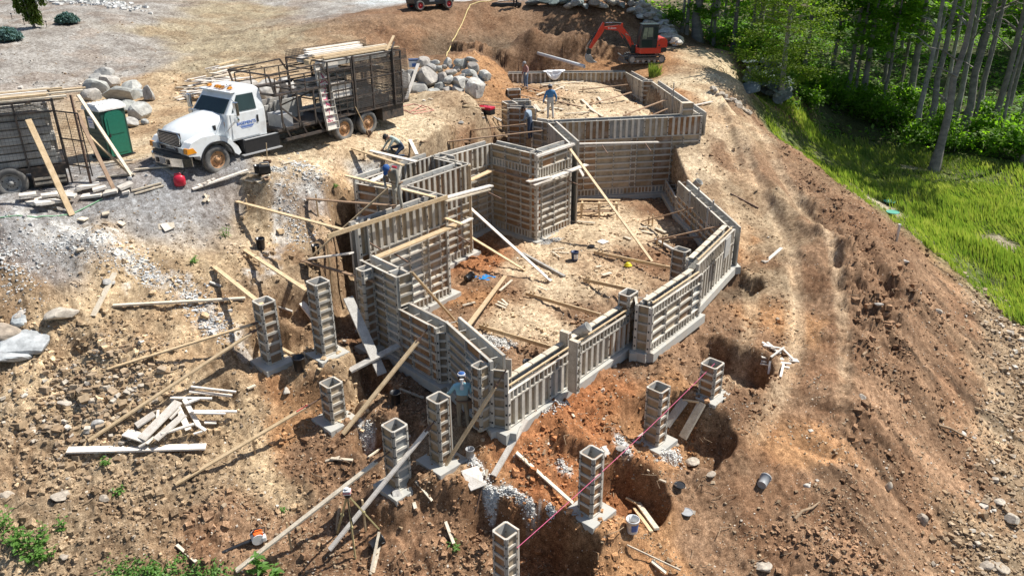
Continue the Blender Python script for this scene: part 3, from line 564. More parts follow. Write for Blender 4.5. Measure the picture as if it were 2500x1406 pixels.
pq = atz(1262, 264, 4.15); wall('ribbed pier wall with two braces running out to the left', (pq.x-.45, pq.y), (pq.x+.5, pq.y-.2), 1.6, ZT+.02, [('h', 1.3), ('h', 9)], footing=0)
pq = atz(1292, 262, 4.15); boxform('pier form with a tall plain plywood face, beside the half-hidden worker', pq.x, pq.y-.35, 1.3, 4.2, .48, .8, radians(6), plain=True)
# pilaster strips fixed on walls
def strip(label, px0, Y, z0, z1, w, ang, n='pilaster_form'):
    root = empty(n, (px0[0], px0[1], z0), ang, label, 'pilaster form')
    h = z1-z0; z = 0
    while h > .05:
        k = min(1.83, h); obj('form_panel', panel_mesh(w, k, 'h'), root, (0, 0, z)); z += k; h -= k
    b = MB(); b.bx(.01, w-.01, .014, .28, .002, z1-z0); b.build('back_board', M['pale'], root); return root
a5 = atan2(V['W5r'][1]-K0[1], V['W5r'][0]-K0[0])
def onwall(P0, P1, px, z, off=-.10):
    """point on a wall face seen at picture column px"""
    best = None; dx, dy = P1[0]-P0[0], P1[1]-P0[1]; Ln = sqrt(dx*dx+dy*dy); n = (dy/Ln, -dx/Ln)
    for i in range(401):
        t = i/400; p = (P0[0]+dx*t, P0[1]+dy*t, z); e = abs(proj(p)[0]-px)
        if best is None or e < best[0]: best = (e, p, t*Ln)
    p = best[1]; return (p[0]-n[0]*off*1, p[1]-n[1]*off*1, z), best[2]
p, t = onwall(K0, V['W5r'], 1664, 4.0, .09); strip('tall strip form rising above the big retaining wall near its right end', p, 0, 1.3, 4.8, .58, a5)
p, t = onwall(V['F'], V['S1'], 1390, 1.5, .09); strip('narrow dark strip form standing up from the low right wall', p, 0, .35, 2.0, .16, atan2(5, 4.18))
p, t = onwall(V['F'], V['S1'], 1372, 1.5, -.50); strip('narrow pale strip form just behind the dark one on the low right wall', p, 0, .35, 2.05, .16, atan2(5, 4.18))
for (px_, lab) in ((1640, 'left'), (1662, 'right')):
    p, t = onwall(R2_, (9.62, 39.7), px_, 4.2, .09 if px_ < 1650 else -.45); b = MB(); b.bx(-.09, .09, -.03, .03, 0, 1.1); o = b.build('form_post', M['greyw'], None, (p[0], p[1], 3.7), (0, 0, 1.4)); tag(o, 'short upright post on the upper right wall, %s one of two' % lab, 'post', 'posts on the upper right wall')
for (px_, off, lab) in ((1700, .09, 'first'), (1708, -.45, 'second'), (1735, .09, 'third'), (1752, -.45, 'fourth')):
    p, t = onwall(W4A, (8.7, 28.9), px_, 1.9, off); b = MB(); b.bx(-.07, .07, -.03, .03, 0, 1.15); o = b.build('form_post', M['greyw'], None, (p[0], p[1], 1.15), (0, 0, 1.4)); tag(o, 'short upright post on the right side wall, %s from the back' % lab, 'post', 'posts on the right side wall')
p, t = onwall(V['W3l'], V['W3r'], 1742, 2.0, -.42); b = MB(); b.bx(0, .6, -.02, .02, 0, .75); tag(b.build('plywood_sheet', M['concface'], None, (p[0], p[1], 1.65), (0, 0, atan2(3.45, 2.16))), 'grey plywood sheet sticking up from the far right form wall', 'plywood sheet')
p, t = onwall(V['S1'], V['W2a'], 1548, 1.9, -.2); boxform('stubby grey corner form sticking up at the inner corner of the low right wall', 3.75, 22.75, 1.2, 2.05, .5, .35, atan2(5, 4.18), name='corner_form', cat='corner form', group=None)
pq = atz(1670, 628, 1.9); boxform('brown corner form inside the joint of the two right-hand walls', pq.x-.05, pq.y+.3, .4, 2.1, .35, .5, A46, name='corner_form', cat='corner form', group=None)
# form columns
def colform(label, x, y, z0, h, s=.425, gap=False, foot=(.3, 1.0), ang=A46, dark=0): 
    return boxform(label, x, y, z0, z0+h, s, s, ang, 'column_form', 'column form', gap, 'free standing square column forms', foot=foot)
colform('column form farthest left, braced by two long boards from the left', -7.22, 20.45, .98, 1.98)
colform('tallest column form standing at the edge of the dark pit', -5.66, 20.75, 1.08, 2.35, s=.44)
colform('short column form with a red and white brace, below the pit', -5.22, 19.2, -.28, 1.22)
colform('column form crossed by the long white tilted board', -3.04, 16.65, -.65, 1.86)
colform('split column form beside the worker in the blue shirt', -1.93, 17.15, -.25, 1.95, s=.40, gap=True)
colform('split column form cut off by the bottom edge', atz(1233, 1312, -.35).x+.02, atz(1233, 1312, -.35).y+.25, -2.3, 1.95, s=.41, gap=True)
colform('split column form nearest the white bucket', 2.0, 16.25, -1.26, 1.86, s=.41, gap=True)
colform('column form beside the pit with two leaning boards', 4.25, 19.4, -1.3, 1.86, s=.46, gap=True)
colform('rightmost and shortest column form, at the edge of a pit', 6.12, 20.7, -.5, 1.08, s=.46)
pq = atz(887, 660, 3.1); boxform('narrow column form attached to the left corner of the lower box', -4.60, 22.35, .4, 3.15, .36, .30, A46+pi/2-pi/2, 'column_form', 'column form', group=None, foot=(.3, .8))
boxform('narrow grey column form right of the worker in the blue shirt', -.86, 17.85, .3, 2.25, .32, .28, A46, 'column_form', 'column form', group=None)
# pale top boards with wire ties on the three right-hand walls
def topboards(P0, P1, z, n, lab):
    dx, dy = P1[0]-P0[0], P1[1]-P0[1]; Ln = sqrt(dx*dx+dy*dy); a = atan2(dy, dx); k = max(2, int(Ln/.62))
    root = empty('top_board_row', (P0[0], P0[1], z), a, lab, 'board row', 'rows of boards on the right-hand walls'); root['kind'] = 'thing'
    for i in range(k):
        x0 = .1+i*(Ln-.2)/k; x1 = .1+(i+1)*(Ln-.2)/k-.012; b = MB(); b.bx(x0, x1, .20, .38, 0, .035); b.build('top_board', M['pale'], root)
        b = MB(); b.tube([(x1, .17, .04), (x1+.02, .28, .055), (x1, .40, .045)], .007, 4); b.build('wire_tie', M['dark'], root)
    b = MB(); b.bx(.1, Ln-.1, .0, .05, -.03, .01); b.build('edge_strip', M['pine'], root)
topboards(V['F'], V['S1'], 1.58, 7, 'row of pale boards with wire ties along the low right wall')
topboards(V['W2l'], V['W2r'], 2.01, 5, 'row of pale boards with wire ties along the middle right wall')
topboards(V['W3l'], V['W3r'], 2.11, 5, 'row of pale boards with wire ties along the far right wall')
# ================================================================ LUMBER, BRACES AND LOOSE THINGS
def G(px, py, dz=.03): return gpt(px, py, dz)
def YY(px, py, Y): return aty(px, py, Y)
LAND = [('the red gas can', 440, 440), ('the truck front wheel', 533, 395), ('the green portable toilet', 290, 310), ('the tripod', 870, 1300), ('the leaf blower', 600, 1320), ('the white bucket', 1540, 1280),
 ('the leftmost column form', 670, 850), ('the tallest column', 795, 800), ('the shortest left column', 812, 990), ('the board-crossed column form', 965, 1140), ('the slotted column form', 1078, 1060),
 ('the bucket-side column', 1440, 1200), ('the column by the right pit', 1605, 1030), ('the rightmost column form', 1735, 920), ('the navy paint bucket', 1403, 625), ('the sawhorse', 1460, 520), ('the form tower', 1345, 540),
 ('the blue spill', 1180, 675), ('the excavator', 1560, 120), ('the walking blue-shirt man', 1343, 250), ('the nearest building corner', 1240, 1040), ('the broken lumber heap', 400, 1050), ('the criss-cross board heap', 1900, 885), ('the boulder heap', 1080, 190), ('the kneeling man', 960, 350), ('the right tyre tracks', 1985, 1020), ('the left edge of the photo', 60, 800), ('the bottom left weeds', 80, 1330), ('the long flat timber', 430, 745)]
_seen = {}
def where(px, py):
    c = sorted(LAND, key=lambda q: (q[1]-px)**2+(q[2]-py)**2)[0]; dx, dy = px-c[1], py-c[2]
    if abs(dx) > 1.6*abs(dy): s = 'right of' if dx > 0 else 'left of'
    elif abs(dy) > 1.6*abs(dx): s = 'in front of' if dy > 0 else 'behind'
    else: s = ('in front and ' if dy > 0 else 'behind and ')+('right of' if dx > 0 else 'left of')
    return s+' '+c[0]
ORD = ['', 'second ', 'third ', 'fourth ', 'fifth ', 'sixth ', 'seventh ', 'eighth ', 'ninth ', 'tenth ', 'eleventh ', 'twelfth ', '13th ', '14th ', '15th ', '16th ', '17th ', '18th ', '19th ', '20th ']+['%dth ' % i for i in range(21, 90)]
def ulabel(desc, px, py):
    desc = desc.replace(' lying on the dirt', '').replace('in the ', 'of the ')
    t = desc+' '+where(px, py); k = _seen.get(t, 0); _seen[t] = k+1
    return t if k == 0 else t.replace(desc, desc+', '+ORD[min(k, len(ORD)-1)]+'one', 1)
def lum(label, p0, p1, w=.14, t=.045, mat='pine', name='brace_board', cat='board', group=None, stakes=(), buckle=None, roll=0., stakelen=.45):
    root = empty(name, p0, 0, label, cat, group); q = p1-p0; b = MB(); end = q
    if buckle: end = q*(1-buckle)
    b.beam((0, 0, 0), end, w, t, 0, roll=roll); b.build('timber', M[mat], root)
    if buckle:
        b = MB(); b.cyl(end*.97, q, .022, n=6, mat=0); b.beam(end*.985, end+q*.03, .07, .07); b.build('turnbuckle', M['rusty'], root)
    for s in stakes:
        c = q*s; gz = hz(p0.x+c.x, p0.y+c.y)-p0.z; side = Vector((-q.y, q.x, 0)).normalized()*(w/2+.03); c = c+side
        b = MB(); b.box((c.x, c.y, (gz-.15+c.z+.16)/2), (.04, .07, max(.3, c.z+.16-gz+.15)), Matrix.Rotation(.6, 3, 'Z')); b.build('stake', M['pine'], root)
    return root
M['rusty'] = simple('rusty_steel', (.16, .10, .07), .8, var=.3, metal=.2)
BG = 'braces holding the forms'
lum('long brown brace farthest up the left bank, on a short prop', G(578, 494), YY(838, 561, 23.2), mat='pine', name='brace', cat='brace', group=BG, stakes=(.08,))
lum('level brown brace reaching the wall behind the standing worker', G(752, 492, .1), YY(965, 503, 24.6), mat='brownw', name='brace', cat='brace', group=BG, stakes=(.08,))
lum('brace running down to the tallest column form', G(597, 616, .1), YY(749, 709, 20.9), mat='pine', name='brace', cat='brace', group=BG, stakes=(.2,))
lum('short brace ending at the top of the farthest left column form', G(524, 658, .1), YY(640, 744, 20.5), mat='pine', name='brace', cat='brace', group=BG)
lum('long pale timber lying flat on the left mud slope', G(277, 750, .06), G(600, 735, .1), w=.12, t=.06, mat='pale', name='timber_board', cat='timber')
lum('upper of two long braces on the farthest left column form', G(264, 905, .06), YY(632, 787, 20.3), w=.12, mat='pine', name='brace', cat='brace', group=BG, stakes=(.29,), buckle=.04)
lum('lower of two long braces on the farthest left column form', G(217, 1080, .06), YY(641, 795, 20.2), w=.13, mat='pine', name='brace', cat='brace', group=BG, stakes=(.1, .3), buckle=.07)
r = lum('long brace with red and white end on the short column form', G(430, 1190, .1), YY(793, 966, 19.0), w=.12, mat='pine', name='brace', cat='brace', group=BG, stakes=(.5,), buckle=.14)
M['redpaint'] = simple('red_paint', (.45, .06, .05), .5)
b = MB(); q = YY(793, 966, 19.0)-G(430, 1190, .1); b.beam(q*.80, q*.88, .05, .07); b.build('red_sleeve', M['redpaint'], r)
lum('long weathered brace with a pink clamp at the bottom edge', G(578, 1400, .1), YY(953, 1100, 16.5), w=.14, mat='pale', name='brace', cat='brace', group=BG, stakes=(.33,), buckle=.09)
lum('long white brace crossing in front of a column form', G(806, 1352, .15), YY(1065, 1023, 17.0), w=.13, mat='white', name='brace', cat='brace', group=BG, stakes=(.32,), buckle=.09) if 0 else None
M['whitew'] = wood_mat('whitish_lumber', (.60, .54, .46), (.74, .69, .62))
lum('long white brace crossing in front of a column form', G(806, 1352, .15), YY(1065, 1023, 17.0), w=.13, mat='whitew', name='brace', cat='brace', group=BG, stakes=(.32,), buckle=.09)
lum('thick brown brace rising to the lower left form wall', G(838, 1066, .1), YY(1044, 803, 20.4), w=.15, mat='pine', name='brace', cat='brace', group=BG, buckle=.12)
lum('brace leaning on the nearest corner of the building', G(1088, 1142, .1), YY(1236, 902, 17.7), w=.12, mat='pine', name='brace', cat='brace', group=BG, buckle=.18)
lum('brace from the lower box corner down to the floor inside', YY(1005, 664, 21.8), G(1122, 797, .03), w=.11, mat='pine', name='brace', cat='brace', group=BG)
lum('loose board leaning over the front wall onto the floor inside', YY(1130, 812, 19.9), G(1234, 675, .03), w=.15, mat='pine', name='leaning_board', cat='board')
lum('long pale brace falling right from the vertical pole', YY(1148, 508, 30.5), G(1345, 688, .03), w=.13, mat='whitew', name='brace', cat='brace', group=BG, stakes=(.97,))
lum('lower brown brace falling right from the vertical pole', YY(1151, 580, 30.5), G(1282, 663, .05), w=.13, mat='pine', name='brace', cat='brace', group=BG, stakes=(.97,))
lum('grey metal channel lying on the floor beside the pale brace', G(1275, 621, .05), G(1378, 678, .05), w=.12, t=.09, mat='greyw', name='metal_channel', cat='channel')
lum('long brace falling from the tower top to the floor', YY(1385, 355, 33.9), G(1592, 640, .03), w=.13, mat='pine', name='brace', cat='brace', group=BG)
lum('wide pale board propped behind the tower brace', YY(1391, 372, 35.2), YY(1424, 430, 35.0), w=.32, t=.04, mat='whitew', name='leaning_board', cat='board')
lum('vertical pine pole standing against the ribbed wall', YY(1146, 404, 30.3), YY(1151, 608, 30.3), w=.1, t=.1, mat='pine', name='pole', cat='pole')
PL = 'planks on the wall brackets'
lum('pine rail along the top of the wall under the standing worker', YY(800, 577, 22.2), YY(1092, 481, 26.2), w=.05, t=.14, mat='pine', name='plank', cat='plank', group=PL)
lum('upper pale plank jutting right past the standing worker', YY(1075, 486, 26.1), YY(1200, 453, 28.3), w=.22, t=.045, mat='whitew', name='plank', cat='plank', group=PL)
lum('lower pale plank jutting right past the standing worker', YY(1088, 492, 26.05), YY(1196, 462, 28.1), w=.12, t=.05, mat='pale', name='plank', cat='plank', group=PL)
lum('long pale plank across the middle of the tall sunlit wall', YY(920, 628, 23.3), YY(1121, 546, 26.5), w=.26, t=.045, mat='pine', name='plank', cat='plank', group=PL)
lum('short plank end crossing the middle plank of the sunlit wall', YY(1085, 532, 26.3), YY(1128, 548, 26.0), w=.14, t=.05, mat='pine', name='plank', cat='plank', group=PL)
lum('stub of plank pointing right from the sunlit wall', YY(1120, 549, 26.2), YY(1152, 533, 26.9), w=.14, t=.05, mat='whitew', name='plank', cat='plank', group=PL)
lum('pale plank along the right face of the tower', YY(1300, 452, 31.65), YY(1432, 402, 34.2), w=.28, t=.045, mat='whitew', name='plank', cat='plank', group=PL)
lum('second shorter plank at the front corner of the tower', YY(1288, 444, 31.5), YY(1345, 432, 32.5), w=.22, t=.045, mat='whitew', name='plank', cat='plank', group=PL)
lum('brown plank along the shaded left face of the tower', YY(1190, 412, 33.7), YY(1300, 441, 31.7), w=.2, t=.045, mat='brownw', name='plank', cat='plank', group=PL)
lum('pine plank on the recessed wall left of the tower', YY(1146, 441, 31.2), YY(1202, 415, 33.3), w=.24, t=.045, mat='pine', name='plank', cat='plank', group=PL)
lum('pale rail along the top of the tower, right side', YY(1310, 383, 31.85), YY(1402, 352, 34.0), w=.1, t=.09, mat='whitew', name='plank', cat='plank', group=PL)
lum('long thin white rail across the shaded retaining wall', YY(1388, 352, 34.4), YY(1607, 347, 38.3), w=.14, t=.05, mat='whitew', name='plank', cat='plank', group=PL)
lum('brown board on top of the left shaded form wall', YY(843, 429, 27.4), YY(1062, 482, 26.0), w=.14, t=.05, mat='pine', name='plank', cat='plank', group=PL)
lum('white board lying over the left corner of the open form box', atz(897, 447, 4.35), atz(955, 420, 4.35), w=.22, t=.04, mat='whitew', name='plank', cat='plank', group=PL)
lum('long diagonal brace held by the standing worker', G(748, 640, .05), YY(948, 459, 24.9), w=.14, mat='pine', name='brace', cat='brace', group=BG, stakes=(.12, .25))
lum('pale board end resting on the bank beside the left wall corner', G(757, 652, .3), YY(858, 618, 22.9), w=.2, mat='whitew', name='brace', cat='brace', group=BG)
lum('brown brace passing in front of the narrow column form', G(737, 643, .1), YY(915, 687, 22.1), w=.12, mat='brownw', name='brace', cat='brace', group=BG, stakes=(.05,))
lum('brown brace on the bank below the kneeling man', G(860, 368, .1), YY(985, 404, 29.5), w=.15, mat='pine', name='brace', cat='brace', group=BG, stakes=(.2,))
lum('white board lying from the kneeling man to the form box', G(905, 377, .15), atz(1016, 395, 4.3), w=.22, mat='whitew', name='loose_board', cat='board')
lum('white board standing askew behind the form box', G(1001, 347, .1), atz(1018, 378, 4.2), w=.15, mat='whitew', name='loose_board', cat='board')
lum('longer of two white boards on the yard near the red toolbox', G(1032, 247, .05), G(1183, 291, .08), w=.14, mat='whitew', name='loose_board', cat='board')
lum('shorter white board beside the red toolbox', G(1046, 243, .05), G(1180, 283, .12), w=.1, mat='pale', name='loose_board', cat='board')
for i, (a, c, mt) in enumerate((((1128, 251), (1252, 253), 'brownw'), ((1132, 256), (1248, 262), 'brownw'), ((1130, 264), (1262, 272), 'pine'))):
    lum('%s of three thin brown braces running to the upper left pier' % ('rearmost', 'middle', 'nearest')[i], G(*a, .1), atz(c[0], c[1], 3.9), w=.1, mat=mt, name='brace', cat='brace', group=BG)
lum('short brown brace in front of the red toolbox', G(1150, 323, .1), YY(1284, 303, 37.6), w=.1, mat='brownw', name='brace', cat='brace', group=BG)
lum('long dark brace over the hollow behind the tower', G(1093, 354, .15), YY(1330, 319, 37.9), w=.12, mat='brownw', name='brace', cat='brace', group=BG, stakes=(.06,))
lum('dark brown brace lying above the form box', G(1028, 357, .2), G(1145, 362, .3), w=.12, mat='brownw', name='brace', cat='brace', group=BG, stakes=(.3,))
lum('left rail of the steel track lying in the hollow behind the tower', G(1205, 290, .1), G(1296, 352, .2), w=.07, t=.07, mat='greyw', name='steel_rail', cat='rail')
lum('right rail of the steel track lying in the hollow behind the tower', G(1216, 294, .1), G(1303, 351, .2), w=.07, t=.07, mat='whitew', name='steel_rail', cat='rail')
ub = [((1415, 224), (1533, 207, 3.9), 'farthest'), ((1440, 260), (1541, 226, 3.7), 'second farthest'), ((1522, 287), (1628, 243, 3.9), 'third farthest'), ((1585, 289), (1630, 266, 3.6), 'nearest')]
for a, c, lb in ub: lum('%s brace slanting to the upper right form wall' % lb, G(*a, .1), atz(*c), w=.12, mat='brownw', name='brace', cat='brace', group=BG, stakes=(.08,))
for i, (a, c) in enumerate((((1272, 216), (1320, 227)), ((1290, 229), (1408, 249)), ((1250, 233), (1330, 252)), ((1350, 251), (1422, 267)))): lum('%s brown board on the upper fill, left side' % ('farthest', 'second farthest', 'third farthest', 'nearest')[i], G(*a, .15), G(*c, .1), w=.12, mat='pine' if i == 1 else 'brownw', name='loose_board', cat='board')
rb = [((1567, 546), (1690, 508, 1.6), 'brace', 'farther brown brace inside the right side wall'), ((1582, 596), (1760, 551, 1.7), 'brace', 'nearer brown brace inside the right side wall')]
for a, c, nm, lb in rb: lum(lb, G(*a, .1), atz(*c), w=.14, mat='brownw', name=nm, cat='brace', group=BG, stakes=(.12, .2))
lum('brown board crossing under the nearer brace by the right wall', G(1597, 587, .1), G(1708, 605, .5), w=.12, mat='brownw', name='loose_board', cat='board')
lum('grey timber under the crossing braces by the right wall', G(1600, 590, .1), G(1664, 628, .1), w=.14, t=.1, mat='greyw', name='loose_board', cat='timber')
for i, (a, c, z) in enumerate((((1450, 621), (1645, 656), .55), ((1424, 688), (1545, 709), .6), ((1284, 723), (1465, 769), .5), ((1170, 802), (1348, 849), .4))):
    lum('%s long brown brace on the inner floor, staked at its left end' % ('farthest', 'third nearest', 'second nearest', 'nearest')[i], G(*a, .1), atz(c[0], c[1], z), w=.05, t=.13, mat='pine', name='brace', cat='brace', group=BG, stakes=(.06, .11))
# form brackets sticking out of walls
for i, (px_, py_, Y) in enumerate(((900, 592, 23.6), (963, 620, 24.0), (1115, 575, 26.4), (1385, 440, 33.8), (1470, 355, 35.6), (1575, 350, 37.4), (1192, 470, 28.6))):
    p = YY(px_, py_, Y); d = Vector((.5, -.43, -.12)) if i < 4 or i == 6 else Vector((.2, -.6, -.25)); lum(ulabel('thin rusty wall bracket', px_, py_), p, p+d, w=.04, t=.04, mat='rusty', name='scaffold_bracket', cat='bracket', group='scaffold brackets')
# ---- heaps of boards
def heap(items, mat, desc, group, w=.14, t=.04, name='loose_board', dz=.04, step=.035):
    for i, it in enumerate(items):
        (x0, y0, x1, y1) = it[:4]; ww = it[4] if len(it) > 4 else w; mt = it[5] if len(it) > 5 else mat; z = dz+step*(i % 6)
        lum(ulabel((desc if len(it) < 7 else it[6]), (x0+x1)/2, (y0+y1)/2), G(x0, y0, z), G(x1, y1, z+.02), w=ww, t=t, mat=mt, name=name, cat='board', group=group)
lum('longest weathered plank under the broken lumber heap', G(168, 1110, .15), G(505, 1102, .16), w=.26, t=.05, mat='whitew', name='heap_board', cat='board')
heap([(308, 1062, 372, 1085, .32), (335, 1050, 380, 1022, .26), (415, 1035, 440, 1012, .2), (350, 1090, 440, 1000, .3), (385, 1095, 455, 1035, .22), (400, 1085, 480, 1062, .1), (430, 990, 462, 1058, .16),
      (452, 985, 488, 1052, .13), (455, 1000, 490, 988, .14), (470, 1022, 582, 1024, .09), (478, 1030, 555, 1033, .07), (485, 1062, 508, 1078, .1), (388, 1008, 386, 1045, .07), (418, 982, 520, 985, .1), (465, 970, 570, 982, .1), (470, 962, 580, 976, .07), (360, 1105, 345, 1115, .08), (478, 1085, 500, 1080, .06), (500, 1038, 530, 1040, .14)],
     'whitew', 'weathered heap board', 'boards of the broken lumber heap', name='heap_board', dz=.10, step=.05)
heap([(1857, 872, 1948, 884, .24), (1860, 840, 1905, 868, .1), (1872, 842, 1900, 868, .1), (1857, 890, 1930, 898, .1), (1855, 898, 1925, 910, .1), (1880, 885, 1912, 862, .07), (1876, 915, 1880, 885, .08), (1905, 925, 1912, 895, .08), (1910, 858, 1935, 885, .08), (1862, 852, 1905, 860, .07)],
     'whitew', 'pale heap board', 'boards of the criss-cross heap', name='heap_board')
lum('grey beam leaning in the pit behind a column form', G(1625, 1055, .25), G(1668, 1010, .5), w=.28, t=.06, mat='greyw', name='loose_board', cat='board')
lum('two-tone beam lying out of the pit, right one', G(1665, 1085, .25), G(1712, 1003, .3), w=.26, t=.09, mat='pale', name='loose_board', cat='board')
lum('pointed stake across the pit beams', G(1665, 1003, .4), G(1703, 1015, .5), w=.06, mat='pine', name='stake', cat='stake')
lum('short pointed board over the two boards by the white bucket', G(1527, 1228, .2), G(1565, 1245, .15), w=.07, mat='pine', name='stake', cat='stake')
lum('left of two boards leaning beside the white bucket', G(1547, 1245, .1), G(1590, 1305, .1), w=.1, mat='pine', name='loose_board', cat='board')
lum('right of two boards leaning beside the white bucket', G(1557, 1236, .12), G(1603, 1298, .1), w=.14, t=.06, mat='pale', name='loose_board', cat='board')
lum('white narrow form strip tilted on the red dirt', G(1205, 1168, .1), G(1284, 1050, .35), w=.16, t=.06, mat='whitew', name='form_strip', cat='form strip')
lum('pale board running from red dirt to the numbered column form', G(1260, 1113, .12), G(1398, 1235, .1), w=.11, mat='pale', name='loose_board', cat='board')
lum('grey form strip bridging the trench to the lower left wall', G(855, 913, .12), YY(974, 843, 21.3), w=.26, t=.06, mat='greyw', name='form_strip', cat='form strip')
lum('narrow form leaning in the dark pit by the wall', Vector((-4.0, 20.6, .35)), Vector((-5.1, 21.9, 2.35)), w=.32, t=.06, mat='greyw', name='form_strip', cat='form strip')
lum('white plank lying under the tallest column form', G(737, 745, .1), G(775, 800, .2), w=.25, mat='whitew', name='form_strip', cat='form strip')
lum('grey board on the ground left of the two left columns', G(512, 692, .05), G(715, 770, .15), w=.12, mat='greyw', name='loose_board', cat='board')
lum('pine board leaning at the foot of the farthest left column form', G(685, 868, .3), G(785, 910, .1), w=.1, mat='pine', name='loose_board', cat='board')
lum('short board lying on the footing of the farthest left column form', G(662, 897, .12), G(712, 872, .15), w=.08, mat='pine', name='loose_board', cat='board')
lum('board across the footing of the short column form', G(805, 1030, .2), G(890, 1066, .2), w=.12, mat='pine', name='loose_board', cat='board')
lum('short thick timber standing out of the mud on the left slope', G(228, 775, .05), G(283, 677, .15), w=.16, mat='pale', name='loose_board', cat='board')
lum('thick white board lying on the right track', G(1870, 640, .03), G(1908, 607, .03), w=.14, mat='whitew', name='loose_board', cat='board')
lum('white board pointing right from the upper right wall corner', G(1695, 262, .1), G(1738, 253, .1), w=.14, mat='whitew', name='loose_board', cat='board')
lum('long pale board on the gravel in front of the truck wheel', G(470, 465, .04), G(606, 419, .06), w=.15, t=.05, mat='whitew', name='loose_board', cat='board')
lum('tall pine board leaning against the left trailer', G(176, 527, .02), YY(68, 292, 24.9), w=.2, t=.05, mat='pine', name='leaning_board', cat='board')
lum('upper left brace board on the sawhorse side of the left trailer', G(322, 432, .03), YY(190, 232, 27.0), w=.13, mat='pale', name='leaning_board', cat='board')
lum('second thin board leaning from the trailer tail to the yard', G(318, 428, .03), YY(205, 320, 26.6), w=.11, mat='pine', name='leaning_board', cat='board')
lum('dark long board leaning from the trailer to the gravel', G(279, 465, .03), YY(190, 280, 26.6), w=.13, mat='brownw', name='leaning_board', cat='board')
lum('thin steel rod leaning by the trailer tail', G(225, 460, .03), YY(172, 232, 26.4), w=.06, t=.06, mat='rusty', name='steel_rod', cat='rod')
heap([(70, 500, 120, 488, .5), (125, 480, 180, 480, .5), (190, 470, 245, 460, .4), (50, 492, 92, 488, .35), (100, 512, 150, 508, .4), (150, 497, 190, 500, .35), (200, 483, 250, 478, .4), (255, 478, 290, 472, .45), (292, 470, 325, 458, .4), (230, 478, 262, 470, .3), (105, 495, 160, 490, .3), (90, 518, 130, 515, .3), (165, 470, 200, 465, .35), (300, 478, 318, 475, .2)],
     'whitew', 'whitish form frame on gravel', 'small form frames on the gravel', t=.08, name='small_form', step=.05)
lum('upper of two long pale rails on the gravel', G(322, 470, .05), G(395, 450, .05), w=.08, mat='pale', name='loose_board', cat='board')
lum('lower of two long pale rails on the gravel', G(330, 476, .04), G(400, 456, .04), w=.08, mat='pale', name='loose_board', cat='board')
heap([(485, 458, 492, 456, .16), (497, 457, 504, 455, .16), (509, 453, 516, 451, .16), (520, 451, 527, 449, .15), (500, 463, 507, 461, .15)], 'whitew', 'small wood block', 'wood blocks in front of the truck', t=.1)
heap([(620, 440, 640, 452, .15), (600, 445, 620, 450, .1), (645, 436, 655, 448, .18, 'brownw'), (608, 432, 632, 436, .12), (640, 446, 660, 440, .12), (590, 440, 610, 436, .1)], 'pale', 'small offcut', 'offcuts beside the battery box')
# rubble heap of boards behind the white truck
rr = random.Random(5); its = []
for i in range(54):
    cx = rr.uniform(455, 600); cy = 236-(cx-440)*.35+rr.uniform(-14, 28) if cx < 560 else rr.uniform(165, 235); a = rr.uniform(-.5, .2); l = rr.uniform(14, 40); its.append((cx-l*cos(a), cy-l*sin(a)*.6, cx+l*cos(a), cy+l*sin(a)*.6, rr.uniform(.12, .3)))
for i, (x0, y0, x1, y1, ww) in enumerate(its):
    cx = (x0+x1)/2; z = .06+.9*max(0, 1-abs(cx-535)/85)*rr.random(); g0 = G(x0, y0, 0); g1 = G(x1, y1, 0); m = (g0+g1)/2
    if (g1-g0).length > 3.5: g1 = g0+(g1-g0).normalized()*3.5
    lum(ulabel('scrap pile board', cx, (y0+y1)/2), g0+Vector((0, 0, z)), g1+Vector((0, 0, z+rr.uniform(-.05, .12))), w=ww, mat=rr.choice(['whitew', 'pine', 'pale', 'whitew']), name='scrap_board', cat='board', group='boards of the scrap pile')
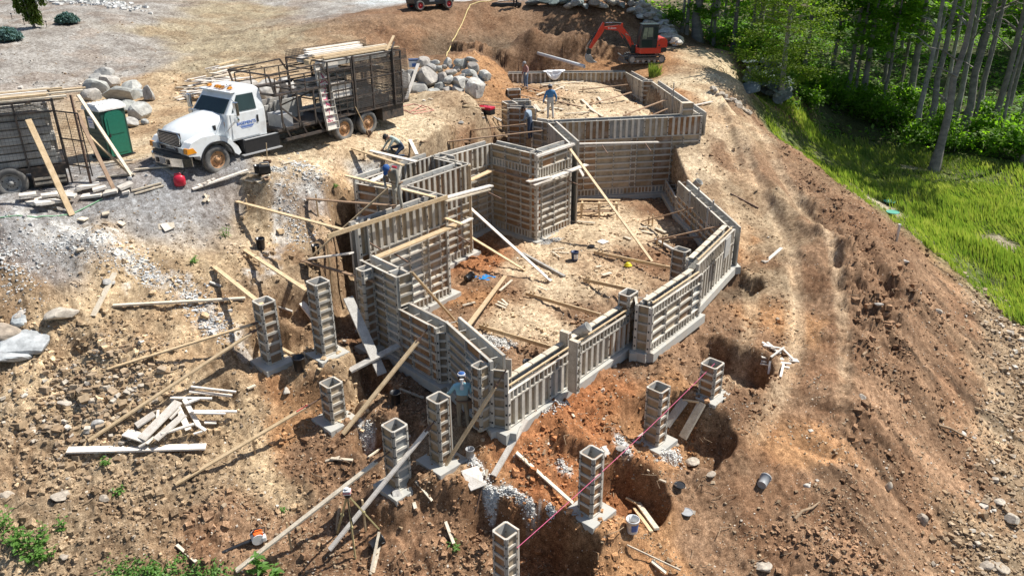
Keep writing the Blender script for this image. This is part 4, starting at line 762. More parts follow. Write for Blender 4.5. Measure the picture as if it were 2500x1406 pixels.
# offcuts all over the site
offs = [(406, 548, 408, 563, .5), (250, 527, 268, 524, .3), (195, 538, 212, 542, .25), (290, 547, 305, 556, .2), (510, 483, 498, 500, .12), (500, 480, 512, 500, .08), (795, 1128, 830, 1120, .09), (808, 1122, 862, 1128, .09), (900, 1120, 930, 1100, .06), (1000, 1195, 1015, 1248, .09), (1015, 1180, 1055, 1230, .07),
 (1088, 1280, 1108, 1335, .08), (910, 1400, 930, 1318, .1), (480, 1375, 433, 1335, .08), (1190, 1150, 1180, 1200, .06), (1530, 1335, 1660, 1398, .03), (1590, 1375, 1625, 1405, .12), (1170, 1060, 1200, 1050, .08), (1395, 1010, 1402, 1022, .06), (1210, 745, 1235, 757, .09), (1215, 740, 1238, 752, .08), (1225, 735, 1240, 750, .07),
 (1220, 715, 1250, 690, .08), (1316, 707, 1335, 716, .05), (1350, 612, 1378, 608, .07), (1345, 618, 1390, 622, .06), (1350, 620, 1368, 634, .05), (1478, 629, 1498, 632, .1), (1470, 677, 1492, 672, .16), (1455, 658, 1468, 656, .1), (1525, 580, 1540, 588, .15), (1565, 567, 1595, 574, .1), (1600, 560, 1625, 572, .16), (1562, 558, 1580, 560, .12), (1387, 543, 1452, 550, .14),
 (1310, 237, 1330, 230, .14), (1355, 205, 1385, 224, .15), (1420, 245, 1450, 275, .16), (1460, 240, 1470, 255, .15), (1500, 222, 1525, 228, .15), (1440, 270, 1472, 290, .13), (1325, 278, 1345, 262, .14), (1380, 280, 1440, 277, .12), (1306, 258, 1318, 275, .18), (1345, 265, 1375, 272, .2), (1330, 248, 1350, 262, .12),
 (1320, 209, 1424, 199, .16), (1322, 213, 1425, 204, .16), (1345, 226, 1380, 212, .12), (250, 940, 275, 925, .05), (1035, 975, 975, 955, .08), (810, 1000, 825, 985, .06), (605, 955, 625, 948, .1), (1130, 752, 1160, 745, .1), (940, 1095, 965, 1085, .06), (1735, 505, 1760, 512, .05), (1610, 1175, 1625, 1182, .06), (690, 405, 715, 400, .06), (330, 420, 440, 412, .12), (245, 408, 330, 398, .14), (390, 395, 440, 430, .5, 'greyw'), (240, 437, 330, 430, .12)]
heap(offs, 'pale', 'loose offcut board lying on the dirt', 'loose offcuts on the dirt', name='offcut_board', step=.012)
# sawhorse
p = G(1462, 528, 0); root = empty('sawhorse', p, radians(-4), 'low wooden sawhorse table on the floor beside the tower brace', 'sawhorse')
for i, yy in enumerate((-.28, .28)): 
    b = MB(); b.beam((-1.0, yy, .72), (1.0, yy, .72), .1, .05); b.build('rail', M['pine'], root)
for xx in (-.8, 0, .8):
    for yy in (-.3, .3): b = MB(); b.beam((xx, yy, .7), (xx*1.08, yy*1.6, 0), .09, .04); b.build('leg', M['pine'], root)
    b = MB(); b.beam((xx, -.3, .66), (xx, .3, .66), .08, .04); b.build('crossbar', M['pine'], root)
b = MB(); b.beam((-.9, 0, .25), (.9, .1, .25), .3, .03); b.build('shelf', M['brownw'], root)
# ---- buckets
M['black'] = simple('black_plastic', (.02, .02, .022), .35, var=.2); M['white'] = simple('white_plastic', (.72, .72, .70), .4, dirt=(.4, .32, .22), dfac=.4); M['navy'] = simple('navy_plastic', (.05, .07, .14), .4)
M['greyp'] = simple('grey_plastic', (.33, .33, .33), .5); M['bluelab'] = simple('blue_label', (.06, .14, .38), .5); M['mud'] = simple('mud', (.22, .13, .07), .95)
def bucket(label, p, mat, tip=None, s=1., lid=False, inner='mud', lab=None):
    root = empty('bucket', p, 0, label, 'bucket', 'buckets on the site')
    if tip is not None: root.rotation_euler = (radians(82), 0, tip); root.location.z += .13*s
    b = MB(); n = 20; rings = []
    for (r, z) in ((.13, 0), (.155, .33), (.162, .33), (.162, .37), (.15, .37), (.125, .02)): rings.append([(r*s*cos(2*pi*i/n), r*s*sin(2*pi*i/n), z*s) for i in range(n)])
    b.loft(rings, 0, True, caps=True); b.build('shell', M[mat], root)
    if lab: b = MB(); b.loft([[(rr_*s*cos(a/10-1.9), rr_*s*sin(a/10-1.9), z*s) for a in range(0, 14)] for rr_, z in ((.1385, .08), (.1525, .28))], 0, True, closed=False, caps=False); b.build('label', M[lab], root)
    b = MB(); b.cyl((0, 0, .10*s), (0, 0, .16*s), .128*s, .133*s, 16); b.build('contents', M[inner], root)
    b = MB(); b.tube([(.165*s*cos(t), .03*sin(t*1.)-.05*s*0, .33*s+(-.14*s)*sin(t)) for t in [i*pi/8 for i in range(9)]], .005, 5); b.build('handle', M['greyp'], root)
    return root
bucket('upright black bucket on the left slope between braces', G(638, 608), 'black')
bucket('upright navy bucket with pale label on the inner floor', G(1403, 636), 'navy', lab='white', inner='greyp')
bucket('white bucket with blue lettering panel, full of mud', G(1543, 1298), 'white', lab='bluelab', s=1.1)
bucket('upright black bucket against the front wall inside', G(1288, 908), 'black', inner='greyp')
bucket('black bucket with white contents in the mud by the trench', G(967, 985), 'black', inner='white')
bucket('tipped black bucket beside the tripod', G(905, 1345), 'black', tip=radians(130))
bucket('tipped black bucket beside the blue spill', G(1138, 690), 'black', tip=radians(140))
bucket('tipped grey bucket alone on the right dirt', G(1858, 1195), 'greyp', tip=radians(145), inner='dark')
bucket('small grey pail at the foot of the corner brace', G(1148, 1118), 'greyp', s=.75)
bucket('black bucket in the pit beside the farthest left column form', G(733, 905), 'black', s=1.2)
bucket('small dark bucket on the bank left of the pine rail', G(772, 622), 'black', s=.9)
bucket('black bucket among the offcuts by the truck wheel', G(632, 428), 'black', s=.95)
def disc(label, p, r, mat, name='round_lid', cat='lid', tilt=(0, 0)):
    root = empty(name, p+Vector((0, 0, .02)), 0, label, cat, 'bucket lids on the dirt', rot=(tilt[0], tilt[1], 0)); b = MB(); b.cyl((0, 0, 0), (0, 0, .02), r, n=24); b.build('disc', M[mat], root)
    b = MB(); n = 24; b.loft([[(q*cos(2*pi*i/n), q*sin(2*pi*i/n), z) for i in range(n)] for q, z in ((r*.9, .02), (r*.92, .032), (r, .032), (r, .0))], 0, True, caps=False); b.build('rim', M[mat], root)
disc('black bucket lid above the pale one, on the right dirt', G(1659, 1188), .16, 'black'); disc('pale grey bucket lid on the right dirt', G(1676, 1254), .17, 'greyp'); disc('black lid behind the navy bucket', G(1444, 604), .14, 'black')
M['greenlid'] = simple('green_lid', (.10, .35, .25), .5)
disc('farther green septic cover in the grass', G(2170, 499, .15), .33, 'greenlid', 'septic_cover', 'septic cover'); disc('nearer green septic cover in the grass', G(2178, 526, .15), .33, 'greenlid', 'septic_cover', 'septic cover')
# ---- pipes
def pipe(label, p0, p1, r, mat, wallt=.02, name='pipe', cat='pipe', group=None):
    root = empty(name, p0, 0, label, cat, group); q = p1-p0; a = q.normalized(); b = MB(); u = Vector((0, 0, 1)) if abs(a.z) < .9 else Vector((1, 0, 0)); x = a.cross(u).normalized(); y = a.cross(x); n = 20
    rings = [[p+(x*cos(2*pi*i/n)+y*sin(2*pi*i/n))*rr_ for i in range(n)] for p, rr_ in ((q, r), (Vector((0, 0, 0)), r), (Vector((0, 0, 0)), r-wallt), (q, r-wallt), (q, r))]
    b.loft(rings, 0, True, caps=False); b.build('tube', M[mat], root); return root
pipe('long white drain pipe in the dirt behind the upper back wall', YY(1313, 131, 57), YY(1427, 163, 53.8), .12, 'white', name='drain_pipe')
pipe('wide grey pipe sleeve lying across the low right wall', YY(1398, 822, 20.9), YY(1437, 797, 20.75), .16, 'concface', .015, 'pipe_sleeve', 'pipe sleeve')
pipe('grey pipe sleeve behind the right side wall', YY(1690, 462, 35.6), YY(1708, 443, 35.4), .2, 'concface', .015, 'pipe_sleeve', 'pipe sleeve')
pipe('white marker pipe standing at the grass edge', G(2188, 590, -.1), G(2188, 590, .85), .06, 'white', name='marker_pipe', cat='marker pipe')
lum('black and white surveying rod on the right track', G(1783, 474, .04), G(1852, 510, .04), w=.07, mat='rusty', name='surveying_rod', cat='rod')
lum('rusty stake leaning beside the white spray foam patch', G(1160, 1250, 0), G(1185, 1175, .2), w=.04, mat='rusty', name='stake', cat='stake')
lum('thin pink-topped pole near the bottom edge', G(905, 1405, .05), G(928, 1320, .3), w=.06, mat='pale', name='stake', cat='stake')
def slab(label, pts, z, mat, name='plywood_sheet', cat='plywood sheet'):
    P = [G(a, b_, z) for a, b_ in pts]; c = sum(P, Vector((0, 0, 0)))/4; b = MB(); b.add([p-c for p in P]+[p-c-Vector((0, 0, .02)) for p in P], [(0, 1, 2, 3), (7, 6, 5, 4), (0, 4, 5, 1), (1, 5, 6, 2), (2, 6, 7, 3), (3, 7, 4, 0)]); o = b.build(name, M[mat], None, c); tag(o, label, cat)
slab('pale plywood sheet on the dirt by the foam patch', [(1125, 1158), (1165, 1145), (1190, 1190), (1150, 1206)], .12, 'whitew')
slab('small square white board on the inner floor', [(1455, 592), (1470, 586), (1488, 592), (1472, 598)], .05, 'whitew'); slab('square plywood plate on the left slope', [(392, 553), (412, 548), (424, 562), (404, 570)], .08, 'whitew')
slab('small plywood square behind the numbered column form', [(1465, 1098), (1478, 1094), (1490, 1112), (1478, 1122)], .1, 'whitew')
slab('dark plywood sheet in front of the truck bumper', [(340, 418), (395, 395), (450, 428), (420, 432)], .03, 'greyw')
# red gas can
p = G(441, 455); root = empty('gas_can', p, radians(25), 'red plastic gas can on the gravel in front of the truck', 'gas can'); M['redpl'] = simple('red_plastic', (.50, .015, .04), .35, var=.1)
b = MB(); rings = []
for (sx, sy, z) in ((.16, .12, 0), (.19, .14, .03), (.20, .15, .2), (.18, .13, .32), (.09, .08, .38), (.05, .05, .39)): rings.append([(sx*cos(t)*(abs(cos(t))**-.35 if abs(cos(t)) > .1 else 1), sy*sin(t), z) for t in [2*pi*i/16 for i in range(16)]])
b.loft(rings); b.build('body', M['redpl'], root); b = MB(); b.tube([(-.12, 0, .33), (-.13, 0, .42), (.05, 0, .44), (.1, 0, .34)], .022, 8); b.build('handle', M['redpl'], root)
b = MB(); b.cyl((.12, 0, .33), (.14, 0, .42), .04, n=10); b.cyl((.14, 0, .42), (.22, 0, .52), .014, n=8); b.build('spout', M['black'], root)
# red toolbox
p = G(1186, 280); root = empty('toolbox', p, radians(-35), 'red and black toolbox on the edge of the yard', 'toolbox'); b = MB(); b.bx(-.45, .45, -.22, .22, 0, .26); b.build('body', M['black'], root, bevel=.02); b = MB(); b.bx(-.46, .46, -.23, .23, .26, .4); b.build('lid', M['redpl'], root, bevel=.03); b = MB(); b.tube([(-.15, 0, .4), (-.15, 0, .46), (.15, 0, .46), (.15, 0, .4)], .015); b.build('handle', M['black'], root)
# battery box
p = G(633, 432); p = G(648, 424); root = empty('power_unit', p, .3, 'black power unit with a handle by the truck front wheel', 'power unit'); b = MB(); b.bx(-.2, .2, -.15, .15, 0, .28); b.build('case', M['black'], root, bevel=.02); b = MB(); b.tube([(-.15, 0, .28), (-.15, 0, .38), (.15, 0, .38), (.15, 0, .28)], .015); b.build('handle', M['greyp'], root)
# pink string line
p0 = YY(1262, 1337, 13.6); p1 = YY(1748, 884, 20.9); root = empty('string_line', p0, 0, 'pink string line stretched past the right column forms', 'string line'); M['pink'] = simple('pink_string', (.62, .10, .22), .6); b = MB(); b.tube([(p1-p0)*(i/12)-Vector((0, 0, .12*sin(pi*i/12))) for i in range(13)], .008, 5); b.build('string', M['pink'], root)
# yellow rope down the far bank, hose on gravel
def cord(label, pts, r, mat, name='rope', cat='rope'):
    P = [G(a, c, r) for a, c in pts]; Q = []
    for i in range(len(P)-1):
        for k in range(6): Q.append(P[i].lerp(P[i+1], k/6))
    Q.append(P[-1]); Q = [Vector((q.x, q.y, max(q.z, hz(q.x, q.y)+r))) for q in Q]; b = MB(); b.tube([q-Q[0] for q in Q], r, 5); tag(b.build(name, M[mat], None, Q[0]), label, cat)
M['yellow'] = simple('yellow_rope', (.62, .50, .22), .7); M['greenh'] = simple('green_hose', (.22, .42, .24), .6); M['pinkc'] = simple('pink_cord', (.62, .28, .22), .6)
cord('pale yellow rope hanging down the far dirt bank', [(1215, 2), (1148, 14), (1128, 60), (1100, 115), (1090, 140)], .035, 'yellow')
cord('thin green hose lying on the gravel below the frames', [(0, 533), (90, 532), (170, 527), (215, 505), (250, 487)], .02, 'greenh', 'hose', 'hose')
cord('tangled orange cord on the yard behind the truck', [(975, 262), (1010, 255), (1040, 268), (1000, 275), (1030, 258), (1060, 270), (1010, 280), (985, 270)], .02, 'pinkc', 'cord', 'cord')
# blue spill and yellow cup
M['spill'] = simple('blue_spill', (.02, .22, .55), .25)
p = G(1182, 678, .012); b = MB(); n = 40; b.add([(0, 0, .02)]+[(.42*cos(t)*(1+.35*vnoise(t*2.2, 1.)[()]+.3*sin(3*t)), .24*sin(t)*(1+.35*sin(5*t+1)), 0) for t in [2*pi*i/n for i in range(n)]], [(0, i+1, (i+1) % n+1) for i in range(n)]); tag(b.build('paint_spill', M['spill'], None, p), 'bright blue paint spill on the wet dirt floor', 'paint spill')
M['yel'] = simple('yellow_plastic', (.75, .60, .02), .4); p = G(1533, 650); root = empty('hard_hat', p, 0, 'yellow plastic hat shape lying by the brown brace', 'hard hat'); b = MB(); n = 16
b.loft([[(r*cos(2*pi*i/n), r*.85*sin(2*pi*i/n), z) for i in range(n)] for r, z in ((.17, 0), (.165, .02), (.135, .03), (.12, .08), (.07, .13), (.01, .145))]); b.build('shell', M['yel'], root)
# white tarp bundle over the back wall
M['tarp'] = simple('white_tarp', (.78, .78, .78), .6, bump=.02)
p = Vector((YY(1352, 168, 52.8).x, 52.62, 4.22)); vs = []; NU, NV = 26, 22
for j in range(NV):
    for i in range(NU):
        u_ = i/(NU-1); v_ = j/(NV-1); wd = .62+.12*sin(v_*5); x = (u_-.5)*2*wd; y = .42-.50*min(1, v_/.5) if v_ < .5 else -.08-.05*sin(v_*9); z = .03+.2*abs(float(vnoise(u_*5, v_*5, 3))) if v_ < .5 else .06-(v_-.5)*1.1*(1-.9*(2*u_-1)**2)
        vs.append((x+.05*float(vnoise(u_*7, v_*7, 9)), y-.09*float(vnoise(u_*9, v_*4, 5))-(.04 if v_ >= .5 else 0), z+.05*float(vnoise(u_*8, v_*8, 1))))
b = MB(); b.add(vs, [(j*NU+i, j*NU+i+1, (j+1)*NU+i+1, (j+1)*NU+i) for j in range(NV-1) for i in range(NU-1)], 0, True); o = b.build('tarp', M['tarp'], None, p); md = o.modifiers.new('thick', 'SOLIDIFY'); md.thickness = .02; tag(o, 'crumpled white tarp hung over the upper back wall', 'tarp')
# tripod with laser level
top = YY(848, 1207, 15.0); feet = [G(824, 1303), G(868, 1365), G(925, 1293)]; root = empty('survey_tripod', Vector((top.x, top.y, feet[0].z)), 0, 'yellow-legged surveying tripod with a level on top', 'tripod'); o = Vector(root.location)
M['tyel'] = simple('tripod_wood', (.42, .36, .18), .5)
for f in feet: b = MB(); b.beam(top-o, f-o, .045, .035); k = (top-o).lerp(f-o, .5); b.box(k, (.07, .06, .06)); b.build('leg', M['tyel'], root)
b = MB(); b.cyl(top-o-Vector((0, 0, .05)), top-o+Vector((0, 0, .02)), .08, n=14); b.build('head_plate', M['black'], root)
b = MB(); b.box(top-o+Vector((0, 0, .09)), (.18, .15, .12)); b.cyl(top-o+Vector((0, 0, .15)), top-o+Vector((0, 0, .2)), .05, n=12); b.build('level', M['white'], root, bevel=.015); b = MB(); b.box(top-o+Vector((0, 0, .09)), (.185, .155, .03)); b.build('red_band', M['redpl'], root)
b = MB(); b.tube([top-o, top-o+Vector((.02, -.03, -.5)), top-o+Vector((.05, -.02, -.9)), top-o+Vector((.02, 0, -.75))], .012); b.build('strap', M['black'], root)
# leaf blower
p = G(628, 1325, .02); _q = G(540, 1345, .03)-p; root = empty('leaf_blower', p, atan2(_q.y, _q.x), 'orange and white leaf blower with black tube on the mud', 'leaf blower'); M['orange'] = simple('orange_plastic', (.78, .14, .02), .35)
b = MB(); b.cyl((-.02, -.14, .16), (-.02, .12, .16), .15, n=20); b.build('fan_housing', M['white'], root, bevel=.02); b = MB(); b.box((-.05, 0, .24), (.24, .2, .2)); b.build('engine_cover', M['orange'], root, bevel=.03); b = MB(); b.cyl((-.05, -.11, .24), (-.05, -.13, .24), .05, n=14); b.build('starter_cap', M['white'], root)
b = MB(); b.tube([(.1, 0, .12), (.35, 0, .12), (.6, 0, .1), (.95, 0, .06)], [.06, .05, .045, .05], 12); b.build('blower_tube', M['black'], root); b = MB(); b.tube([(-.2, 0, .2), (-.24, 0, .38), (0, 0, .42), (.12, 0, .3)], .018, 8); b.build('handle', M['black'], root); b = MB(); b.box((-.17, .02, .12), (.12, .24, .16)); b.build('fuel_tank', M['white'], root, bevel=.03)
# shovel and sledge by the truck
def tool(label, p0, p1, name, cat, headf):
    root = empty(name, p0, 0, label, cat); q = p1-p0; b = MB(); b.cyl((0, 0, 0), q, .018, n=8); b.build('handle', M['pine'], root); headf(root, q)
def hd_sh(root, q): b = MB(); b.prism([(-.11, .18), (.11, .18), (.12, .02), (0, -.1), (-.12, .02)], -.015, .015); b.build('blade', M['rusty'], root)
def hd_sl(root, q): b = MB(); b.box((0, 0, 0), (.28, .1, .1)); b.build('head', M['rusty'], root)
tool('long-handled shovel leaning on the truck rear wheel', G(901, 335, .1), YY(868, 262, 32.6), 'shovel', 'shovel', hd_sh); tool('hammer tool standing by the truck side step', G(653, 398, .06), YY(650, 350, 28.2), 'sledgehammer', 'hammer', hd_sl)
# cooler on the boulder, board leaning
root = empty('cooler', G(1017, 210, 1.0), .2, 'blue-lidded cooler with a bag on the boulder heap', 'cooler'); b = MB(); b.bx(-.35, .35, -.22, .22, 0, .35); b.build('body', M['white'], root, bevel=.03); b = MB(); b.bx(-.36, .36, -.23, .23, .35, .43); b.build('lid', M['navy'], root, bevel=.03); b = MB(); b.bx(-.2, .2, -.26, -.23, .05, .22); b.build('sticker', M['bluelab'], root)
lum('white board leaning on the boulders beside the cooler', G(992, 243, .02), YY(1021, 156, 42.5), w=.16, mat='whitew', name='leaning_board', cat='board')
# number tag on the column form (flat print)
def text(s, size, mat, parent=None, loc=(0, 0, 0), rot=(0, 0, 0), name='lettering', ext=.004, align='CENTER'):
    c = bpy.data.curves.new(name, 'FONT'); c.body = s; c.size = size; c.extrude = ext; c.align_x = align; c.align_y = 'CENTER'; c.resolution_u = 3
    o = bpy.data.objects.new('tmp', c); COL.objects.link(o); dg = bpy.context.evaluated_depsgraph_get(); me = bpy.data.meshes.new_from_object(o.evaluated_get(dg)); me.materials.clear(); me.materials.append(M[mat]); bpy.data.objects.remove(o)
    return obj(name, me, parent, loc, rot)
# ================================================================ VEHICLES
M['wpaint'] = simple('white_truck_paint', (.74, .76, .76), .3, var=.04, scale=3, dirt=(.45, .40, .33), dfac=.30, dscale=2.5, coat=.3)
M['glass'] = simple('dark_glass', (.015, .03, .028), .08, var=.3, scale=1.5); M['chrome'] = simple('chrome', (.62, .62, .62), .18, metal=1., var=.1); M['tyre'] = simple('tyre_rubber', (.10, .098, .095), .85, var=.25, scale=6, dirt=(.26, .23, .19), dfac=.7)
M['frame'] = simple('black_frame', (.035, .03, .028), .6, var=.4, dirt=(.20, .13, .08), dfac=.5, dscale=5); M['rack'] = simple('rusty_rack', (.055, .045, .038), .7, var=.4, dirt=(.17, .10, .06), dfac=.5, dscale=4)
M['rustrim'] = simple('rusty_rim', (.48, .27, .13), .7, var=.35, scale=10, dirt=(.20, .09, .04), dfac=.8, dscale=6); M['greyrim'] = simple('grey_rim', (.30, .29, .27), .6, var=.3)
M['amber'] = simple('amber_lens', (.72, .28, .02), .25); M['lens'] = simple('clear_lens', (.35, .38, .38), .12); M['logo'] = simple('door_blue', (.03, .13, .50), .4, var=.05); M['sign'] = simple('white_lettering', (.8, .8, .78), .4, var=.03)
def wheel(parent, c, r=.52, w=.28, rim='rustrim', side=1, n=28, name='wheel', lugs=10):
    """axis along y, outer face towards side*y"""
    b = MB(); prof = [(r*.60, -w/2), (r*.88, -w/2), (r*.97, -w*.40), (r, -w*.2), (r, w*.2), (r*.97, w*.40), (r*.88, w/2), (r*.60, w/2), (r*.57, 0)]
    b.loft([[(q*cos(2*pi*i/n), y*side, q*sin(2*pi*i/n)) for q, y in prof] for i in range(n+1)], 0, True, closed=True, caps=False)
    wo = b.build(name, M['tyre'], parent, c)
    b = MB(); m = 24; rp = [(r*.60, .40), (r*.56, .42), (r*.54, .10), (r*.40, .16), (r*.30, .30), (r*.16, .34), (r*.14, .48), (.001, .50)]
    b.loft([[(q*cos(2*pi*i/m), side*y*w, q*sin(2*pi*i/m)) for i in range(m)] for q, y in rp], 0, True, caps=False); ro = b.build('rim', M[rim], wo)
    b = MB()
    for i in range(lugs): t = 2*pi*i/lugs; b.cyl((r*.235*cos(t), side*w*.30, r*.235*sin(t)), (r*.235*cos(t), side*w*.42, r*.235*sin(t)), r*.03, n=6)
    for i in range(5): t = 2*pi*i/5+.3; b.cyl((r*.46*cos(t), side*w*.12, r*.46*sin(t)), (r*.46*cos(t), side*w*.145, r*.46*sin(t)), r*.055, n=10)
    b.build('lug_nuts', M['frame'], wo); return wo
def wires(b, o, ux, uz, nx, nz, r=.004):
    o = Vector(o); ux = Vector(ux); uz = Vector(uz)
    for i in range(nx+1): p = o+ux*(i/nx); b.beam(p, p+uz, r*2, r*2)
    for i in range(nz+1): p = o+uz*(i/nz); b.beam(p, p+ux, r*2, r*2)
fx, fy = -.60, -.80; rzT = atan2(fy, fx); gl = hz(-10.54, 27.25)
fw = atz(535, 424, gl); T = empty('flatbed_truck', (fw.x-1.05*.80, fw.y+1.05*.60, gl+.0), rzT, 'white cab truck with a rusty rack body full of forms and lumber', 'truck')
b = MB(); 
for s in (-1, 1): b.bx(-9.3, 1.0, s*.43-.05, s*.43+.05, .72, 1.0)
for x in (-1.5, -3, -4.5, -6, -7.5, -9): b.bx(x-.05, x+.05, -.38, .38, .76, .96)
b.build('chassis', M['frame'], T)
def quadring(x0, x1, y, z, ty=0): return [(x0, -y, z), (x1, -y, z), (x1, y, z), (x0, y, z)]
b = MB(); b.loft([quadring(-2.3, -.62, 1.04, 1.02), quadring(-2.32, -.62, 1.07, 1.5), quadring(-2.32, -.66, 1.06, 1.98), quadring(-2.27, -1.22, .93, 2.72), quadring(-2.15, -1.45, .80, 2.83)], 0, False); cab = b.build('cab', M['wpaint'], T, bevel=.05)
b = MB(); b.add([(-.655, -.93, 2.02), (-.655, .93, 2.02), (-1.19, .83, 2.66), (-1.19, -.83, 2.66)], [(0, 1, 2, 3)]); b.build('windshield', M['glass'], T)
b = MB(); b.bx(-1.24, -1.02, -.96, .96, 2.68, 2.73); b.build('sun_visor', M['wpaint'], T, bevel=.02)
for s in (1, -1):
    d = MB(); d.bx(-2.02, -.80, s*1.062, s*1.085, 1.08, 1.98); dr = d.build('door', M['wpaint'], T, bevel=.012)
    g = MB(); g.add([(-1.95, s*1.072, 2.04), (-.90, s*1.072, 2.04), (-1.25, s*.963, 2.60), (-1.95, s*.963, 2.60)], [(0, 1, 2, 3)] if s > 0 else [(3, 2, 1, 0)]); g.build('side_window', M['glass'], T)
    h = MB(); h.bx(-1.96, -1.90, s*1.085, s*1.11, 1.55, 1.80); h.build('door_handle', M['black'], dr)
    h = MB(); h.tube([(-.95, s*1.06, 2.5), (-.85, s*1.42, 2.45), (-.85, s*1.42, 1.85), (-.75, s*1.06, 1.6)], .014, 6); h.tube([(-.85, s*1.42, 1.85), (-.55, s*1.0, 1.35)], .012, 6); h.build('mirror_arm', M['chrome'], T)
    h = MB(); h.bx(-.90, -.78, s*1.34, s*1.54, 1.98, 2.48); h.build('mirror', M['chrome'], T, bevel=.03)
    h = MB(); h.cyl((-.78, s*1.42, 1.84), (-.88, s*1.42, 1.84), .12, .08, 12); h.build('convex_mirror', M['chrome'], T)
    # fender
    arc = [(.64*cos(t), .52+.64*sin(t)) for t in [radians(q) for q in range(8, 173, 11)]]
    poly = [(1.12, .88), (1.12, 1.10), (.95, 1.30), (.50, 1.44), (-.05, 1.42), (-.52, 1.22), (-.88, .85), (-.98, .60), (-.86, .52)]+[(x, z) for x, z in reversed(arc)][0:]+[(.70, .80)]
    f = MB(); f.prism(poly, s*.70, s*1.17, 0); f.build('fender', M['wpaint'], T, bevel=.035)
    f = MB(); f.loft([[(q*cos(t), s*y, .52+q*sin(t)) for q, y in ((.64, 1.15), (.70, 1.15), (.70, 1.20), (.64, 1.20))] for t in [radians(a) for a in range(-2, 186, 12)]], 0, True); f.build('fender_flare', M['black'], T)
    f = MB(); f.bx(1.10, 1.19, s*.66, s*.95, .95, 1.14); f.build('headlight', M['lens'], T, bevel=.02)
    f = MB(); f.prism([(.80, .95), (1.17, .95), (1.15, 1.14), (.92, 1.14)], s*.96, s*1.19); f.build('turn_signal', M['amber'], T, bevel=.01)
    f = MB(); f.bx(.02, .42, s*.78, s*.80, 1.48, 1.66); 
    v = MB(); v.prism([(-.55, 1.50), (-.42, 1.50), (-.38, 1.68), (-.50, 1.68)], s*.83, s*.86); v.prism([(-.34, 1.50), (-.21, 1.50), (-.17, 1.68), (-.29, 1.68)], s*.83, s*.86); v.build('side_vent', M['black'], T)
    v = MB(); v.prism([(-.62, 1.58), (-.70, 1.58), (-.72, 1.74), (-.62, 1.74)], s*.87, s*.90); v.build('side_marker', M['amber'], T)
    wheel(T, (0, s*1.0, .52), .52, .27, 'rustrim', s, name='front_wheel')
    for ax in (-5.95, -7.3):
        wheel(T, (ax, s*.80, .52), .52, .26, 'rustrim', s, name='rear_wheel'); wheel(T, (ax, s*1.11, .52), .52, .26, 'rustrim', s, name='rear_wheel')
# hood
def hr(x, w, zt, zb, k=.75): return [(x, -w, zb), (x, w, zb), (x, w, zt-.22), (x, w*k, zt-.03), (x, w*.3, zt+.02), (x, -w*.3, zt+.02), (x, -w*k, zt-.03), (x, -w, zt-.22)]
b = MB(); b.loft([hr(-.68, .90, 2.02, 1.0), hr(-.3, .86, 1.96, 1.0), (hr(.3, .80, 1.86, .95)), hr(.85, .72, 1.72, .92), hr(1.02, .66, 1.60, .92)], 0, True); b.build('hood', M['wpaint'], T)
b = MB(); b.bx(1.0, 1.05, -.66, .66, .86, 1.60); b.build('grille_back', M['black'], T)
for i in range(7): b = MB(); b.bx(1.05, 1.085, -.60, .60, 1.17+i*.055, 1.19+i*.055); b.build('grille_slat', M['chrome'], T)
b = MB(); b.tube([(1.07, -.64, 1.12), (1.07, -.68, 1.50), (1.05, -.55, 1.60), (1.05, .55, 1.60), (1.07, .68, 1.50), (1.07, .64, 1.12), (1.07, -.64, 1.12)], .022, 8); b.tube([(1.08, -.62, .90), (1.08, -.64, 1.09), (1.08, .64, 1.09), (1.08, .62, .90)], .022, 8); b.bx(1.05, 1.1, -.6, .6, .90, .93); b.build('grille_surround', M['chrome'], T)
text('STERLING', .13, 'sign', T, (1.062, 0, 1.02), (pi/2, 0, pi/2), 'grille_lettering')
b = MB(); b.prism([(1.0, -1.16), (1.28, -.98), (1.44, -.5), (1.46, 0), (1.44, .5), (1.28, .98), (1.0, 1.16), (.95, 1.10), (1.0, 0), (.95, -1.10)], .50, .80, 0, 'z'); b.build('bumper', M['chrome'], T, bevel=.03)
b = MB(); b.bx(1.0, 1.2, -1.0, 1.0, .80, .88); b.build('bumper_top', M['black'], T); b = MB(); b.bx(1.455, 1.475, -.16, .16, .56, .74); b.build('licence_plate', M['greyp'], T)
for s in (-.33, .33): b = MB(); b.bx(1.44, 1.475, s-.07, s+.07, .56, .72); b.build('tow_hole', M['black'], T)
for y in (-.62, -.16, 0, .16, .62): b = MB(); b.prism([(-1.35, 2.80), (-1.15, 2.78), (-1.22, 2.86), (-1.33, 2.87)], y-.05, y+.05); b.build('roof_light', M['amber'], T)
b = MB(); b.cyl((-1.5, .35, 2.84), (-1.5, .35, 2.90), .05, n=8); b.tube([(-1.7, .25, 2.9), (-1.2, .25, 2.9)], .03, 8); b.build('air_horn', M['chrome'], T)
# door logo (company name as on the door)
text('BASEMENTS', .155, 'logo', T, (-1.43, 1.0905, 1.60), (pi/2, 0, pi), 'door_lettering'); b = MB(); b.bx(-1.75, -1.12, 1.089, 1.091, 1.50, 1.515); b.bx(-1.70, -1.17, 1.089, 1.091, 1.45, 1.48); b.bx(-1.66, -1.2, 1.089, 1.091, 1.41, 1.42); b.build('door_stripes', M['logo'], T)
# tank and steps
b = MB(); b.bx(-2.75, -1.15, .72, 1.16, .50, .98); b.build('battery_box', M['black'], T, bevel=.03); b = MB(); b.bx(-2.75, -1.0, 1.10, 1.26, .44, .48); b.bx(-2.7, -1.2, 1.06, 1.18, .98, 1.0); b.build('side_step', M['greyp'], T)
b = MB(); b.cyl((-2.6, -.9, .7), (-1.2, -.9, .7), .28, n=18); b.build('fuel_tank', M['chrome'], T)
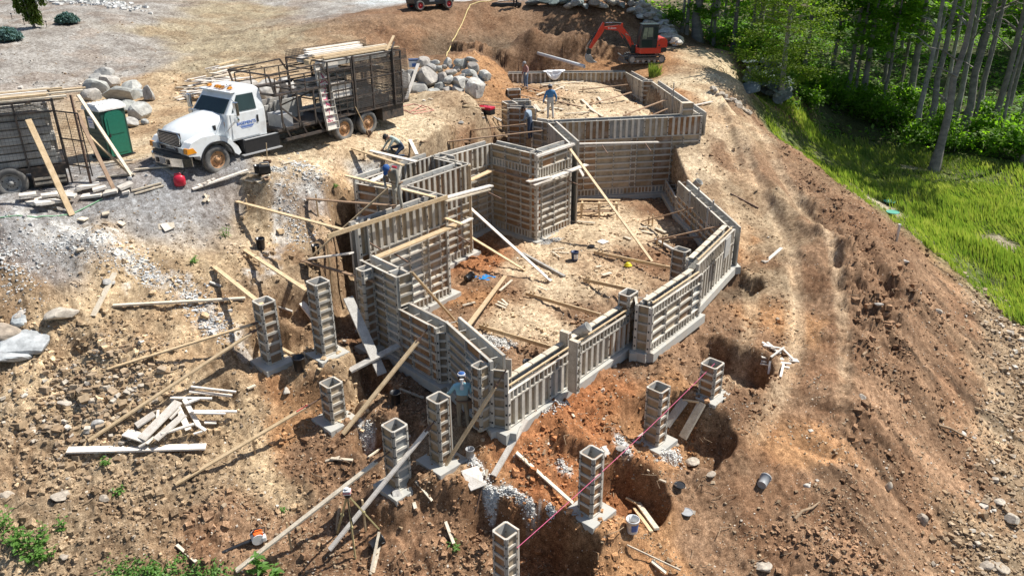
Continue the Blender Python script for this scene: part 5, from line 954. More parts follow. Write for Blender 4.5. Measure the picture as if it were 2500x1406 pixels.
# rack body
R = []
def fillbox(x0, x1, y0, y1, z0, z1, mt): b = MB(); b.bx(x0, x1, y0, y1, z0, z1); b.build('stored_form', M[mt], T)
for k in range(5): fillbox(-8.9, -6.7, -1.1+k*.42, -1.1+k*.42+.36, 1.12, 1.12+.5*((k*7) % 4+2)/3, ('concface', 'greyw', 'concface')[k % 3])
for k in range(4): fillbox(-7.6, -5.5, -1.15, -.2, 1.75+k*.16, 1.87+k*.16, ('concface', 'greyw')[k % 2])
for k in range(6): fillbox(-4.9, -3.1-.1*k, -1.1+.2*k, -1.0+.2*k, 1.12, 1.7+.1*(k % 3), ('greyw', 'concface')[k % 2])
def bar(p, q, r=.028, name='rack_bar', mat='rack'): b = MB(); b.beam(p, q, r*2, r*2); b.build(name, M[mat], T)
b = MB(); b.bx(-9.9, -2.7, -1.2, 1.2, 1.0, 1.10); b.build('deck', M['rack'], T)
b = MB(); b.bx(-5.35, -2.95, 1.22, 1.30, .62, .72); b.bx(-5.3, -3.0, .9, 1.22, .62, .65); b.build('side_platform', M['rack'], T)
for x in (-2.95, -3.75, -4.55, -5.3):
    bar((x, 1.2, 1.05), (x-.0, 1.2, 2.35)); bar((x, -1.2, 1.05), (x, -1.2, 2.35)); bar((x, 1.18, 1.35), (x-.25, 1.27, .70))
b = MB(); b.bx(-5.3, -2.75, -1.2, 1.2, 2.32, 2.38) if 0 else b.bx(-5.3, -2.75, .95, 1.22, 2.32, 2.40); b.bx(-5.3, -2.75, -1.22, -.95, 2.32, 2.40); b.bx(-2.85, -2.75, -1.2, 1.2, 2.32, 2.40); b.bx(-4.1, -4.0, -1.2, 1.2, 2.32, 2.38); b.build('upper_deck_frame', M['rack'], T)
for s in (1.22, -1.22):
    for z in (2.65, 3.0): bar((-2.8, s, z), (-5.9, s, z), .02)
    bar((-2.75, s, 2.38), (-2.55, s, 3.15)); bar((-2.55, s, 3.15), (-5.0, s, 3.25), .025); bar((-5.0, s, 3.25), (-5.3, s, 2.8))
    for x in (-2.8, -3.5, -4.2, -4.9): bar((x, s, 2.38), (x, s, 3.0), .018)
bar((-2.55, 1.22, 3.15), (-2.55, -1.22, 3.15)); bar((-3.1, 1.2, 2.4), (-4.6, -1.2, 1.1)); bar((-4.6, 1.2, 2.3), (-3.1, -1.2, 1.1)); bar((-3.75, 1.2, 1.6), (-5.3, 1.2, 1.6)); bar((-2.95, 1.2, 1.9), (-3.75, 1.2, 1.2))
XC0, XC1 = -5.35, -9.45
for s in (1.25, -1.25):
    for x in (XC0, -6.6, -7.7, -8.9, XC1): bar((x, s, 1.02), (x, s, 3.28), .03)
    for z in (1.05, 1.72, 2.38, 2.92, 3.28): bar((XC0, s, z), (XC1, s, z), .026)
    if s > 0:
        for x in (-5.8, -6.2): bar((x, s, 1.05), (x, s, 2.92), .012)
        for k in range(7): bar((XC0, s, 1.3+k*.26), (-6.6, s, 1.3+k*.26), .012)
for x in (XC0, -6.6, -8.9, XC1):
    for z in (1.72, 2.38, 2.92, 3.28): bar((x, -1.25, z), (x, 1.25, z), .022)
for s in (1.255, -1.255): b = MB(); wires(b, (-6.65, s, 1.08), (-3.2, 0, 0), (0, 0, 1.95), 46, 28, .0075); b.build('wire_mesh', M['rack'], T)
b = MB(); wires(b, (XC1-.005, -1.2, 1.08), (0, 2.4, 0), (0, 0, 2.3), 34, 32, .0075); b.build('wire_mesh', M['rack'], T)
b = MB(); wires(b, (XC0, -1.255, 3.1), (-4.5, 0, 0), (0, 0, .45), 60, 7, .0075); b.build('wire_mesh', M['rack'], T); b = MB(); wires(b, (-6.6, 1.256, 2.92), (-3.2, 0, 0), (0, 0, .40), 46, 6, .0075); b.build('wire_mesh', M['rack'], T)
bar((-6.7, 1.27, 3.35), (-6.7, 1.27, 1.02), .04); bar((-8.95, 1.3, 3.4), (-8.95, 1.3, 1.05), .035); bar((-8.95, 1.28, 3.4), (-9.4, 1.0, 3.6), .03)
rr = random.Random(3)
for (z0, n, x0, x1) in ((1.12, 4, -5.5, -9.7), (1.75, 5, -5.5, -7.7), (2.42, 3, -6.7, -9.7)):
    for i in range(n): b = MB(); y = -1.0+i*.45; b.bx(x0-rr.random()*.3, x1+rr.random()*.4, y, y+.36, z0+.02, z0+.1+.05*rr.random()); b.build('stored_form', M[rr.choice(['pale', 'greyw', 'concface'])], T)
for z in (1.80, 2.12): b = MB(); b.bx(-5.5, -6.55, .5, 1.2, z, z+.24); b.build('stored_form', M['whitew'], T)
for i, (y, z, x0, x1, w, m_) in enumerate(((.95, 3.08, -5.4, -9.3, .3, 'concface'), (.55, 3.10, -5.5, -9.6, .3, 'pale'), (.2, 3.1, -5.2, -9.8, .3, 'pine'), (-.2, 3.12, -5.6, -9.4, .3, 'pine'), (-.6, 3.1, -5.5, -9.5, .34, 'whitew'), (-1.0, 3.1, -5.9, -9.0, .3, 'whitew'), (.75, 3.32, -5.6, -9.9, .16, 'pine'), (.5, 3.34, -5.8, -9.7, .14, 'pine'), (.3, 3.36, -5.5, -9.9, .16, 'pine'), (.05, 3.38, -5.7, -9.8, .18, 'pale'), (-.25, 3.4, -5.6, -8.6, .26, 'whitew'), (-.6, 3.42, -5.9, -8.9, .3, 'whitew'), (-.8, 3.5, -6.0, -9.0, .2, 'whitew'))):
    b = MB(); b.bx(x0, x1, y-w/2, y+w/2, z, z+(.19 if z < 3.2 else .05)); b.build('lumber_board', M[m_], T)
b = MB(); b.bx(-5.3, -6.0, .6, 1.15, 2.95, 3.25); b.build('lumber_stack', M['whitew'], T)
b = MB(); b.beam((-9.0, .9, 3.28), (-10.1, .3, 3.75), .1, .04); b.build('lumber_board', M['pine'], T)
b = MB(); b.bx(-8.2, -9.5, .55, 1.2, .45, 1.0); b.build('tool_box', M['rack'], T); b = MB(); b.bx(-8.2, -9.5, -1.2, -.55, .45, 1.0); b.build('tool_box', M['rack'], T)
b = MB(); b.bx(-2.95, -3.5, .3, 1.1, 1.1, 1.6); b.build('equipment_box', M['greyp'], T)
# steel panel leaning on the side with pink paint
M['pnk'] = simple('pink_spray', (.62, .05, .16), .6); pn = empty('leaning_form', T.matrix_world @ Vector((0, 0, 0)), 0, 'pale steel form with pink spray marks leaning on the truck side', 'form panel')
c0 = Vector((T.location.x, T.location.y, T.location.z)); Rz = Matrix.Rotation(rzT, 4, 'Z'); pn.location = c0+(Rz @ Vector((-4.9, 1.36, .66))).to_3d()
th = atan2(.45, 2.55); pn.rotation_euler = (Rz @ Matrix.Rotation(pi, 4, 'Z') @ Matrix.Rotation(-radians(9), 4, 'X')).to_euler()
b = MB(); b.bx(0, .62, -.03, 0, 0, 2.6); b.build('face_plate', M['whitew'], pn); b = MB()
for x in (0, .6): b.bx(x, x+.02, -.1, -.03, 0, 2.6)
b.build('side_rail', M['steel'], pn)
for i in range(10): b = MB(); b.bx(.02, .6, -.10, -.03, i*.285, i*.285+.03); b.build('rib', M['steel'], pn)
rr = random.Random(9)
for i in range(9):
    z = .35+.22*i; b = MB(); pts = [(.12+.38*rr.random(), -.034, z+rr.uniform(-.12, .12)) for _ in range(5)]; b.tube(pts, .016, 4); b.build('spray_mark', M['pnk'], pn)
# ---------------- trailer at the left edge
c = atz(181, 462, 4.62); a = radians(31); TR_ = empty('rack_trailer', (c.x, c.y, 4.62), a, 'dark caged rack truck loaded with form panels, cut by the left edge', 'rack truck')
def tb(p, q, r=.03, nm='rack_bar'): b = MB(); b.beam(p, q, r*2, r*2); b.build(nm, M['frame'], TR_)
LX = -6.5; HT = 2.72; HB = .9
b = MB(); b.bx(LX, 0, 0, 2.3, HB-.15, HB); b.build('deck', M['frame'], TR_)
for y in (0, 2.3):
    for x in (0, -1.15, -2.3, -3.28, -4.6, LX): tb((x, y, HB if x < 0 else .25), (x, y, HT+.35), .03)
    for z in (HB, HT, HT+.35): tb((LX, y, z), (0, y, z), .03)
for x in (0, LX):
    for z in (HB, HT, HT+.35): tb((x, 0, z), (x, 2.3, z), .03)
b = MB(); wires(b, (LX, -.01, HB), (-LX, 0, 0), (0, 0, HT-HB+.33), 60, 18, .0035); b.build('wire_mesh', M['frame'], TR_)
for i in range(7):
    z = HB+.06+i*.26; b = MB(); b.bx(-6.2, -.15-.1*(i % 3), .12, .3, z, z+.2); b.build('stored_form', M['concface' if i != 4 else 'greyw'], TR_)
    for k in range(4): b = MB(); b.bx(-6.2, -.15-.1*((i+k) % 3), .45+k*.45, .45+k*.45+.3, z, z+.2); b.build('stored_form', M['greyw'], TR_)
rr = random.Random(4)
for i in range(15):
    y = .15+(i % 7)*.3; z = HT+.32+.09*(i//7)+.03*rr.random(); b = MB(); b.beam((LX, y, z), (.2+rr.random()*1.6-.5*(i % 3), y+rr.uniform(-.1, .1), z+.02), .16, .05); b.build('lumber_board', M[rr.choice(['pine', 'pine', 'pale', 'whitew'])], TR_)
b = MB(); b.beam((-1.3, .1, HT), (-.7, .1, HT+.3), .1, .05); b.beam((-.7, .1, HT+.3), (-.1, .1, HT-.05), .1, .05); b.build('prop_board', M['pale'], TR_)
for z in (HB, 1.8, HT): tb((0, -.05, z), (.62, -.95, z), .02, 'gate_bar')
tb((.62, -.95, .6), (.62, -.95, HT), .02, 'gate_bar'); tb((.3, -.5, .6), (.3, -.5, HT), .015, 'gate_bar'); b = MB(); wires(b, (0, -.05, .6), (.62, -.9, 0), (0, 0, HT-.6), 14, 26, .003); b.build('gate_mesh', M['frame'], TR_)
b = MB(); wires(b, (0.01, 0, HB), (0, 2.3, 0), (0, 0, HT-HB), 28, 22, .004); b.build('wire_mesh', M['frame'], TR_)
b = MB(); b.bx(-1.15, -.1, .02, .5, .25, .75); b.build('under_box', M['frame'], TR_); 
for z in (.32, .48): b = MB(); b.bx(-1.1, -.15, -.02, .4, z, z+.08); b.build('stored_form', M['pale'], TR_)
b = MB(); b.bx(LX, -1.6, .7, .8, .55, .75); b.bx(LX, -1.6, 1.5, 1.6, .55, .75); b.build('chassis', M['frame'], TR_)
for x in (-1.78, -3.1):
    for y, s in ((.10, -1), (2.14, 1)): wheel(TR_, (x, y, .5), .52, .3, 'greyrim', s)
# ---------------- portable toilet
M['green'] = simple('green_toilet', (.008, .13, .085), .45, var=.1); M['greend'] = simple('dark_green_toilet', (.008, .05, .038), .5, var=.1)
pj = gpt(300, 387, 0); PJ = empty('portable_toilet', (pj.x-.55, pj.y+.45, hz(pj.x, pj.y+.5)-.02), radians(58), 'green portable toilet with a white roof beside the boulders', 'portable toilet')
b = MB(); b.bx(-.56, .56, -.56, .56, .08, 2.05); b.build('body', M['greend'], PJ, bevel=.03); b = MB(); b.bx(-.62, .62, -.62, .62, 0, .1); b.build('base', M['black'], PJ)
b = MB(); b.loft([quadring(-.62, .62, .62, 2.04), quadring(-.62, .62, .62, 2.12), quadring(-.60, .60, .42, 2.27), quadring(-.58, .58, .2, 2.31)]); b.build('roof', M['white'], PJ, bevel=.02)
for i in range(7): b = MB(); b.bx(-.58+i*.18, -.54+i*.18, -.4, .4, 2.27, 2.30); b.build('roof_rib', M['white'], PJ)
poly = [(-.44, .14), (.44, .14), (.44, 1.75), (.36, 1.92), (.2, 1.99), (-.2, 1.99), (-.36, 1.92), (-.44, 1.75)]
b = MB(); b.prism(poly, -.60, -.565); dr = b.build('door', M['green'], PJ, bevel=.012)
for (z0, z1) in ((.25, .95), (1.05, 1.82)): b = MB(); b.prism([(-.33, z0), (.33, z0), (.33, z1-.1), (.22, z1), (-.22, z1), (-.33, z1-.1)], -.618, -.602); b.build('door_panel', M['green'], dr, bevel=.01)
b = MB(); b.bx(-.38, -.32, -.65, -.62, .95, 1.1); b.build('door_handle', M['black'], dr)
for i in range(9): b = MB(); b.bx(-.578, -.562, -.5, .5, .25+i*.2, .29+i*.2); b.build('wall_rib', M['greend'], PJ)
b = MB(); b.bx(-.60, -.58, -.02, .34, 1.30, 1.78); b.build('sign_board', M['white'], PJ); PJ.scale = (.94, .94, .94); text('JOHN', .12, 'logo', PJ, (-.603, .16, 1.66), (pi/2, 0, -pi/2), 'sign_lettering'); text('RENTAL', .07, 'logo', PJ, (-.603, .16, 1.54), (pi/2, 0, -pi/2), 'sign_lettering'); b = MB(); b.bx(-.603, -.6, .02, .3, 1.44, 1.455); b.bx(-.603, -.6, .02, .3, 1.38, 1.39); b.build('sign_lines', M['logo'], PJ)
# ---------------- excavator
M['exred'] = simple('excavator_red', (.56, .035, .012), .35, var=.08, dirt=(.25, .15, .1), dfac=.3); M['exblack'] = simple('excavator_black', (.012, .02, .022), .4, dirt=(.1, .08, .06), dfac=.3); M['exgrey'] = simple('track_grey', (.10, .10, .095), .7, dirt=(.22, .16, .1), dfac=.6)
p = gpt(1577, 160, 0); EX = empty('excavator', (p.x, p.y+.7, hz(p.x, p.y+.7)+.02), pi+radians(4), 'orange-red mini excavator with its bucket resting on the ground', 'excavator'); EX.scale = (.95, .95, .95)
for s in (-1, 1):
    y0, y1 = s*.58, s*.95; n = 36; cent = []; 
    b = MB(); pr = []
    for i in range(n):
        t = i/n; 
        if t < .35: pr.append((-1.0+2.1*(t/.35), .52))
        elif t < .5: q = (t-.35)/.15*pi; pr.append((1.1+.26*sin(q), .26+.26*cos(q)))
        elif t < .85: pr.append((1.1-2.1*((t-.5)/.35), 0.0))
        else: q = (t-.85)/.15*pi; pr.append((-1.0-.26*sin(q), .26-.26*cos(q)))
    inn = [(x*.94, .26+(z-.26)*.80) for x, z in pr]
    b.loft([[(x, min(y0, y1), z) for x, z in pr], [(x, max(y0, y1), z) for x, z in pr], [(x, max(y0, y1), z) for x, z in inn], [(x, min(y0, y1), z) for x, z in inn], [(x, min(y0, y1), z) for x, z in pr]], 0, False, caps=False)
    for i in range(n):
        x, z = pr[i]; cx = max(-1.0, min(1.1, x)); v = Vector((x-cx, 0, z-.26)); v = v.normalized() if v.length > 0 else Vector((0, 0, 1)); v = Vector((0, 0, 1 if z > .3 else -1)) if abs(x-cx) < .01 else v; b.box(Vector((x, (y0+y1)/2, z))+v*.015, (.05, .36, .03) if abs(v.z) > .7 else (.03, .36, .05))
    tr = b.build('track', M['exgrey'], EX)
    for x, r in ((-1.0, .2), (1.1, .2), (-.5, .1), (-.1, .1), (.3, .1), (.7, .1)): b = MB(); b.cyl((x, s*.6, .26 if r > .15 else .15), (x, s*.93, .26 if r > .15 else .15), r, n=16); b.build('roller', M['greyrim'], tr)
    b = MB(); b.bx(-.8, .9, s*.66, s*.92, .17, .38); b.build('track_frame', M['exgrey'], tr)
b = MB(); b.bx(-.6, .6, -.5, .5, .3, .58); b.cyl((0, 0, .5), (0, 0, .66), .42, n=20); b.build('undercarriage', M['exblack'], EX)
b = MB(); b.prism([(1.35, .05), (1.75, .02), (1.68, .25), (1.78, .48), (1.70, .5), (1.62, .25)], -.95, .95); b.beam((1.65, -.5, .25), (.5, -.4, .35), .1, .08); b.beam((1.65, .5, .25), (.5, .4, .35), .1, .08); b.build('dozer_blade', M['exgrey'], EX)
b = MB(); b.prism([(-1.2, -.5), (-1.32, 0), (-1.2, .5), (-.9, .85), (.55, .85), (.75, .4), (.75, -.4), (.55, -.85), (-.9, -.85)], .64, 1.02, 0, 'z'); b.build('house', M['exred'], EX, bevel=.05)
b = MB(); b.prism([(-1.30, .72), (-1.34, .98), (-1.22, 1.02), (-.75, 1.02), (-.75, .70)], -.80, .80); b.build('counterweight', M['exblack'], EX, bevel=.05)
b = MB(); b.prism([(-1.34, 1.04), (-1.36, 1.45), (-1.22, 1.66), (-.85, 1.66), (-.62, 1.42), (-.60, 1.03)], -.78, .86); b.build('engine_cover', M['exred'], EX, bevel=.07)
b = MB(); b.cyl((-.78, .868, 1.18), (-.78, .875, 1.18), .06, n=12); b.build('filler_cap', M['exblack'], EX)
b = MB(); b.loft([quadring(-.58, .62, .5, 1.02), quadring(-.66, .62, .5, 1.7), quadring(-.70, .42, .47, 2.52)]); 
for i in range(len(b.v)): x, y, z = b.v[i]; b.v[i] = (x, y+.36, z)
b.build('cab', M['exblack'], EX, bevel=.04)
def qy(x0, x1, x2, x3, z0, z1, y): return [(x0, y, z0), (x1, y, z0), (x2, y, z1), (x3, y, z1)]
M['exglass'] = simple('cab_glass', (.16, .20, .15), .08, var=.5, scale=2)
b = MB(); b.add(qy(.10, -.28, -.28, .04, 1.62, 2.38, .868-.01), [(0, 1, 2, 3)]); b.add(qy(.45, .14, .08, .33, 1.62, 2.38, .862), [(0, 1, 2, 3)]); b.build('door_window', M['exglass'], EX)
b = MB(); b.add(qy(-.36, -.62, -.64, -.36, 1.62, 2.38, .862), [(0, 1, 2, 3)]); b.add(qy(.45, -.28, -.28, .5, 1.08, 1.56, .866), [(0, 1, 2, 3)]); b.build('side_glass', M['glass'], EX)
b = MB(); b.bx(-.74, .48, -.13, .86, 2.52, 2.60); b.build('cab_roof', M['exblack'], EX, bevel=.03); b = MB(); b.tube([(.6, .84, 1.05), (.60, .87, 1.7), (.42, .83, 2.5)], .03, 6); b.build('cab_pillar', M['exblack'], EX)
b = MB(); b.bx(.7, 1.05, -.15, .15, .62, 1.15); b.build('swing_post', M['exblack'], EX)
def plate(poly, y0, y1, nm, mat): b = MB(); b.prism(poly, y0, y1); return b.build(nm, M[mat], EX, bevel=.015)
bm_ = plate([(.88, 1.0), (1.02, .95), (1.50, 1.75), (2.0, 2.12), (2.92, 2.22), (3.10, 2.38), (2.0, 2.50), (1.72, 2.42), (1.22, 1.85), (.85, 1.2)], -.09, .09, 'boom', 'exred')
plate([(1.68, 2.3), (1.95, 2.3), (1.82, 2.62), (1.70, 2.62)], -.10, .10, 'boom_bracket', 'exred')
plate([(3.0, 2.2), (3.02, 2.66), (3.12, 2.72), (3.35, 2.35), (4.05, 1.02), (3.88, .94), (3.1, 2.0)], -.08, .08, 'stick', 'exred')
b = MB(); b.cyl((1.78, 0, 2.60), (2.45, 0, 2.66), .055, n=10); b.build('stick_cylinder', M['exblack'], EX); b = MB(); b.cyl((2.4, 0, 2.66), (2.92, 0, 2.66), .03, n=8); b.build('cylinder_rod', M['chrome'], EX)
b = MB(); b.cyl((3.42, .0, 2.15), (3.9, .0, 1.55), .05, n=10); b.build('bucket_cylinder', M['exblack'], EX); b = MB(); b.cyl((3.85, 0, 1.6), (4.12, 0, 1.25), .028, n=8); b.tube([(4.12, 0, 1.25), (4.22, 0, 1.0), (4.05, 0, .85)], .03); b.build('bucket_link', M['greyrim'], EX)
b = MB(); b.cyl((1.0, .0, .72), (1.62, 0, 1.6), .06, n=10); b.build('boom_cylinder', M['exblack'], EX); b = MB(); b.cyl((1.55, 0, 1.5), (2.0, 0, 2.15), .03, n=8); b.build('cylinder_rod', M['exred'], EX)
b = MB(); b.tube([(1.0, .12, 1.25), (1.12, .12, 1.75), (1.5, .12, 1.9)], .02); b.build('hydraulic_hose', M['exblack'], EX)
plate([(4.1, .98), (4.22, .7), (4.18, .55), (3.9, .6), (3.88, .9)], -.10, .10, 'bucket_bracket', 'exblack')
b = MB(); bk = [(4.2, .60), (4.28, .35), (4.2, .1), (3.95, 0), (3.62, .02), (3.56, .10), (3.72, .18), (3.9, .55)]; b.prism(bk, -.3, .3); [b.beam((3.66, y, .04), (3.46, y, .03), .06, .03) for y in (-.27, -.09, .09, .27)]; b.build('bucket', M['greyrim'], EX, bevel=.02)
text('Kubota', .2, 'sign', EX, (2.45, .096, 2.31), (pi/2, 0, pi), 'boom_lettering')
# ---------------- utility vehicle on the top bank
pa = gpt(1013, 27, 0); pb = gpt(1083, 25, 0); UT = empty('utility_vehicle', ((pa.x+pb.x)/2, (pa.y+pb.y)/2+.6, max(hz(pa.x, pa.y), hz(pb.x, pb.y))-.02), atan2(pb.y-pa.y, pb.x-pa.x), 'black utility vehicle with red wheel rims on the top bank', 'utility vehicle'); M['redrim'] = simple('red_rim', (.50, .02, .03), .4)
wb = (pb-pa).length/2
for sx in (-1, 1):
    for sy in (-1, 1): wheel(UT, (sx*wb, sy*.62, .36), .36, .26, 'redrim', sy, 20, lugs=5)
b = MB(); b.prism([(-wb-.45, .5), (-wb-.5, .95), (-.5, 1.0), (-.4, .55), (.5, .55), (.6, 1.0), (wb+.3, .95), (wb+.55, .55), (wb+.4, .40), (-wb-.3, .35)], -.6, .6); b.build('body', M['black'], UT, bevel=.03)
b = MB(); b.tube([(wb-.1, -.6, .95), (.35, -.55, 1.85), (-.6, -.55, 1.85), (-.7, -.6, .95)], .035); b.tube([(wb-.1, .6, .95), (.35, .55, 1.85), (-.6, .55, 1.85), (-.7, .6, .95)], .035); b.bx(-.65, .4, -.6, .6, 1.85, 1.9); b.build('roll_cage', M['black'], UT)
b = MB(); b.bx(-.35, .1, -.55, .55, .6, .85); b.bx(-.5, -.38, -.55, .55, .85, 1.3); b.build('seat', M['greyp'], UT); b = MB(); b.bx(-wb-.45, -.75, -.6, .6, .96, 1.2); b.build('cargo_bed', M['black'], UT)
p = gpt(1230, 15, 0); r = empty('plow_blade', p, 0, 'black loader attachment lying on the top bank beside the standing person', 'attachment'); b = MB(); b.bx(-.95, 1.4, -.2, .2, 0, .22); b.build('blade', M['black'], r, bevel=.02); b = MB(); b.beam((-.9, 0, .22), (.4, 0, .4), .06, .05); b.beam((1.2, 0, .22), (.4, .1, .45), .06, .05); b.build('arm', M['black'], r)
# ================================================================ PEOPLE
M['skin'] = simple('skin', (.36, .20, .13), .55, var=.05); M['boot'] = simple('boots', (.16, .10, .06), .8); M['glove'] = simple('work_gloves', (.42, .38, .30), .8); M['eye'] = simple('eye', (.03, .02, .02), .3); M['hair'] = simple('hair', (.03, .02, .015), .8)
def cloth(name, col, var=.15, dirt=None): M[name] = simple(name, col, .9, var=var, scale=5, dirt=dirt, dfac=.4, dscale=4, bump=.01); return name
ED = [('pel', 'abd'), ('abd', 'che'), ('che', 'nek'), ('nek', 'hea'), ('hea', 'top'), ('che', 'shl'), ('shl', 'ell'), ('ell', 'wrl'), ('che', 'shr'), ('shr', 'elr'), ('elr', 'wrr'), ('pel', 'hpl'), ('hpl', 'knl'), ('knl', 'anl'), ('anl', 'tol'), ('pel', 'hpr'), ('hpr', 'knr'), ('knr', 'anr'), ('anr', 'tor')]
RAD = dict(pel=.145, abd=.135, che=.15, nek=.06, hea=.098, top=.085, shl=.075, ell=.05, wrl=.036, shr=.075, elr=.05, wrr=.036, hpl=.10, knl=.065, anl=.048, tol=.045, hpr=.10, knr=.065, anr=.048, tor=.045)
KEY = {('pel', 'abd'): 'P', ('abd', 'che'): 'S', ('che', 'nek'): 'S', ('nek', 'hea'): 'K', ('hea', 'top'): 'K', ('che', 'shl'): 'S', ('shl', 'ell'): 'S', ('ell', 'wrl'): 'A', ('che', 'shr'): 'S', ('shr', 'elr'): 'S', ('elr', 'wrr'): 'A'}
def stand():
    return dict(pel=(0, 0, .95), abd=(0, .01, 1.12), che=(0, 0, 1.34), nek=(0, 0, 1.50), hea=(0, .02, 1.62), top=(0, .03, 1.68), shl=(-.19, 0, 1.40), ell=(-.27, -.02, 1.12), wrl=(-.28, .08, .88), shr=(.19, 0, 1.40), elr=(.27, -.02, 1.12), wrr=(.28, .08, .88),
                hpl=(-.09, 0, .90), knl=(-.11, .02, .49), anl=(-.12, -.02, .09), tol=(-.13, .15, .045), hpr=(.09, 0, .90), knr=(.11, .02, .49), anr=(.12, -.02, .09), tor=(.13, .15, .045))
def person(label, loc, rz, pose, shirt, pants, arm=None, cap=None, capstyle='cap', scale=1., glove=True, extra=None, group=None):
    root = empty('person', loc, rz, label, 'person'); names = list(pose); me = bpy.data.meshes.new('body'); me.from_pydata([pose[n] for n in names], [(names.index(a), names.index(c)) for a, c in ED], [])
    o = bpy.data.objects.new('tmp_body', me); COL.objects.link(o); sk = o.modifiers.new('s', 'SKIN'); ss = o.modifiers.new('u', 'SUBSURF'); ss.levels = 2; ss.render_levels = 2
    for i, n in enumerate(names): d = me.skin_vertices[0].data[i]; r_ = RAD[n]; d.radius = (r_*(1.22 if n in ('che', 'abd', 'pel') else 1), r_*(.82 if n in ('che', 'abd', 'pel') else 1)); d.use_root = (n == 'pel')
    dg = bpy.context.evaluated_depsgraph_get(); dg.update(); nm = bpy.data.meshes.new_from_object(o.evaluated_get(dg)); bpy.data.objects.remove(o)
    mats = {'S': 0, 'P': 1, 'K': 2, 'A': 3, 'B': 4}; nm.materials.clear()
    for k in (shirt, pants, 'skin', arm or shirt, 'boot'): nm.materials.append(M[k])
    seg = [(Vector(pose[a]), Vector(pose[c]), KEY.get((a, c), 'B' if (a[:2] == 'an') else 'P')) for a, c in ED]
    for pl in nm.polygons:
        c = pl.center; best = (9, 'S')
        for a, q, k in seg:
            ab = q-a; t = max(0, min(1, (c-a).dot(ab)/ab.length_squared)); d = (c-(a+ab*t)).length
            if d < best[0]: best = (d, k)
        k = best[1]
        if k == 'K' and (c-Vector(pose['nek'])).length < .055: k = 'S'
        pl.material_index = mats[k]; pl.use_smooth = True
    obj('body', nm, root)
    H_ = Vector(pose['hea']); Tp = Vector(pose['top']); up = (Tp-Vector(pose['nek'])).normalized(); f = Vector((0, 1, 0)); f = (f-up*f.dot(up)).normalized(); rt = f.cross(up)
    b = MB(); b.cyl(H_+f*.085+up*.02, H_+f*.125-up*.015, .014, .02, 8); b.build('nose', M['skin'], root)
    b = MB()
    for s in (-1, 1): b.cyl(H_+f*.088+rt*s*.034+up*.035, H_+f*.100+rt*s*.034+up*.035, .011, n=8)
    b.build('eyes', M['eye'], root); b = MB(); b.box(H_+f*.094-up*.045, (.05, .012, .010)); b.build('mouth', M['redpaint'], root); b = MB()
    for s in (-1, 1): b.cyl(H_+rt*s*.090, H_+rt*s*.112, .028, .022, 10)
    b.build('ears', M['skin'], root)
    Rm = Matrix((rt, f, up)).transposed(); Cc = H_+up*.055; n = 20
    if cap:
        b = MB(); b.loft([[Cc+Rm @ Vector((r*cos(2*pi*i/n), r*1.12*sin(2*pi*i/n)-.005, z)) for i in range(n)] for r, z in ((.112, -.02), (.114, .03), (.095, .075), (.055, .10), (.005, .108))])
        if capstyle == 'cap': b.add([Cc+Rm @ Vector(q) for q in ((-.085, .07, -.005), (.085, .07, -.005), (.07, .19, -.03), (0, .215, -.03), (-.07, .19, -.03), (-.085, .07, -.02), (.085, .07, -.02), (.07, .19, -.042), (0, .215, -.042), (-.07, .19, -.042))], [(0, 1, 2, 3, 4), (9, 8, 7, 6, 5), (0, 5, 6, 1), (1, 6, 7, 2), (2, 7, 8, 3), (3, 8, 9, 4), (4, 9, 5, 0)])
        if capstyle == 'scarf': b.loft([[H_-f*.09-up*(.02+.0)+rt*(w*cos(2*pi*i/8))+f*(.03*sin(2*pi*i/8))-up*z for i in range(8)] for w, z in ((.05, -.02), (.035, .08), (.05, .16), (.045, .24))])
        b.build('cap' if capstyle != 'scarf' else 'head_scarf', M[cap], root)
        b = MB(); b.loft([[H_+Rm @ Vector((.100*cos(t), .100*sin(t)-.01, z)) for t in [pi+(pi*i/10) for i in range(11)]] for z in (-.05, .06)], closed=False, caps=False); b.build('hair', M['hair'], root)
    for s, (e, w) in (('l', ('ell', 'wrl')), ('r', ('elr', 'wrr'))):
        a = Vector(pose[w]); d = (a-Vector(pose[e])).normalized(); u = Vector((0, 1, 0)); u = (u-d*u.dot(d)).normalized(); v = d.cross(u); b = MB(); mt = 'glove' if glove else 'skin'
        b.loft([[a+d*z+u*(wd*cos(2*pi*i/10))+v*(th_*sin(2*pi*i/10)) for i in range(10)] for z, wd, th_ in ((-.02, .034, .030), (.04, .046, .022), (.09, .046, .020), (.10, .03, .015))])
        for k, ln in enumerate((.07, .08, .075, .06)): o_ = a+d*.09+u*(.033-.022*k); b.tube([o_, o_+d*ln*.55+v*.008, o_+d*ln+v*.035], [.010, .009, .007], 6)
        o_ = a+d*.03+u*.042; b.tube([o_, o_+d*.035+u*.025, o_+d*.07+u*.02+v*.02], [.012, .010, .008], 6); b.build('hand', M[mt], root)
    root.scale = (scale,)*3; return root
cloth('shirt_grey', (.20, .19, .16), dirt=(.30, .26, .2)); cloth('pants_khaki', (.36, .33, .27)); cloth('shirt_sage', (.36, .42, .38)); cloth('pants_navy', (.05, .07, .11)); cloth('shirt_blue', (.07, .20, .38)); cloth('pants_pale', (.52, .50, .46)); cloth('shirt_plaid', (.26, .15, .14), .5); cloth('jeans', (.12, .19, .30), .25)
cloth('shirt_sky', (.26, .48, .56)); cloth('pants_olive', (.26, .22, .16)); cloth('cap_blue', (.03, .10, .30)); cloth('cap_black', (.02, .02, .022)); cloth('cap_grey', (.24, .24, .25)); cloth('scarf_white', (.62, .62, .62)); cloth('shirt_slate', (.26, .32, .38)); cloth('vest_pale', (.55, .50, .42))
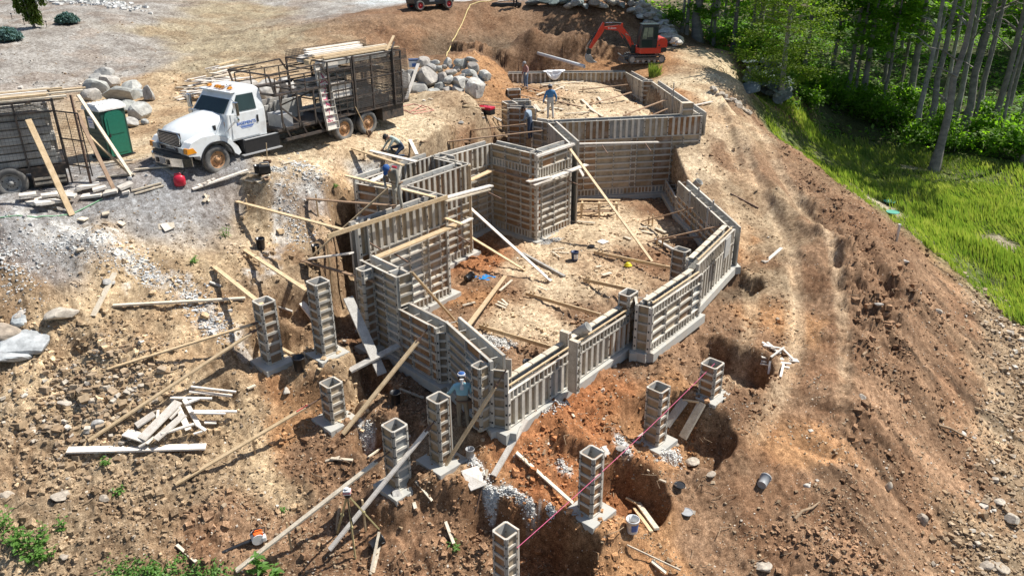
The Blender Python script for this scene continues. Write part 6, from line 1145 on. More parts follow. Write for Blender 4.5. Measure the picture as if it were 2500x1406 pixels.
# 1 standing on the wall, bent over the brace
p = YY(972, 513, 24.75); q = stand(); q.update(abd=(0, .06, 1.10), che=(0, .20, 1.30), nek=(0, .32, 1.42), hea=(0, .42, 1.47), top=(0, .46, 1.52), shl=(-.19, .20, 1.36), ell=(-.28, .30, 1.10), wrl=(-.30, .42, .88), shr=(.19, .18, 1.36), elr=(.30, .22, 1.08), wrr=(.16, .36, .95), knl=(-.14, .05, .49), anl=(-.17, 0, .09), tol=(-.19, .16, .045), knr=(.12, -.02, .49), anr=(.16, -.08, .09), tor=(.18, .08, .045))
pp = person('worker in a blue cap and grey shirt bending down on top of the wall', (p.x, p.y, p.z), radians(152), q, 'shirt_grey', 'pants_khaki', cap='cap_blue', scale=1.03)
b = MB(); b.box((0, .04, 1.24), (.26, .13, .34), Matrix.Rotation(.55, 3, 'X') @ Matrix.Rotation(0, 3, 'Z')); b.build('backpack', M['vest_pale'], pp, loc=(0, -.10, .06)); b = MB(); b.tube([(-.17, .0, .93), (-.18, .1, .93), (.18, .1, .93), (.18, -.1, .93), (-.18, -.1, .93), (-.17, 0, .93)], .03, 6); b.build('tool_belt', M['boot'], pp)
b = MB(); b.box((-.0, -.02, 1.42), (.16, .06, .05)); b.build('red_strap', M['redpl'], pp, loc=(0, .06, .02))
# 2 kneeling man
p = gpt(968, 385, 0); q = stand(); q.update(pel=(0, -.25, .50), abd=(0, -.12, .66), che=(0, .10, .82), nek=(0, .24, .88), hea=(0, .36, .90), top=(0, .42, .92), shl=(-.19, .10, .84), ell=(-.24, .30, .58), wrl=(-.16, .42, .34), shr=(.19, .10, .84), elr=(.25, .32, .60), wrr=(.18, .50, .38), hpl=(-.10, -.25, .46), knl=(-.16, .12, .12), anl=(-.16, -.30, .10), tol=(-.16, -.46, .05), hpr=(.10, -.25, .46), knr=(.17, .18, .40), anr=(.17, .02, .09), tor=(.18, .2, .045))
person('kneeling man in a black cap and pale green shirt working over boards', (p.x, p.y, p.z), radians(112), q, 'shirt_sage', 'pants_navy', cap='cap_black', glove=False)
# 3 man walking on upper fill
p = gpt(1343, 292, 0); q = stand(); q.update(ell=(-.32, -.06, 1.13), wrl=(-.36, .02, .88), elr=(.31, -.05, 1.12), wrr=(.30, .06, .88), anr=(.13, -.14, .10), tor=(.14, .03, .045), knr=(.12, -.02, .5), knl=(-.1, .07, .5), hea=(0, .04, 1.61), top=(0, .07, 1.66))
person('man in a blue shirt, pale trousers and grey cap walking on the upper fill', (p.x, p.y, p.z), radians(10), q, 'shirt_blue', 'pants_pale', cap='cap_grey')
# 4 plaid shirt
p = YY(1284, 222, 50.5); q = stand(); q.update(ell=(-.34, .05, 1.25), wrl=(-.44, .22, 1.12), elr=(.30, .02, 1.12), wrr=(.33, .10, .86), hea=(.0, .08, 1.60), top=(0, .12, 1.64), anl=(-.16, 0, .09), tol=(-.2, .15, .045), anr=(.2, -.05, .09), tor=(.24, .1, .045))
person('man in a plaid shirt and jeans standing behind the upper left pier', (p.x, p.y, p.z), radians(120), q, 'shirt_plaid', 'jeans', cap='cap_grey', scale=1.04)
# 5 blue shirt man in front of the wall
p = gpt(1127, 1046, 0); q = stand(); q.update(ell=(-.34, .06, 1.14), wrl=(-.40, .24, 1.02), elr=(.31, -.03, 1.10), wrr=(.34, .06, .86), anl=(-.12, .0, .09), anr=(.13, -.06, .09), hea=(0, .05, 1.62), top=(0, .08, 1.67))
pp = person('man seen from behind in a sky blue shirt and white head scarf', (p.x+.06, p.y-.05, p.z+.03), radians(5), q, 'shirt_sky', 'pants_olive', cap='cap_blue', scale=1.0)
b = MB(); b.loft([[(w*cos(2*pi*i/8), -.11+.03*sin(2*pi*i/8)-k*.01, z) for i in range(8)] for k, (w, z) in enumerate(((.06, 1.66), (.03, 1.58), (.035, 1.50), (.055, 1.42), (.05, 1.36)))]); b.loft([[(.105*cos(2*pi*i/14), .05+.115*sin(2*pi*i/14), z) for i in range(14)] for z in (1.70, 1.745)]); b.build('head_scarf', M['scarf_white'], pp)
b = MB(); b.tube([(-.19, 0, .96), (-.1, .13, .96), (.1, .13, .96), (.2, 0, .96), (.1, -.13, .96), (-.1, -.13, .96), (-.19, 0, .96)], .03, 6); b.bx(.15, .25, -.12, .04, .72, .96); b.build('tool_belt', M['boot'], pp)
# 6 half hidden worker, 7 person on top bank
p = YY(1297, 345, 37.9); q = stand(); q.update(che=(0, .12, 1.30), nek=(0, .22, 1.43), hea=(0, .32, 1.50), top=(0, .36, 1.55), ell=(-.30, .15, 1.05), wrl=(-.22, .35, .95), shl=(-.19, .1, 1.37), shr=(.19, .1, 1.37), elr=(.30, .15, 1.05), wrr=(.22, .35, .95))
person('half-hidden worker in a dark cap bending between two upper forms', (p.x-.05, p.y+.5, p.z-.05), radians(60), q, 'shirt_slate', 'pants_navy', cap='cap_black')
p = gpt(1258, 20, 0); person('person in dark trousers on the top bank, only legs in view', (p.x, p.y, p.z), radians(170), stand(), 'shirt_grey', 'cap_black', cap='cap_grey')
# ================================================================ ROCKS
import bmesh
M['boulder'] = rock_mat('boulder_stone', [(.30, .29, .27), (.42, .40, .37), (.35, .31, .27), (.50, .48, .44), (.30, .31, .29)], 2.2)
M['darkst'] = rock_mat('dark_flagstone', [(.08, .105, .10), (.16, .19, .18), (.12, .13, .13), (.24, .27, .26)], 1.5)
M['slabst'] = rock_mat('blue_grey_slab', [(.24, .27, .28), (.42, .43, .43), (.34, .36, .37)], 2.)
M['palest'] = rock_mat('pale_stone', [(.38, .32, .25), (.48, .43, .36), (.34, .28, .22), (.54, .51, .46)], 2.)
def rock_mesh(seed, flat=1., mat='boulder', cuts=7, sub=3):
    bm = bmesh.new(); bmesh.ops.create_icosphere(bm, subdivisions=sub, radius=1.); r = random.Random(seed)
    pl = [(Vector((r.gauss(0, 1), r.gauss(0, 1), r.gauss(0, 1))).normalized(), r.uniform(.52, .85)) for _ in range(cuts)]
    for v in bm.verts:
        p = v.co
        for n_, d in pl:
            k = p.dot(n_)
            if k > d: p -= n_*(k-d)*.94
        v.co = p*(1+.06*float(vnoise(p.x*3+seed, p.y*3+p.z*2.3)))*(1)+Vector((0, 0, 0)); v.co.z *= flat
    me = bpy.data.meshes.new('rock'); bm.to_mesh(me); bm.free(); me.materials.append(M[mat]); 
    for p in me.polygons: p.use_smooth = False
    return me
RM = {k: [rock_mesh(i+10*j, fl, k, c) for i in range(6)] for j, (k, fl, c) in enumerate((('boulder', .8, 9), ('darkst', .35, 10), ('palest', .6, 8), ('slabst', .35, 9)))}
rk = random.Random(21)
def rock(label, p, w, h, kind='boulder', group=None, tilt=.5, name='boulder', cat='boulder', mi=None):
    o = obj(name, RM[kind][rk.randrange(6) if mi is None else mi], None, p, (rk.uniform(-tilt, tilt), rk.uniform(-tilt, tilt), rk.uniform(0, 6.3))); f = {'boulder': .8, 'darkst': .35, 'palest': .6, 'slabst': .35}[kind]
    o.scale = (w/1.75, w/1.75*rk.uniform(.75, 1.05), h/1.75/f*1.0); return tag(o, label, cat, group)
bh = [(340,130,200,130),(490,140,130,60),(450,220,180,100),(560,235,130,80),(680,140,130,110),(730,205,70,60),(880,155,190,120),(1065,210,150,160),(940,110,60,50),(1040,100,180,60),(820,235,110,80),(730,290,150,80),(590,370,160,150),(385,385,270,270),(120,330,240,140),(700,400,200,110),(890,350,130,60),(1000,295,180,80),(1110,370,130,90),(1225,350,220,150),(870,450,250,160),(1095,520,280,230),(560,500,140,110),(690,535,150,70),(655,620,180,90),(460,600,200,130),(240,560,240,210),(840,570,150,170),(30,540,90,140),(60,420,140,120),(20,300,100,80),(640,200,90,60),(985,410,110,70)]
rows = sorted(bh, key=lambda q: -q[1]); nm = ['bottom', 'second', 'third', 'top']; per = [rows[0:9], rows[9:17], rows[17:25], rows[25:]]
for ri, rw in enumerate(per):
    for ci, (cx, cy, w, h) in enumerate(sorted(rw, key=lambda q: q[0])):
        px, py = 980+cx/6.07, 130+cy/6.07; Y = 41.6+(620-cy)/600*2.0; p = YY(px, py, Y); s = Y*1.02/F/6.07
        rock('boulder, %sfrom the left in the %s row of the big boulder heap' % (ORD[ci] or 'first ', nm[ri]), p, w*s*1.12, h*s*1.15, group='boulders of the big heap', tilt=.35)
lb = [(258,180,52,26),(270,197,50,30),(238,214,50,40),(300,228,88,40),(326,212,58,24),(366,230,28,38),(338,229,52,18),(345,272,50,40),(316,262,40,30),(355,298,20,14),(322,300,30,26),(225,232,40,30),(240,194,40,26)]
for i, (px, py, w, h) in enumerate(sorted(lb)): p = gpt(px, py+h*.4, 0); s = (p-cam.location).length/F; rock('boulder behind the portable toilet, %sfrom the left' % (ORD[i] or 'first '), p+Vector((0, 0, h*s*.3)), w*s*.92, h*s*1.0, group='boulders behind the toilet', tilt=.3)
for i, (px, py, w, h) in enumerate([(607, 222, 60, 40), (655, 226, 54, 44), (705, 220, 50, 44), (985, 205, 40, 50)]): p = gpt(px, py+h*.4, 0); s = (p-cam.location).length/F; rock('big boulder seen through the truck rack, %sfrom the left' % (ORD[i] or 'first '), p+Vector((0, 0, h*s*.4)), w*s*1.1, h*s*1.1, group='boulders behind the rack')
# retaining row along the top edge and down the bank
pts = [(1300, 12), (1330, 10), (1352, 12), (1375, 10), (1395, 12), (1412, 14)]
for i, (px, py) in enumerate(pts): p = gpt(px, py+5, .35); rock('dark flat stone on the top bank, %sfrom the left' % (ORD[i] or 'first '), p, 1.2, .5, 'darkst', 'dark stones on the top bank', .15)
tw = []
for i in range(26): tw.append((1385+i*7.4+rk.uniform(-3, 3), 24-(i % 3)*9+rk.uniform(-3, 3)))
for i in range(52): t = i/52; tw.append((1555+t*92+rk.uniform(-13, 13)+ (6 if t > .5 else 0), 24+t*98+rk.uniform(-10, 12)))
for i, (px, py) in enumerate(sorted(tw)): g = gpt(px, max(py, 6), 0); p = g+Vector((0, 0, .25+.3*(i % 2))); rock('pale stone of the top retaining row, %sfrom the left' % (ORD[i] or 'first '), p, rk.uniform(.55, 1.15), rk.uniform(.35, .6), 'palest' if rk.random() < .6 else 'boulder', 'stones of the top retaining row', .3, 'wall_stone', 'stone')
for o in list(COL.objects):
    if o.name.startswith('wall_stone'): o['kind'] = 'thing'
dk = []
for i in range(64): t = rk.random(); dk.append((1825+t*95+rk.uniform(-6, 6), 196+t*36+rk.uniform(-22, 28)))
for i, (px, py) in enumerate(sorted(dk)): g = gpt(px, py, 0); p = g+Vector((rk.uniform(-.2, .2), 0, .2+1.3*rk.random()*max(.1, 1-abs(px-1868)/62))); rock('dark flagstone in the pile by the woods, %sfrom the left' % (ORD[i] or 'first '), p, rk.uniform(.8, 1.7), rk.uniform(.28, .5), 'darkst', 'dark flagstones by the woods', .6, 'flagstone', 'flagstone')
for i in range(16): px = 1742+i*6+rk.uniform(-4, 4); py = 222+i*3.6+rk.uniform(-5, 5); p = gpt(px, py, .05); rock('pale rock on the berm beside the upper track, %sfrom the left' % (ORD[i] or 'first '), p, rk.uniform(.25, .55), .25, 'palest', 'rocks on the berm', .5, 'rock', 'rock')
sl = [(60, 836, 110, 50, 'largest blue-grey rock slab on the left bank'), (20, 812, 60, 26, 'white slab above the largest blue-grey slab'), (22, 868, 70, 24, 'flat grey slab below the largest blue-grey slab'), (48, 785, 34, 26, 'small dark grey slab above the left edge slabs'), (10, 845, 30, 20, 'small slab at the left edge of the photo'), (150, 770, 60, 26, 'pale ledge stone right of the blue-grey slab')]
for px, py, w, h, lb_ in sl: p = gpt(px, py, .05); s = (p-cam.location).length/F; rock(lb_, p, w*s*1.1, .35, 'slabst' if 'white' not in lb_ and 'pale' not in lb_ else 'palest', None, .25, 'rock_slab', 'rock slab')
sc = [(240, 1037, 30, 26), (58, 968, 20, 14), (160, 985, 34, 14), (150, 1210, 40, 14), (18, 1212, 30, 14), (158, 1360, 20, 14), (255, 1217, 24, 16), (1690, 1130, 34, 26), (1390, 1145, 20, 10), (2168, 1190, 18, 34), (2250, 1270, 22, 50), (1862, 1382, 38, 22), (1970, 1185, 18, 10), (1735, 1157, 26, 12), (1500, 895, 12, 10), (1420, 870, 12, 10), (195, 612, 18, 14), (45, 770, 30, 18), (265, 690, 26, 16), (970, 1210, 34, 36), (1515, 1095, 30, 14), (2468, 1268, 34, 26), (2440, 1225, 22, 12), (2408, 1380, 26, 20), (2445, 1385, 30, 18), (2290, 760, 18, 12), (2210, 640, 18, 14), (1865, 640, 14, 10), (1650, 1090, 20, 16), (540, 1005, 12, 8), (345, 940, 14, 10), (700, 955, 26, 18), (1600, 1125, 14, 12), (2105, 970, 20, 12), (2350, 1060, 16, 10), (2145, 745, 22, 12), (1360, 590, 10, 6), (1125, 300, 14, 8)]
for px, py, w, h in sc: p = gpt(px, py, 0); s = (p-cam.location).length/F; rock(ulabel('pale rock', px, py), p+Vector((0, 0, h*s*.08)), w*s*.95, max(h*s*.7, .08), 'palest' if rk.random() < .7 else 'boulder', None, .3, 'rock', 'rock')
# ---- pebbles, clods and cobbles too many to count
CUBE = np.array([(-1, -1, -1), (1, -1, -1), (1, 1, -1), (-1, 1, -1), (-1, -1, 1), (1, -1, 1), (1, 1, 1), (-1, 1, 1)], float)*.5
CF = np.array([(0, 3, 2, 1), (4, 5, 6, 7), (0, 1, 5, 4), (1, 2, 6, 5), (2, 3, 7, 6), (3, 0, 4, 7)])
def scatter_stones(name, x, y, s, mats, label, flat=.6, soil=False, z=None, kind='stuff', sink=.15):
    n = len(x); z = height(x, y) if z is None else z; v = CUBE[None]*(1+RNG.uniform(-.38, .38, (n, 8, 3))); v = v/np.maximum(np.linalg.norm(v, axis=2, keepdims=True)*1.25, .8)
    v = v*s[:, None, None]*np.stack([np.ones(n), RNG.uniform(.6, 1, n), flat*RNG.uniform(.6, 1.2, n)], 1)[:, None, :]
    a = RNG.uniform(0, 2*pi, n); b_ = RNG.uniform(-.5, .5, n); ca, sa, cb, sb = np.cos(a), np.sin(a), np.cos(b_), np.sin(b_)
    X, Y_, Z = v[..., 0], v[..., 1], v[..., 2]; Y2 = Y_*cb[:, None]-Z*sb[:, None]; Z2 = Y_*sb[:, None]+Z*cb[:, None]
    V_ = np.stack([X*ca[:, None]-Y2*sa[:, None]+x[:, None], X*sa[:, None]+Y2*ca[:, None]+y[:, None], Z2+(z+s*flat*sink)[:, None]], -1).reshape(-1, 3)
    Fc = (CF[None]+(np.arange(n)*8)[:, None, None]).reshape(-1, 4); me = npmesh(name, V_, Fc, mats)
    if soil:
        C = idw(x+1.3*fbm(x*.5, y*.5, 70, 4), y+1.3*fbm(x*.5, y*.5, 80, 4), oP, oC, 4.5); kp = sstep(.05, -.05, sdpoly(x, y, PADPOLY))[:, None]; C = C*(1-kp)+idw(x, y, pP, pC, 4.)*kp
        C = C*RNG.uniform(1.0, 1.7, n)[:, None]; C4 = np.repeat(np.concatenate([C, np.zeros((n, 1))], 1), 8, 0).astype(np.float32); ca_ = me.color_attributes.new('soil', 'FLOAT_COLOR', 'POINT'); ca_.data.foreach_set('color', C4.ravel())
    return tag(obj(name, me), label, None, None, kind)
def rnd_ground(n, y0=9, y1=62, u=.78):
    Y = y0*(y1/y0)**RNG.random(n); return RNG.uniform(-u, u, n)*(Y+2), Y
def clear_of_walls(x, y): return np.abs(sdpoly(x, y, PADPOLY)) > .45
M['pebble'] = rock_mat('pebble_stone', [(.20, .13, .08), (.33, .24, .15), (.26, .18, .11), (.38, .29, .20), (.30, .22, .14), (.55, .50, .43)], 6., True)
x, y = rnd_ground(95000); A_ = idw(x, y, oP, oA[:, None])[..., 0]; k = (RNG.random(len(x)) < np.clip(.25+A_*.9, 0, 1)*np.clip(.35+fbm(x*.8, y*.8, 44, 3)*2.2, .05, 1)) & clear_of_walls(x, y); x, y = x[k], y[k]
scatter_stones('pebbles', x, y, RNG.gamma(1.8, .014, len(x))+.014, [M['pebble']], 'small loose stones strewn over the dug ground')
x, y = rnd_ground(120000, 9, 50); A_ = idw(x, y, oP, oA[:, None])[..., 0]; k = (RNG.random(len(x)) < np.clip(A_*1.1-.1, 0, 1)*np.clip(.4+fbm(x*1.1, y*1.1, 48, 3)*2.6, .03, 1)) & clear_of_walls(x, y) & (sdline(x, y, TRACK)[0] > 1.1); x, y = x[k], y[k]
scatter_stones('soil_clods', x, y, RNG.gamma(1.9, .023, len(x))+.016, [M['soil']], 'loose lumps of dug soil', .75, True)
# toe of the right slope and left bank cobbles
def along(pts, n, w): 
    P = np.array([atz(*q)[:2] for q in pts]); t = RNG.random(n)*(len(P)-1); i = np.minimum(t.astype(int), len(P)-2); f = (t-i)[:, None]; q = P[i]*(1-f)+P[i+1]*f; return q[:, 0]+RNG.normal(0, w, n), q[:, 1]+RNG.normal(0, w, n)
x, y = rnd_ground(26000, 9, 48); A_ = idw(x, y, oP, oA[:, None])[..., 0]; k = (RNG.random(len(x)) < sstep(.7, 1.5, A_)*np.clip(.3+fbm(x*.9, y*.9, 49, 3)*3, 0, 1)) & clear_of_walls(x, y) & (sdline(x, y, TRACK)[0] > 1.2); x, y = x[k], y[k]
scatter_stones('large_soil_clods', x, y, RNG.gamma(2.5, .045, len(x))+.06, [M['soil']], 'bigger broken lumps of red-brown soil', .8, True, sink=-.05)
x, y = along([(2420, 740, -3.6), (2480, 850, -4.2), (2470, 1050, -4.9), (2430, 1380, -5.4), (2440, 1480, -5.6)], 2600, .9); scatter_stones('toe_cobbles', x, y, RNG.gamma(2.0, .035, len(x))+.025, [M['pebble']], 'cobbles gathered at the foot of the right slope')
x, y = along([(130, 900, 1.6), (240, 960, 1.1), (330, 960, 1.), (120, 1010, .8)], 1500, .8); scatter_stones('bank_cobbles', x, y, RNG.gamma(2.4, .03, len(x))+.03, [M['pebble']], 'brown cobbles on the left bank')
M['grit'] = rock_mat('pale_grit', [(.42, .41, .39), (.60, .59, .57), (.52, .52, .50)], 8., True)
gp = [([(120, 590, 3.9), (240, 615, 3.6), (340, 650, 3.0)], 900, .5, 'pale crushed stone strip on the left bank'), ([(345, 650, 3.0), (380, 700, 2.6)], 500, .25, 'small pale stone spill on the left bank'), ([(440, 700, 2.5), (500, 770, 2.1), (560, 830, 1.6)], 1000, .3, 'pale crushed rock running down to the left columns'), ([(740, 430, 4.2), (760, 480, 3.7)], 700, .5, 'grey shale patch on the bank below the truck'), ([(930, 410, 4.0), (960, 440, 3.8)], 400, .3, 'grey shale by the form box corner'), ([(700, 530, 3.2), (740, 580, 2.9)], 500, .4, 'pale chips on the bank between the upper braces'), ([(30, 620, 3.8), (60, 700, 3.2)], 700, .6, 'pale rock chips at the left edge')]
for pts, n, w, lb_ in gp:
    n = int(n*.8); x, y = along(pts, n, w*.7); scatter_stones('stone_chips', x, y, RNG.gamma(2, .014, n)+.012, [M['grit']], lb_)
M['foam'] = rock_mat('white_grout', [(.50, .48, .44), (.66, .65, .62), (.58, .56, .52)], 8., True)
fo = [([(1195, 1195), (1200, 1230)], .12, 700, 'white grout lump left of the leaning board'), ([(1210, 1205), (1245, 1195), (1270, 1215), (1300, 1245)], .10, 1200, 'curved trail of white grout on the red dirt'), ([(1150, 1120), (1170, 1150), (1185, 1175)], .12, 800, 'white grout beside the plywood sheet'), ([(1365, 1130), (1385, 1150)], .1, 350, 'small white grout patch on red dirt'), ([(1520, 1085), (1530, 1105), (1510, 1075)], .14, 500, 'white grout by the column form near the pit beams'), ([(1620, 1110), (1660, 1130)], .2, 700, 'white grout spilled in front of the footing'), ([(1180, 825), (1215, 835), (1240, 845)], .25, 900, 'grey grout spilled inside the front wall'), ([(1330, 595), (1365, 585)], .2, 500, 'grey grout chips at the tower foot'), ([(890, 1080), (905, 1060)], .12, 400, 'white grout beside the crossed column form'), ([(1340, 1235), (1350, 1255)], .08, 250, 'tiny white grout patch right of the curved trail'), ([(1385, 985), (1350, 1000), (1310, 1010)], .1, 200, 'grout crumbs along the low wall footing'), ([(660, 415), (690, 417)], .12, 300, 'white powder spilled by the power unit')]
for pts, w, n, lb_ in fo:
    w = w*.75; n = int(n*.7)
    P = np.array([tuple(gpt(a, b_, 0)[:2]) for a, b_ in pts]); t = RNG.random(n)*(len(P)-1); i = np.minimum(t.astype(int), len(P)-2); f = (t-i)[:, None]; q = P[i]*(1-f)+P[i+1]*f; x = q[:, 0]+RNG.normal(0, w*.75, n); y = q[:, 1]+RNG.normal(0, w*.75, n)
    z = height(x, y)+RNG.random(n)*.10*np.exp(-((x-q[:, 0])**2+(y-q[:, 1])**2)/(w*w)); scatter_stones('grout_spill', x, y, RNG.uniform(.015, .05, n), [M['foam']], lb_, .8, False, z)
# roots and twigs
x, y = rnd_ground(1500, 9, 45); A_ = idw(x, y, oP, oA[:, None])[..., 0]; k = (A_ > .6) & clear_of_walls(x, y); x, y = x[k], y[k]; b = MB(); rt = random.Random(8); zz = height(x, y)
for xi, yi, zi in zip(x, y, zz):
    a = rt.uniform(0, 6.3); l = rt.uniform(.12, .55); b.tube([(xi, yi, zi+.02), (xi+l*.5*cos(a), yi+l*.5*sin(a), zi+.05+rt.random()*.08), (xi+l*cos(a+.5), yi+l*sin(a+.5), zi+.03)], .006+.008*rt.random(), 4)
M['root'] = simple('roots', (.30, .21, .13), .9, var=.35); tag(b.build('roots_and_twigs', M['root']), 'thin roots and twigs poking from the dug soil', None, None, 'stuff')
for px0, py0, px1, py1, lb_ in ((2290, 1040, 2385, 1085, 'dead branch lying on the right slope'), (830, 1240, 822, 1300, 'short curved root by the tripod'), (1940, 1270, 2000, 1230, 'pale root clump at the track edge'), (2105, 870, 2150, 850, 'dark root stub on the right slope')):
    p0, p1 = G(px0, py0, .05), G(px1, py1, .08); b = MB(); q = p1-p0; b.tube([(0, 0, 0), q*.3+Vector((.0, .05, .06)), q*.65+Vector((0, -.06, .05)), q], [.05, .045, .035, .02], 6); b.tube([q*.4, q*.5+Vector((.12, .1, .12))], [.02, .01], 5); tag(b.build('fallen_branch', M['root'], None, p0), lb_, 'branch')
# ================================================================ VEGETATION
M['leaf'] = leaf_mat('tree_leaves', [(.06, .12, .015), (.11, .21, .025), (.18, .31, .035), (.32, .46, .07)], .62)
M['leafy'] = leaf_mat('yellow_green_leaves', [(.06, .10, .015), (.13, .20, .025), (.20, .27, .04), (.28, .33, .07)], .5)
M['shrubl'] = leaf_mat('shrub_leaves', [(.06, .13, .02), (.12, .23, .035), (.22, .36, .07)], .55)
M['grassm'] = leaf_mat('grass_blades', [(.10, .165, .04), (.17, .235, .06), (.27, .30, .09), (.42, .40, .20)], .5)
M['bark'] = rock_mat('bark', [(.16, .145, .125), (.26, .235, .21), (.20, .18, .155), (.34, .32, .29)], 3.)
M['needle'] = leaf_mat('blue_needles', [(.06, .12, .11), (.10, .18, .17), (.16, .26, .24)], .1); M['weep'] = leaf_mat('weeping_needles', [(.05, .08, .012), (.10, .15, .02), (.16, .21, .04)], .2)
def leaves(P, size, mat, name, tilt=.6, elong=1.5, rng=RNG, bend=0.25):
    n = len(P); a = rng.uniform(0, 2*pi, n); t = rng.normal(0, tilt, n); r_ = rng.uniform(-.6, .6, n); s = size*rng.uniform(.6, 1.3, n)
    u = np.stack([np.cos(a)*np.cos(t), np.sin(a)*np.cos(t), np.sin(t)], 1); v = np.stack([-np.sin(a), np.cos(a), r_], 1); v /= np.linalg.norm(v, axis=1, keepdims=True)
    u = u*s[:, None]*elong/2; v = v*s[:, None]/2; V_ = np.stack([P-u, P+v*.9, P+u, P-v*.9], 1).reshape(-1, 3); return npmesh(name, V_, np.arange(4*n).reshape(n, 4), [mat])
def crown_mesh(seed, R, z0, z1, nclump, per, size, mat, flat=.28, cr=1.0):
    rg = np.random.default_rng(seed); Pt = []
    for i in range(nclump):
        t = rg.random(); z = z0+(z1-z0)*t; rr_ = R*(sin(pi*min(1, .18+.82*t))**.6)*sqrt(rg.random())*1.0; a = rg.uniform(0, 2*pi); c = np.array([rr_*cos(a), rr_*sin(a), z+rg.uniform(-.3, .3)-.08*rr_])
        m = int(per*rg.uniform(.6, 1.3)); d = rg.normal(0, 1, (m, 3))*np.array([cr, cr, flat*cr])*rg.uniform(.6, 1.2); Pt.append(c+d*.55)
    return leaves(np.concatenate(Pt), size, M[mat], 'crown', .45, 1.5, rg)
CR = [crown_mesh(i, 3.6, 4.5, 19, 50, 46, .30, 'leaf') for i in range(4)]+[crown_mesh(10+i, 2.6, 1.6, 11, 52, 46, .27, 'leaf') for i in range(3)]+[crown_mesh(20+i, 3.2, 11.5, 18, 16, 28, .30, 'leaf') for i in range(2)]
def trunk(h, r, seed, mat='bark'):
    r0 = random.Random(seed); b = MB(); pts = []; x = y = 0
    for i in range(9): pts.append((x, y, h*i/8-.3)); x += r0.uniform(-.14, .14); y += r0.uniform(-.14, .14)
    b.tube(pts, [r*1.5]+[r*(1-.85*i/8) for i in range(1, 9)], 10)
    for i in range(9): z = h*r0.uniform(.22, .9); k = z/h*8; q = pts[int(k)]; a = r0.uniform(0, 6.3); l = r0.uniform(1, 2.8)*(1.1-z/h*.6); b.tube([(q[0], q[1], z), (q[0]+l*.5*cos(a), q[1]+l*.5*sin(a), z+.35*l), (q[0]+l*cos(a), q[1]+l*sin(a), z+.5*l)], [r*.28, r*.18, r*.05], 5)
    return b.mesh('trunk', [M[mat]])
TK = [trunk(17, .20, i) for i in range(4)]
def tree(label, p, cr, tk, s=1., rs=1., rz=None, group=None, name='tree'):
    root = empty(name, p, rk.uniform(0, 6) if rz is None else rz, label, 'tree', group); t = obj('trunk', tk, root); t.scale = (rs, rs, s)
    if cr is not None: c = obj('crown', cr, root); c.scale = (s, s, s)
    return root
edge = [(1705, 98, 1.9), (1676, 84, .7), (1664, 78, .6), (1742, 112, .7), (1789, 126, .9), (1732, 104, .5), (2065, 242, .9), (2084, 247, .7), (2104, 252, 1.2), (2152, 288, .7), (2146, 250, .9), (2213, 268, 1.5), (2236, 336, 1.05), (2262, 313, 1.3), (2278, 420, 1.45), (2346, 326, 1.5), (2365, 346, .6), (2423, 345, 1.2), (2429, 360, .6), (2484, 332, 1.0), (2330, 286, 1.1), (2030, 205, .8), (1960, 185, .8), (2300, 262, .9), (2390, 268, 1.1), (2455, 280, 1.1), (2190, 240, .8), (1830, 130, .7), (2495, 400, .8), (1850, 118, .9)]
for i, (px, py, rs) in enumerate(sorted(edge)):
    p = gpt(px, py, 0); tree('grey-trunked tree on the woodland edge, %sfrom the left' % (ORD[i] or 'first '), p, CR[7+i % 2] if (px > 2190 or px < 1720) else (CR[i % 4] if rs > .65 else CR[4+i % 3]), TK[i % 4], rk.uniform(.9, 1.2), rs, group='trees of the woodland edge')
k = 0; pos = []
while len(pos) < 50:
    y_ = rk.uniform(70, 118); x_ = rk.uniform(.20*y_+4, .78*y_+4)
    if all((x_-a)**2+(y_-c)**2 > 10 for a, c in pos) and (T0(np.array([x_]), np.array([y_]))[0] < 6): pos.append((x_, y_))
pos.sort(key=lambda q: q[0]/q[1])
for i, (x_, y_) in enumerate(pos): tree('tree deeper in the woods, %sfrom the left' % (ORD[i] or 'first '), Vector((x_, y_, hz(x_, y_))), CR[i % 7], TK[i % 4], rk.uniform(.85, 1.25), rk.uniform(.6, 1.3), group='trees deeper in the woods')
# broad light-green tree in front of the woods
p = gpt(1900, 250, 0); cm = crown_mesh(77, 3.9, 2.0, 11.5, 190, 95, .14, 'leafy', .16, 1.25); tree('broad feathery yellow-green tree standing behind the flagstone pile', p, cm, TK[1], .8, 1.0)
# far woods
rg = np.random.default_rng(5); n = 52000; a = rg.uniform(.10, .98, n); Y_ = rg.uniform(92, 135, n); X_ = a*Y_*.85; Z_ = rg.uniform(-1, 19, n)+2; Z_ = Z_+1.5*fbm(X_*.15, Y_*.15, 3, 2); P_ = np.stack([X_, Y_, Z_], 1); m_ = fbm(X_*.3+Z_*.2, Z_*.5, 7, 3) > .02; tag(obj('far_woods', leaves(P_[m_], .6, M['leaf'], 'far_woods', .5, 1.4)), 'mass of leafy woods far behind the nearer trunks', None, None, 'stuff')
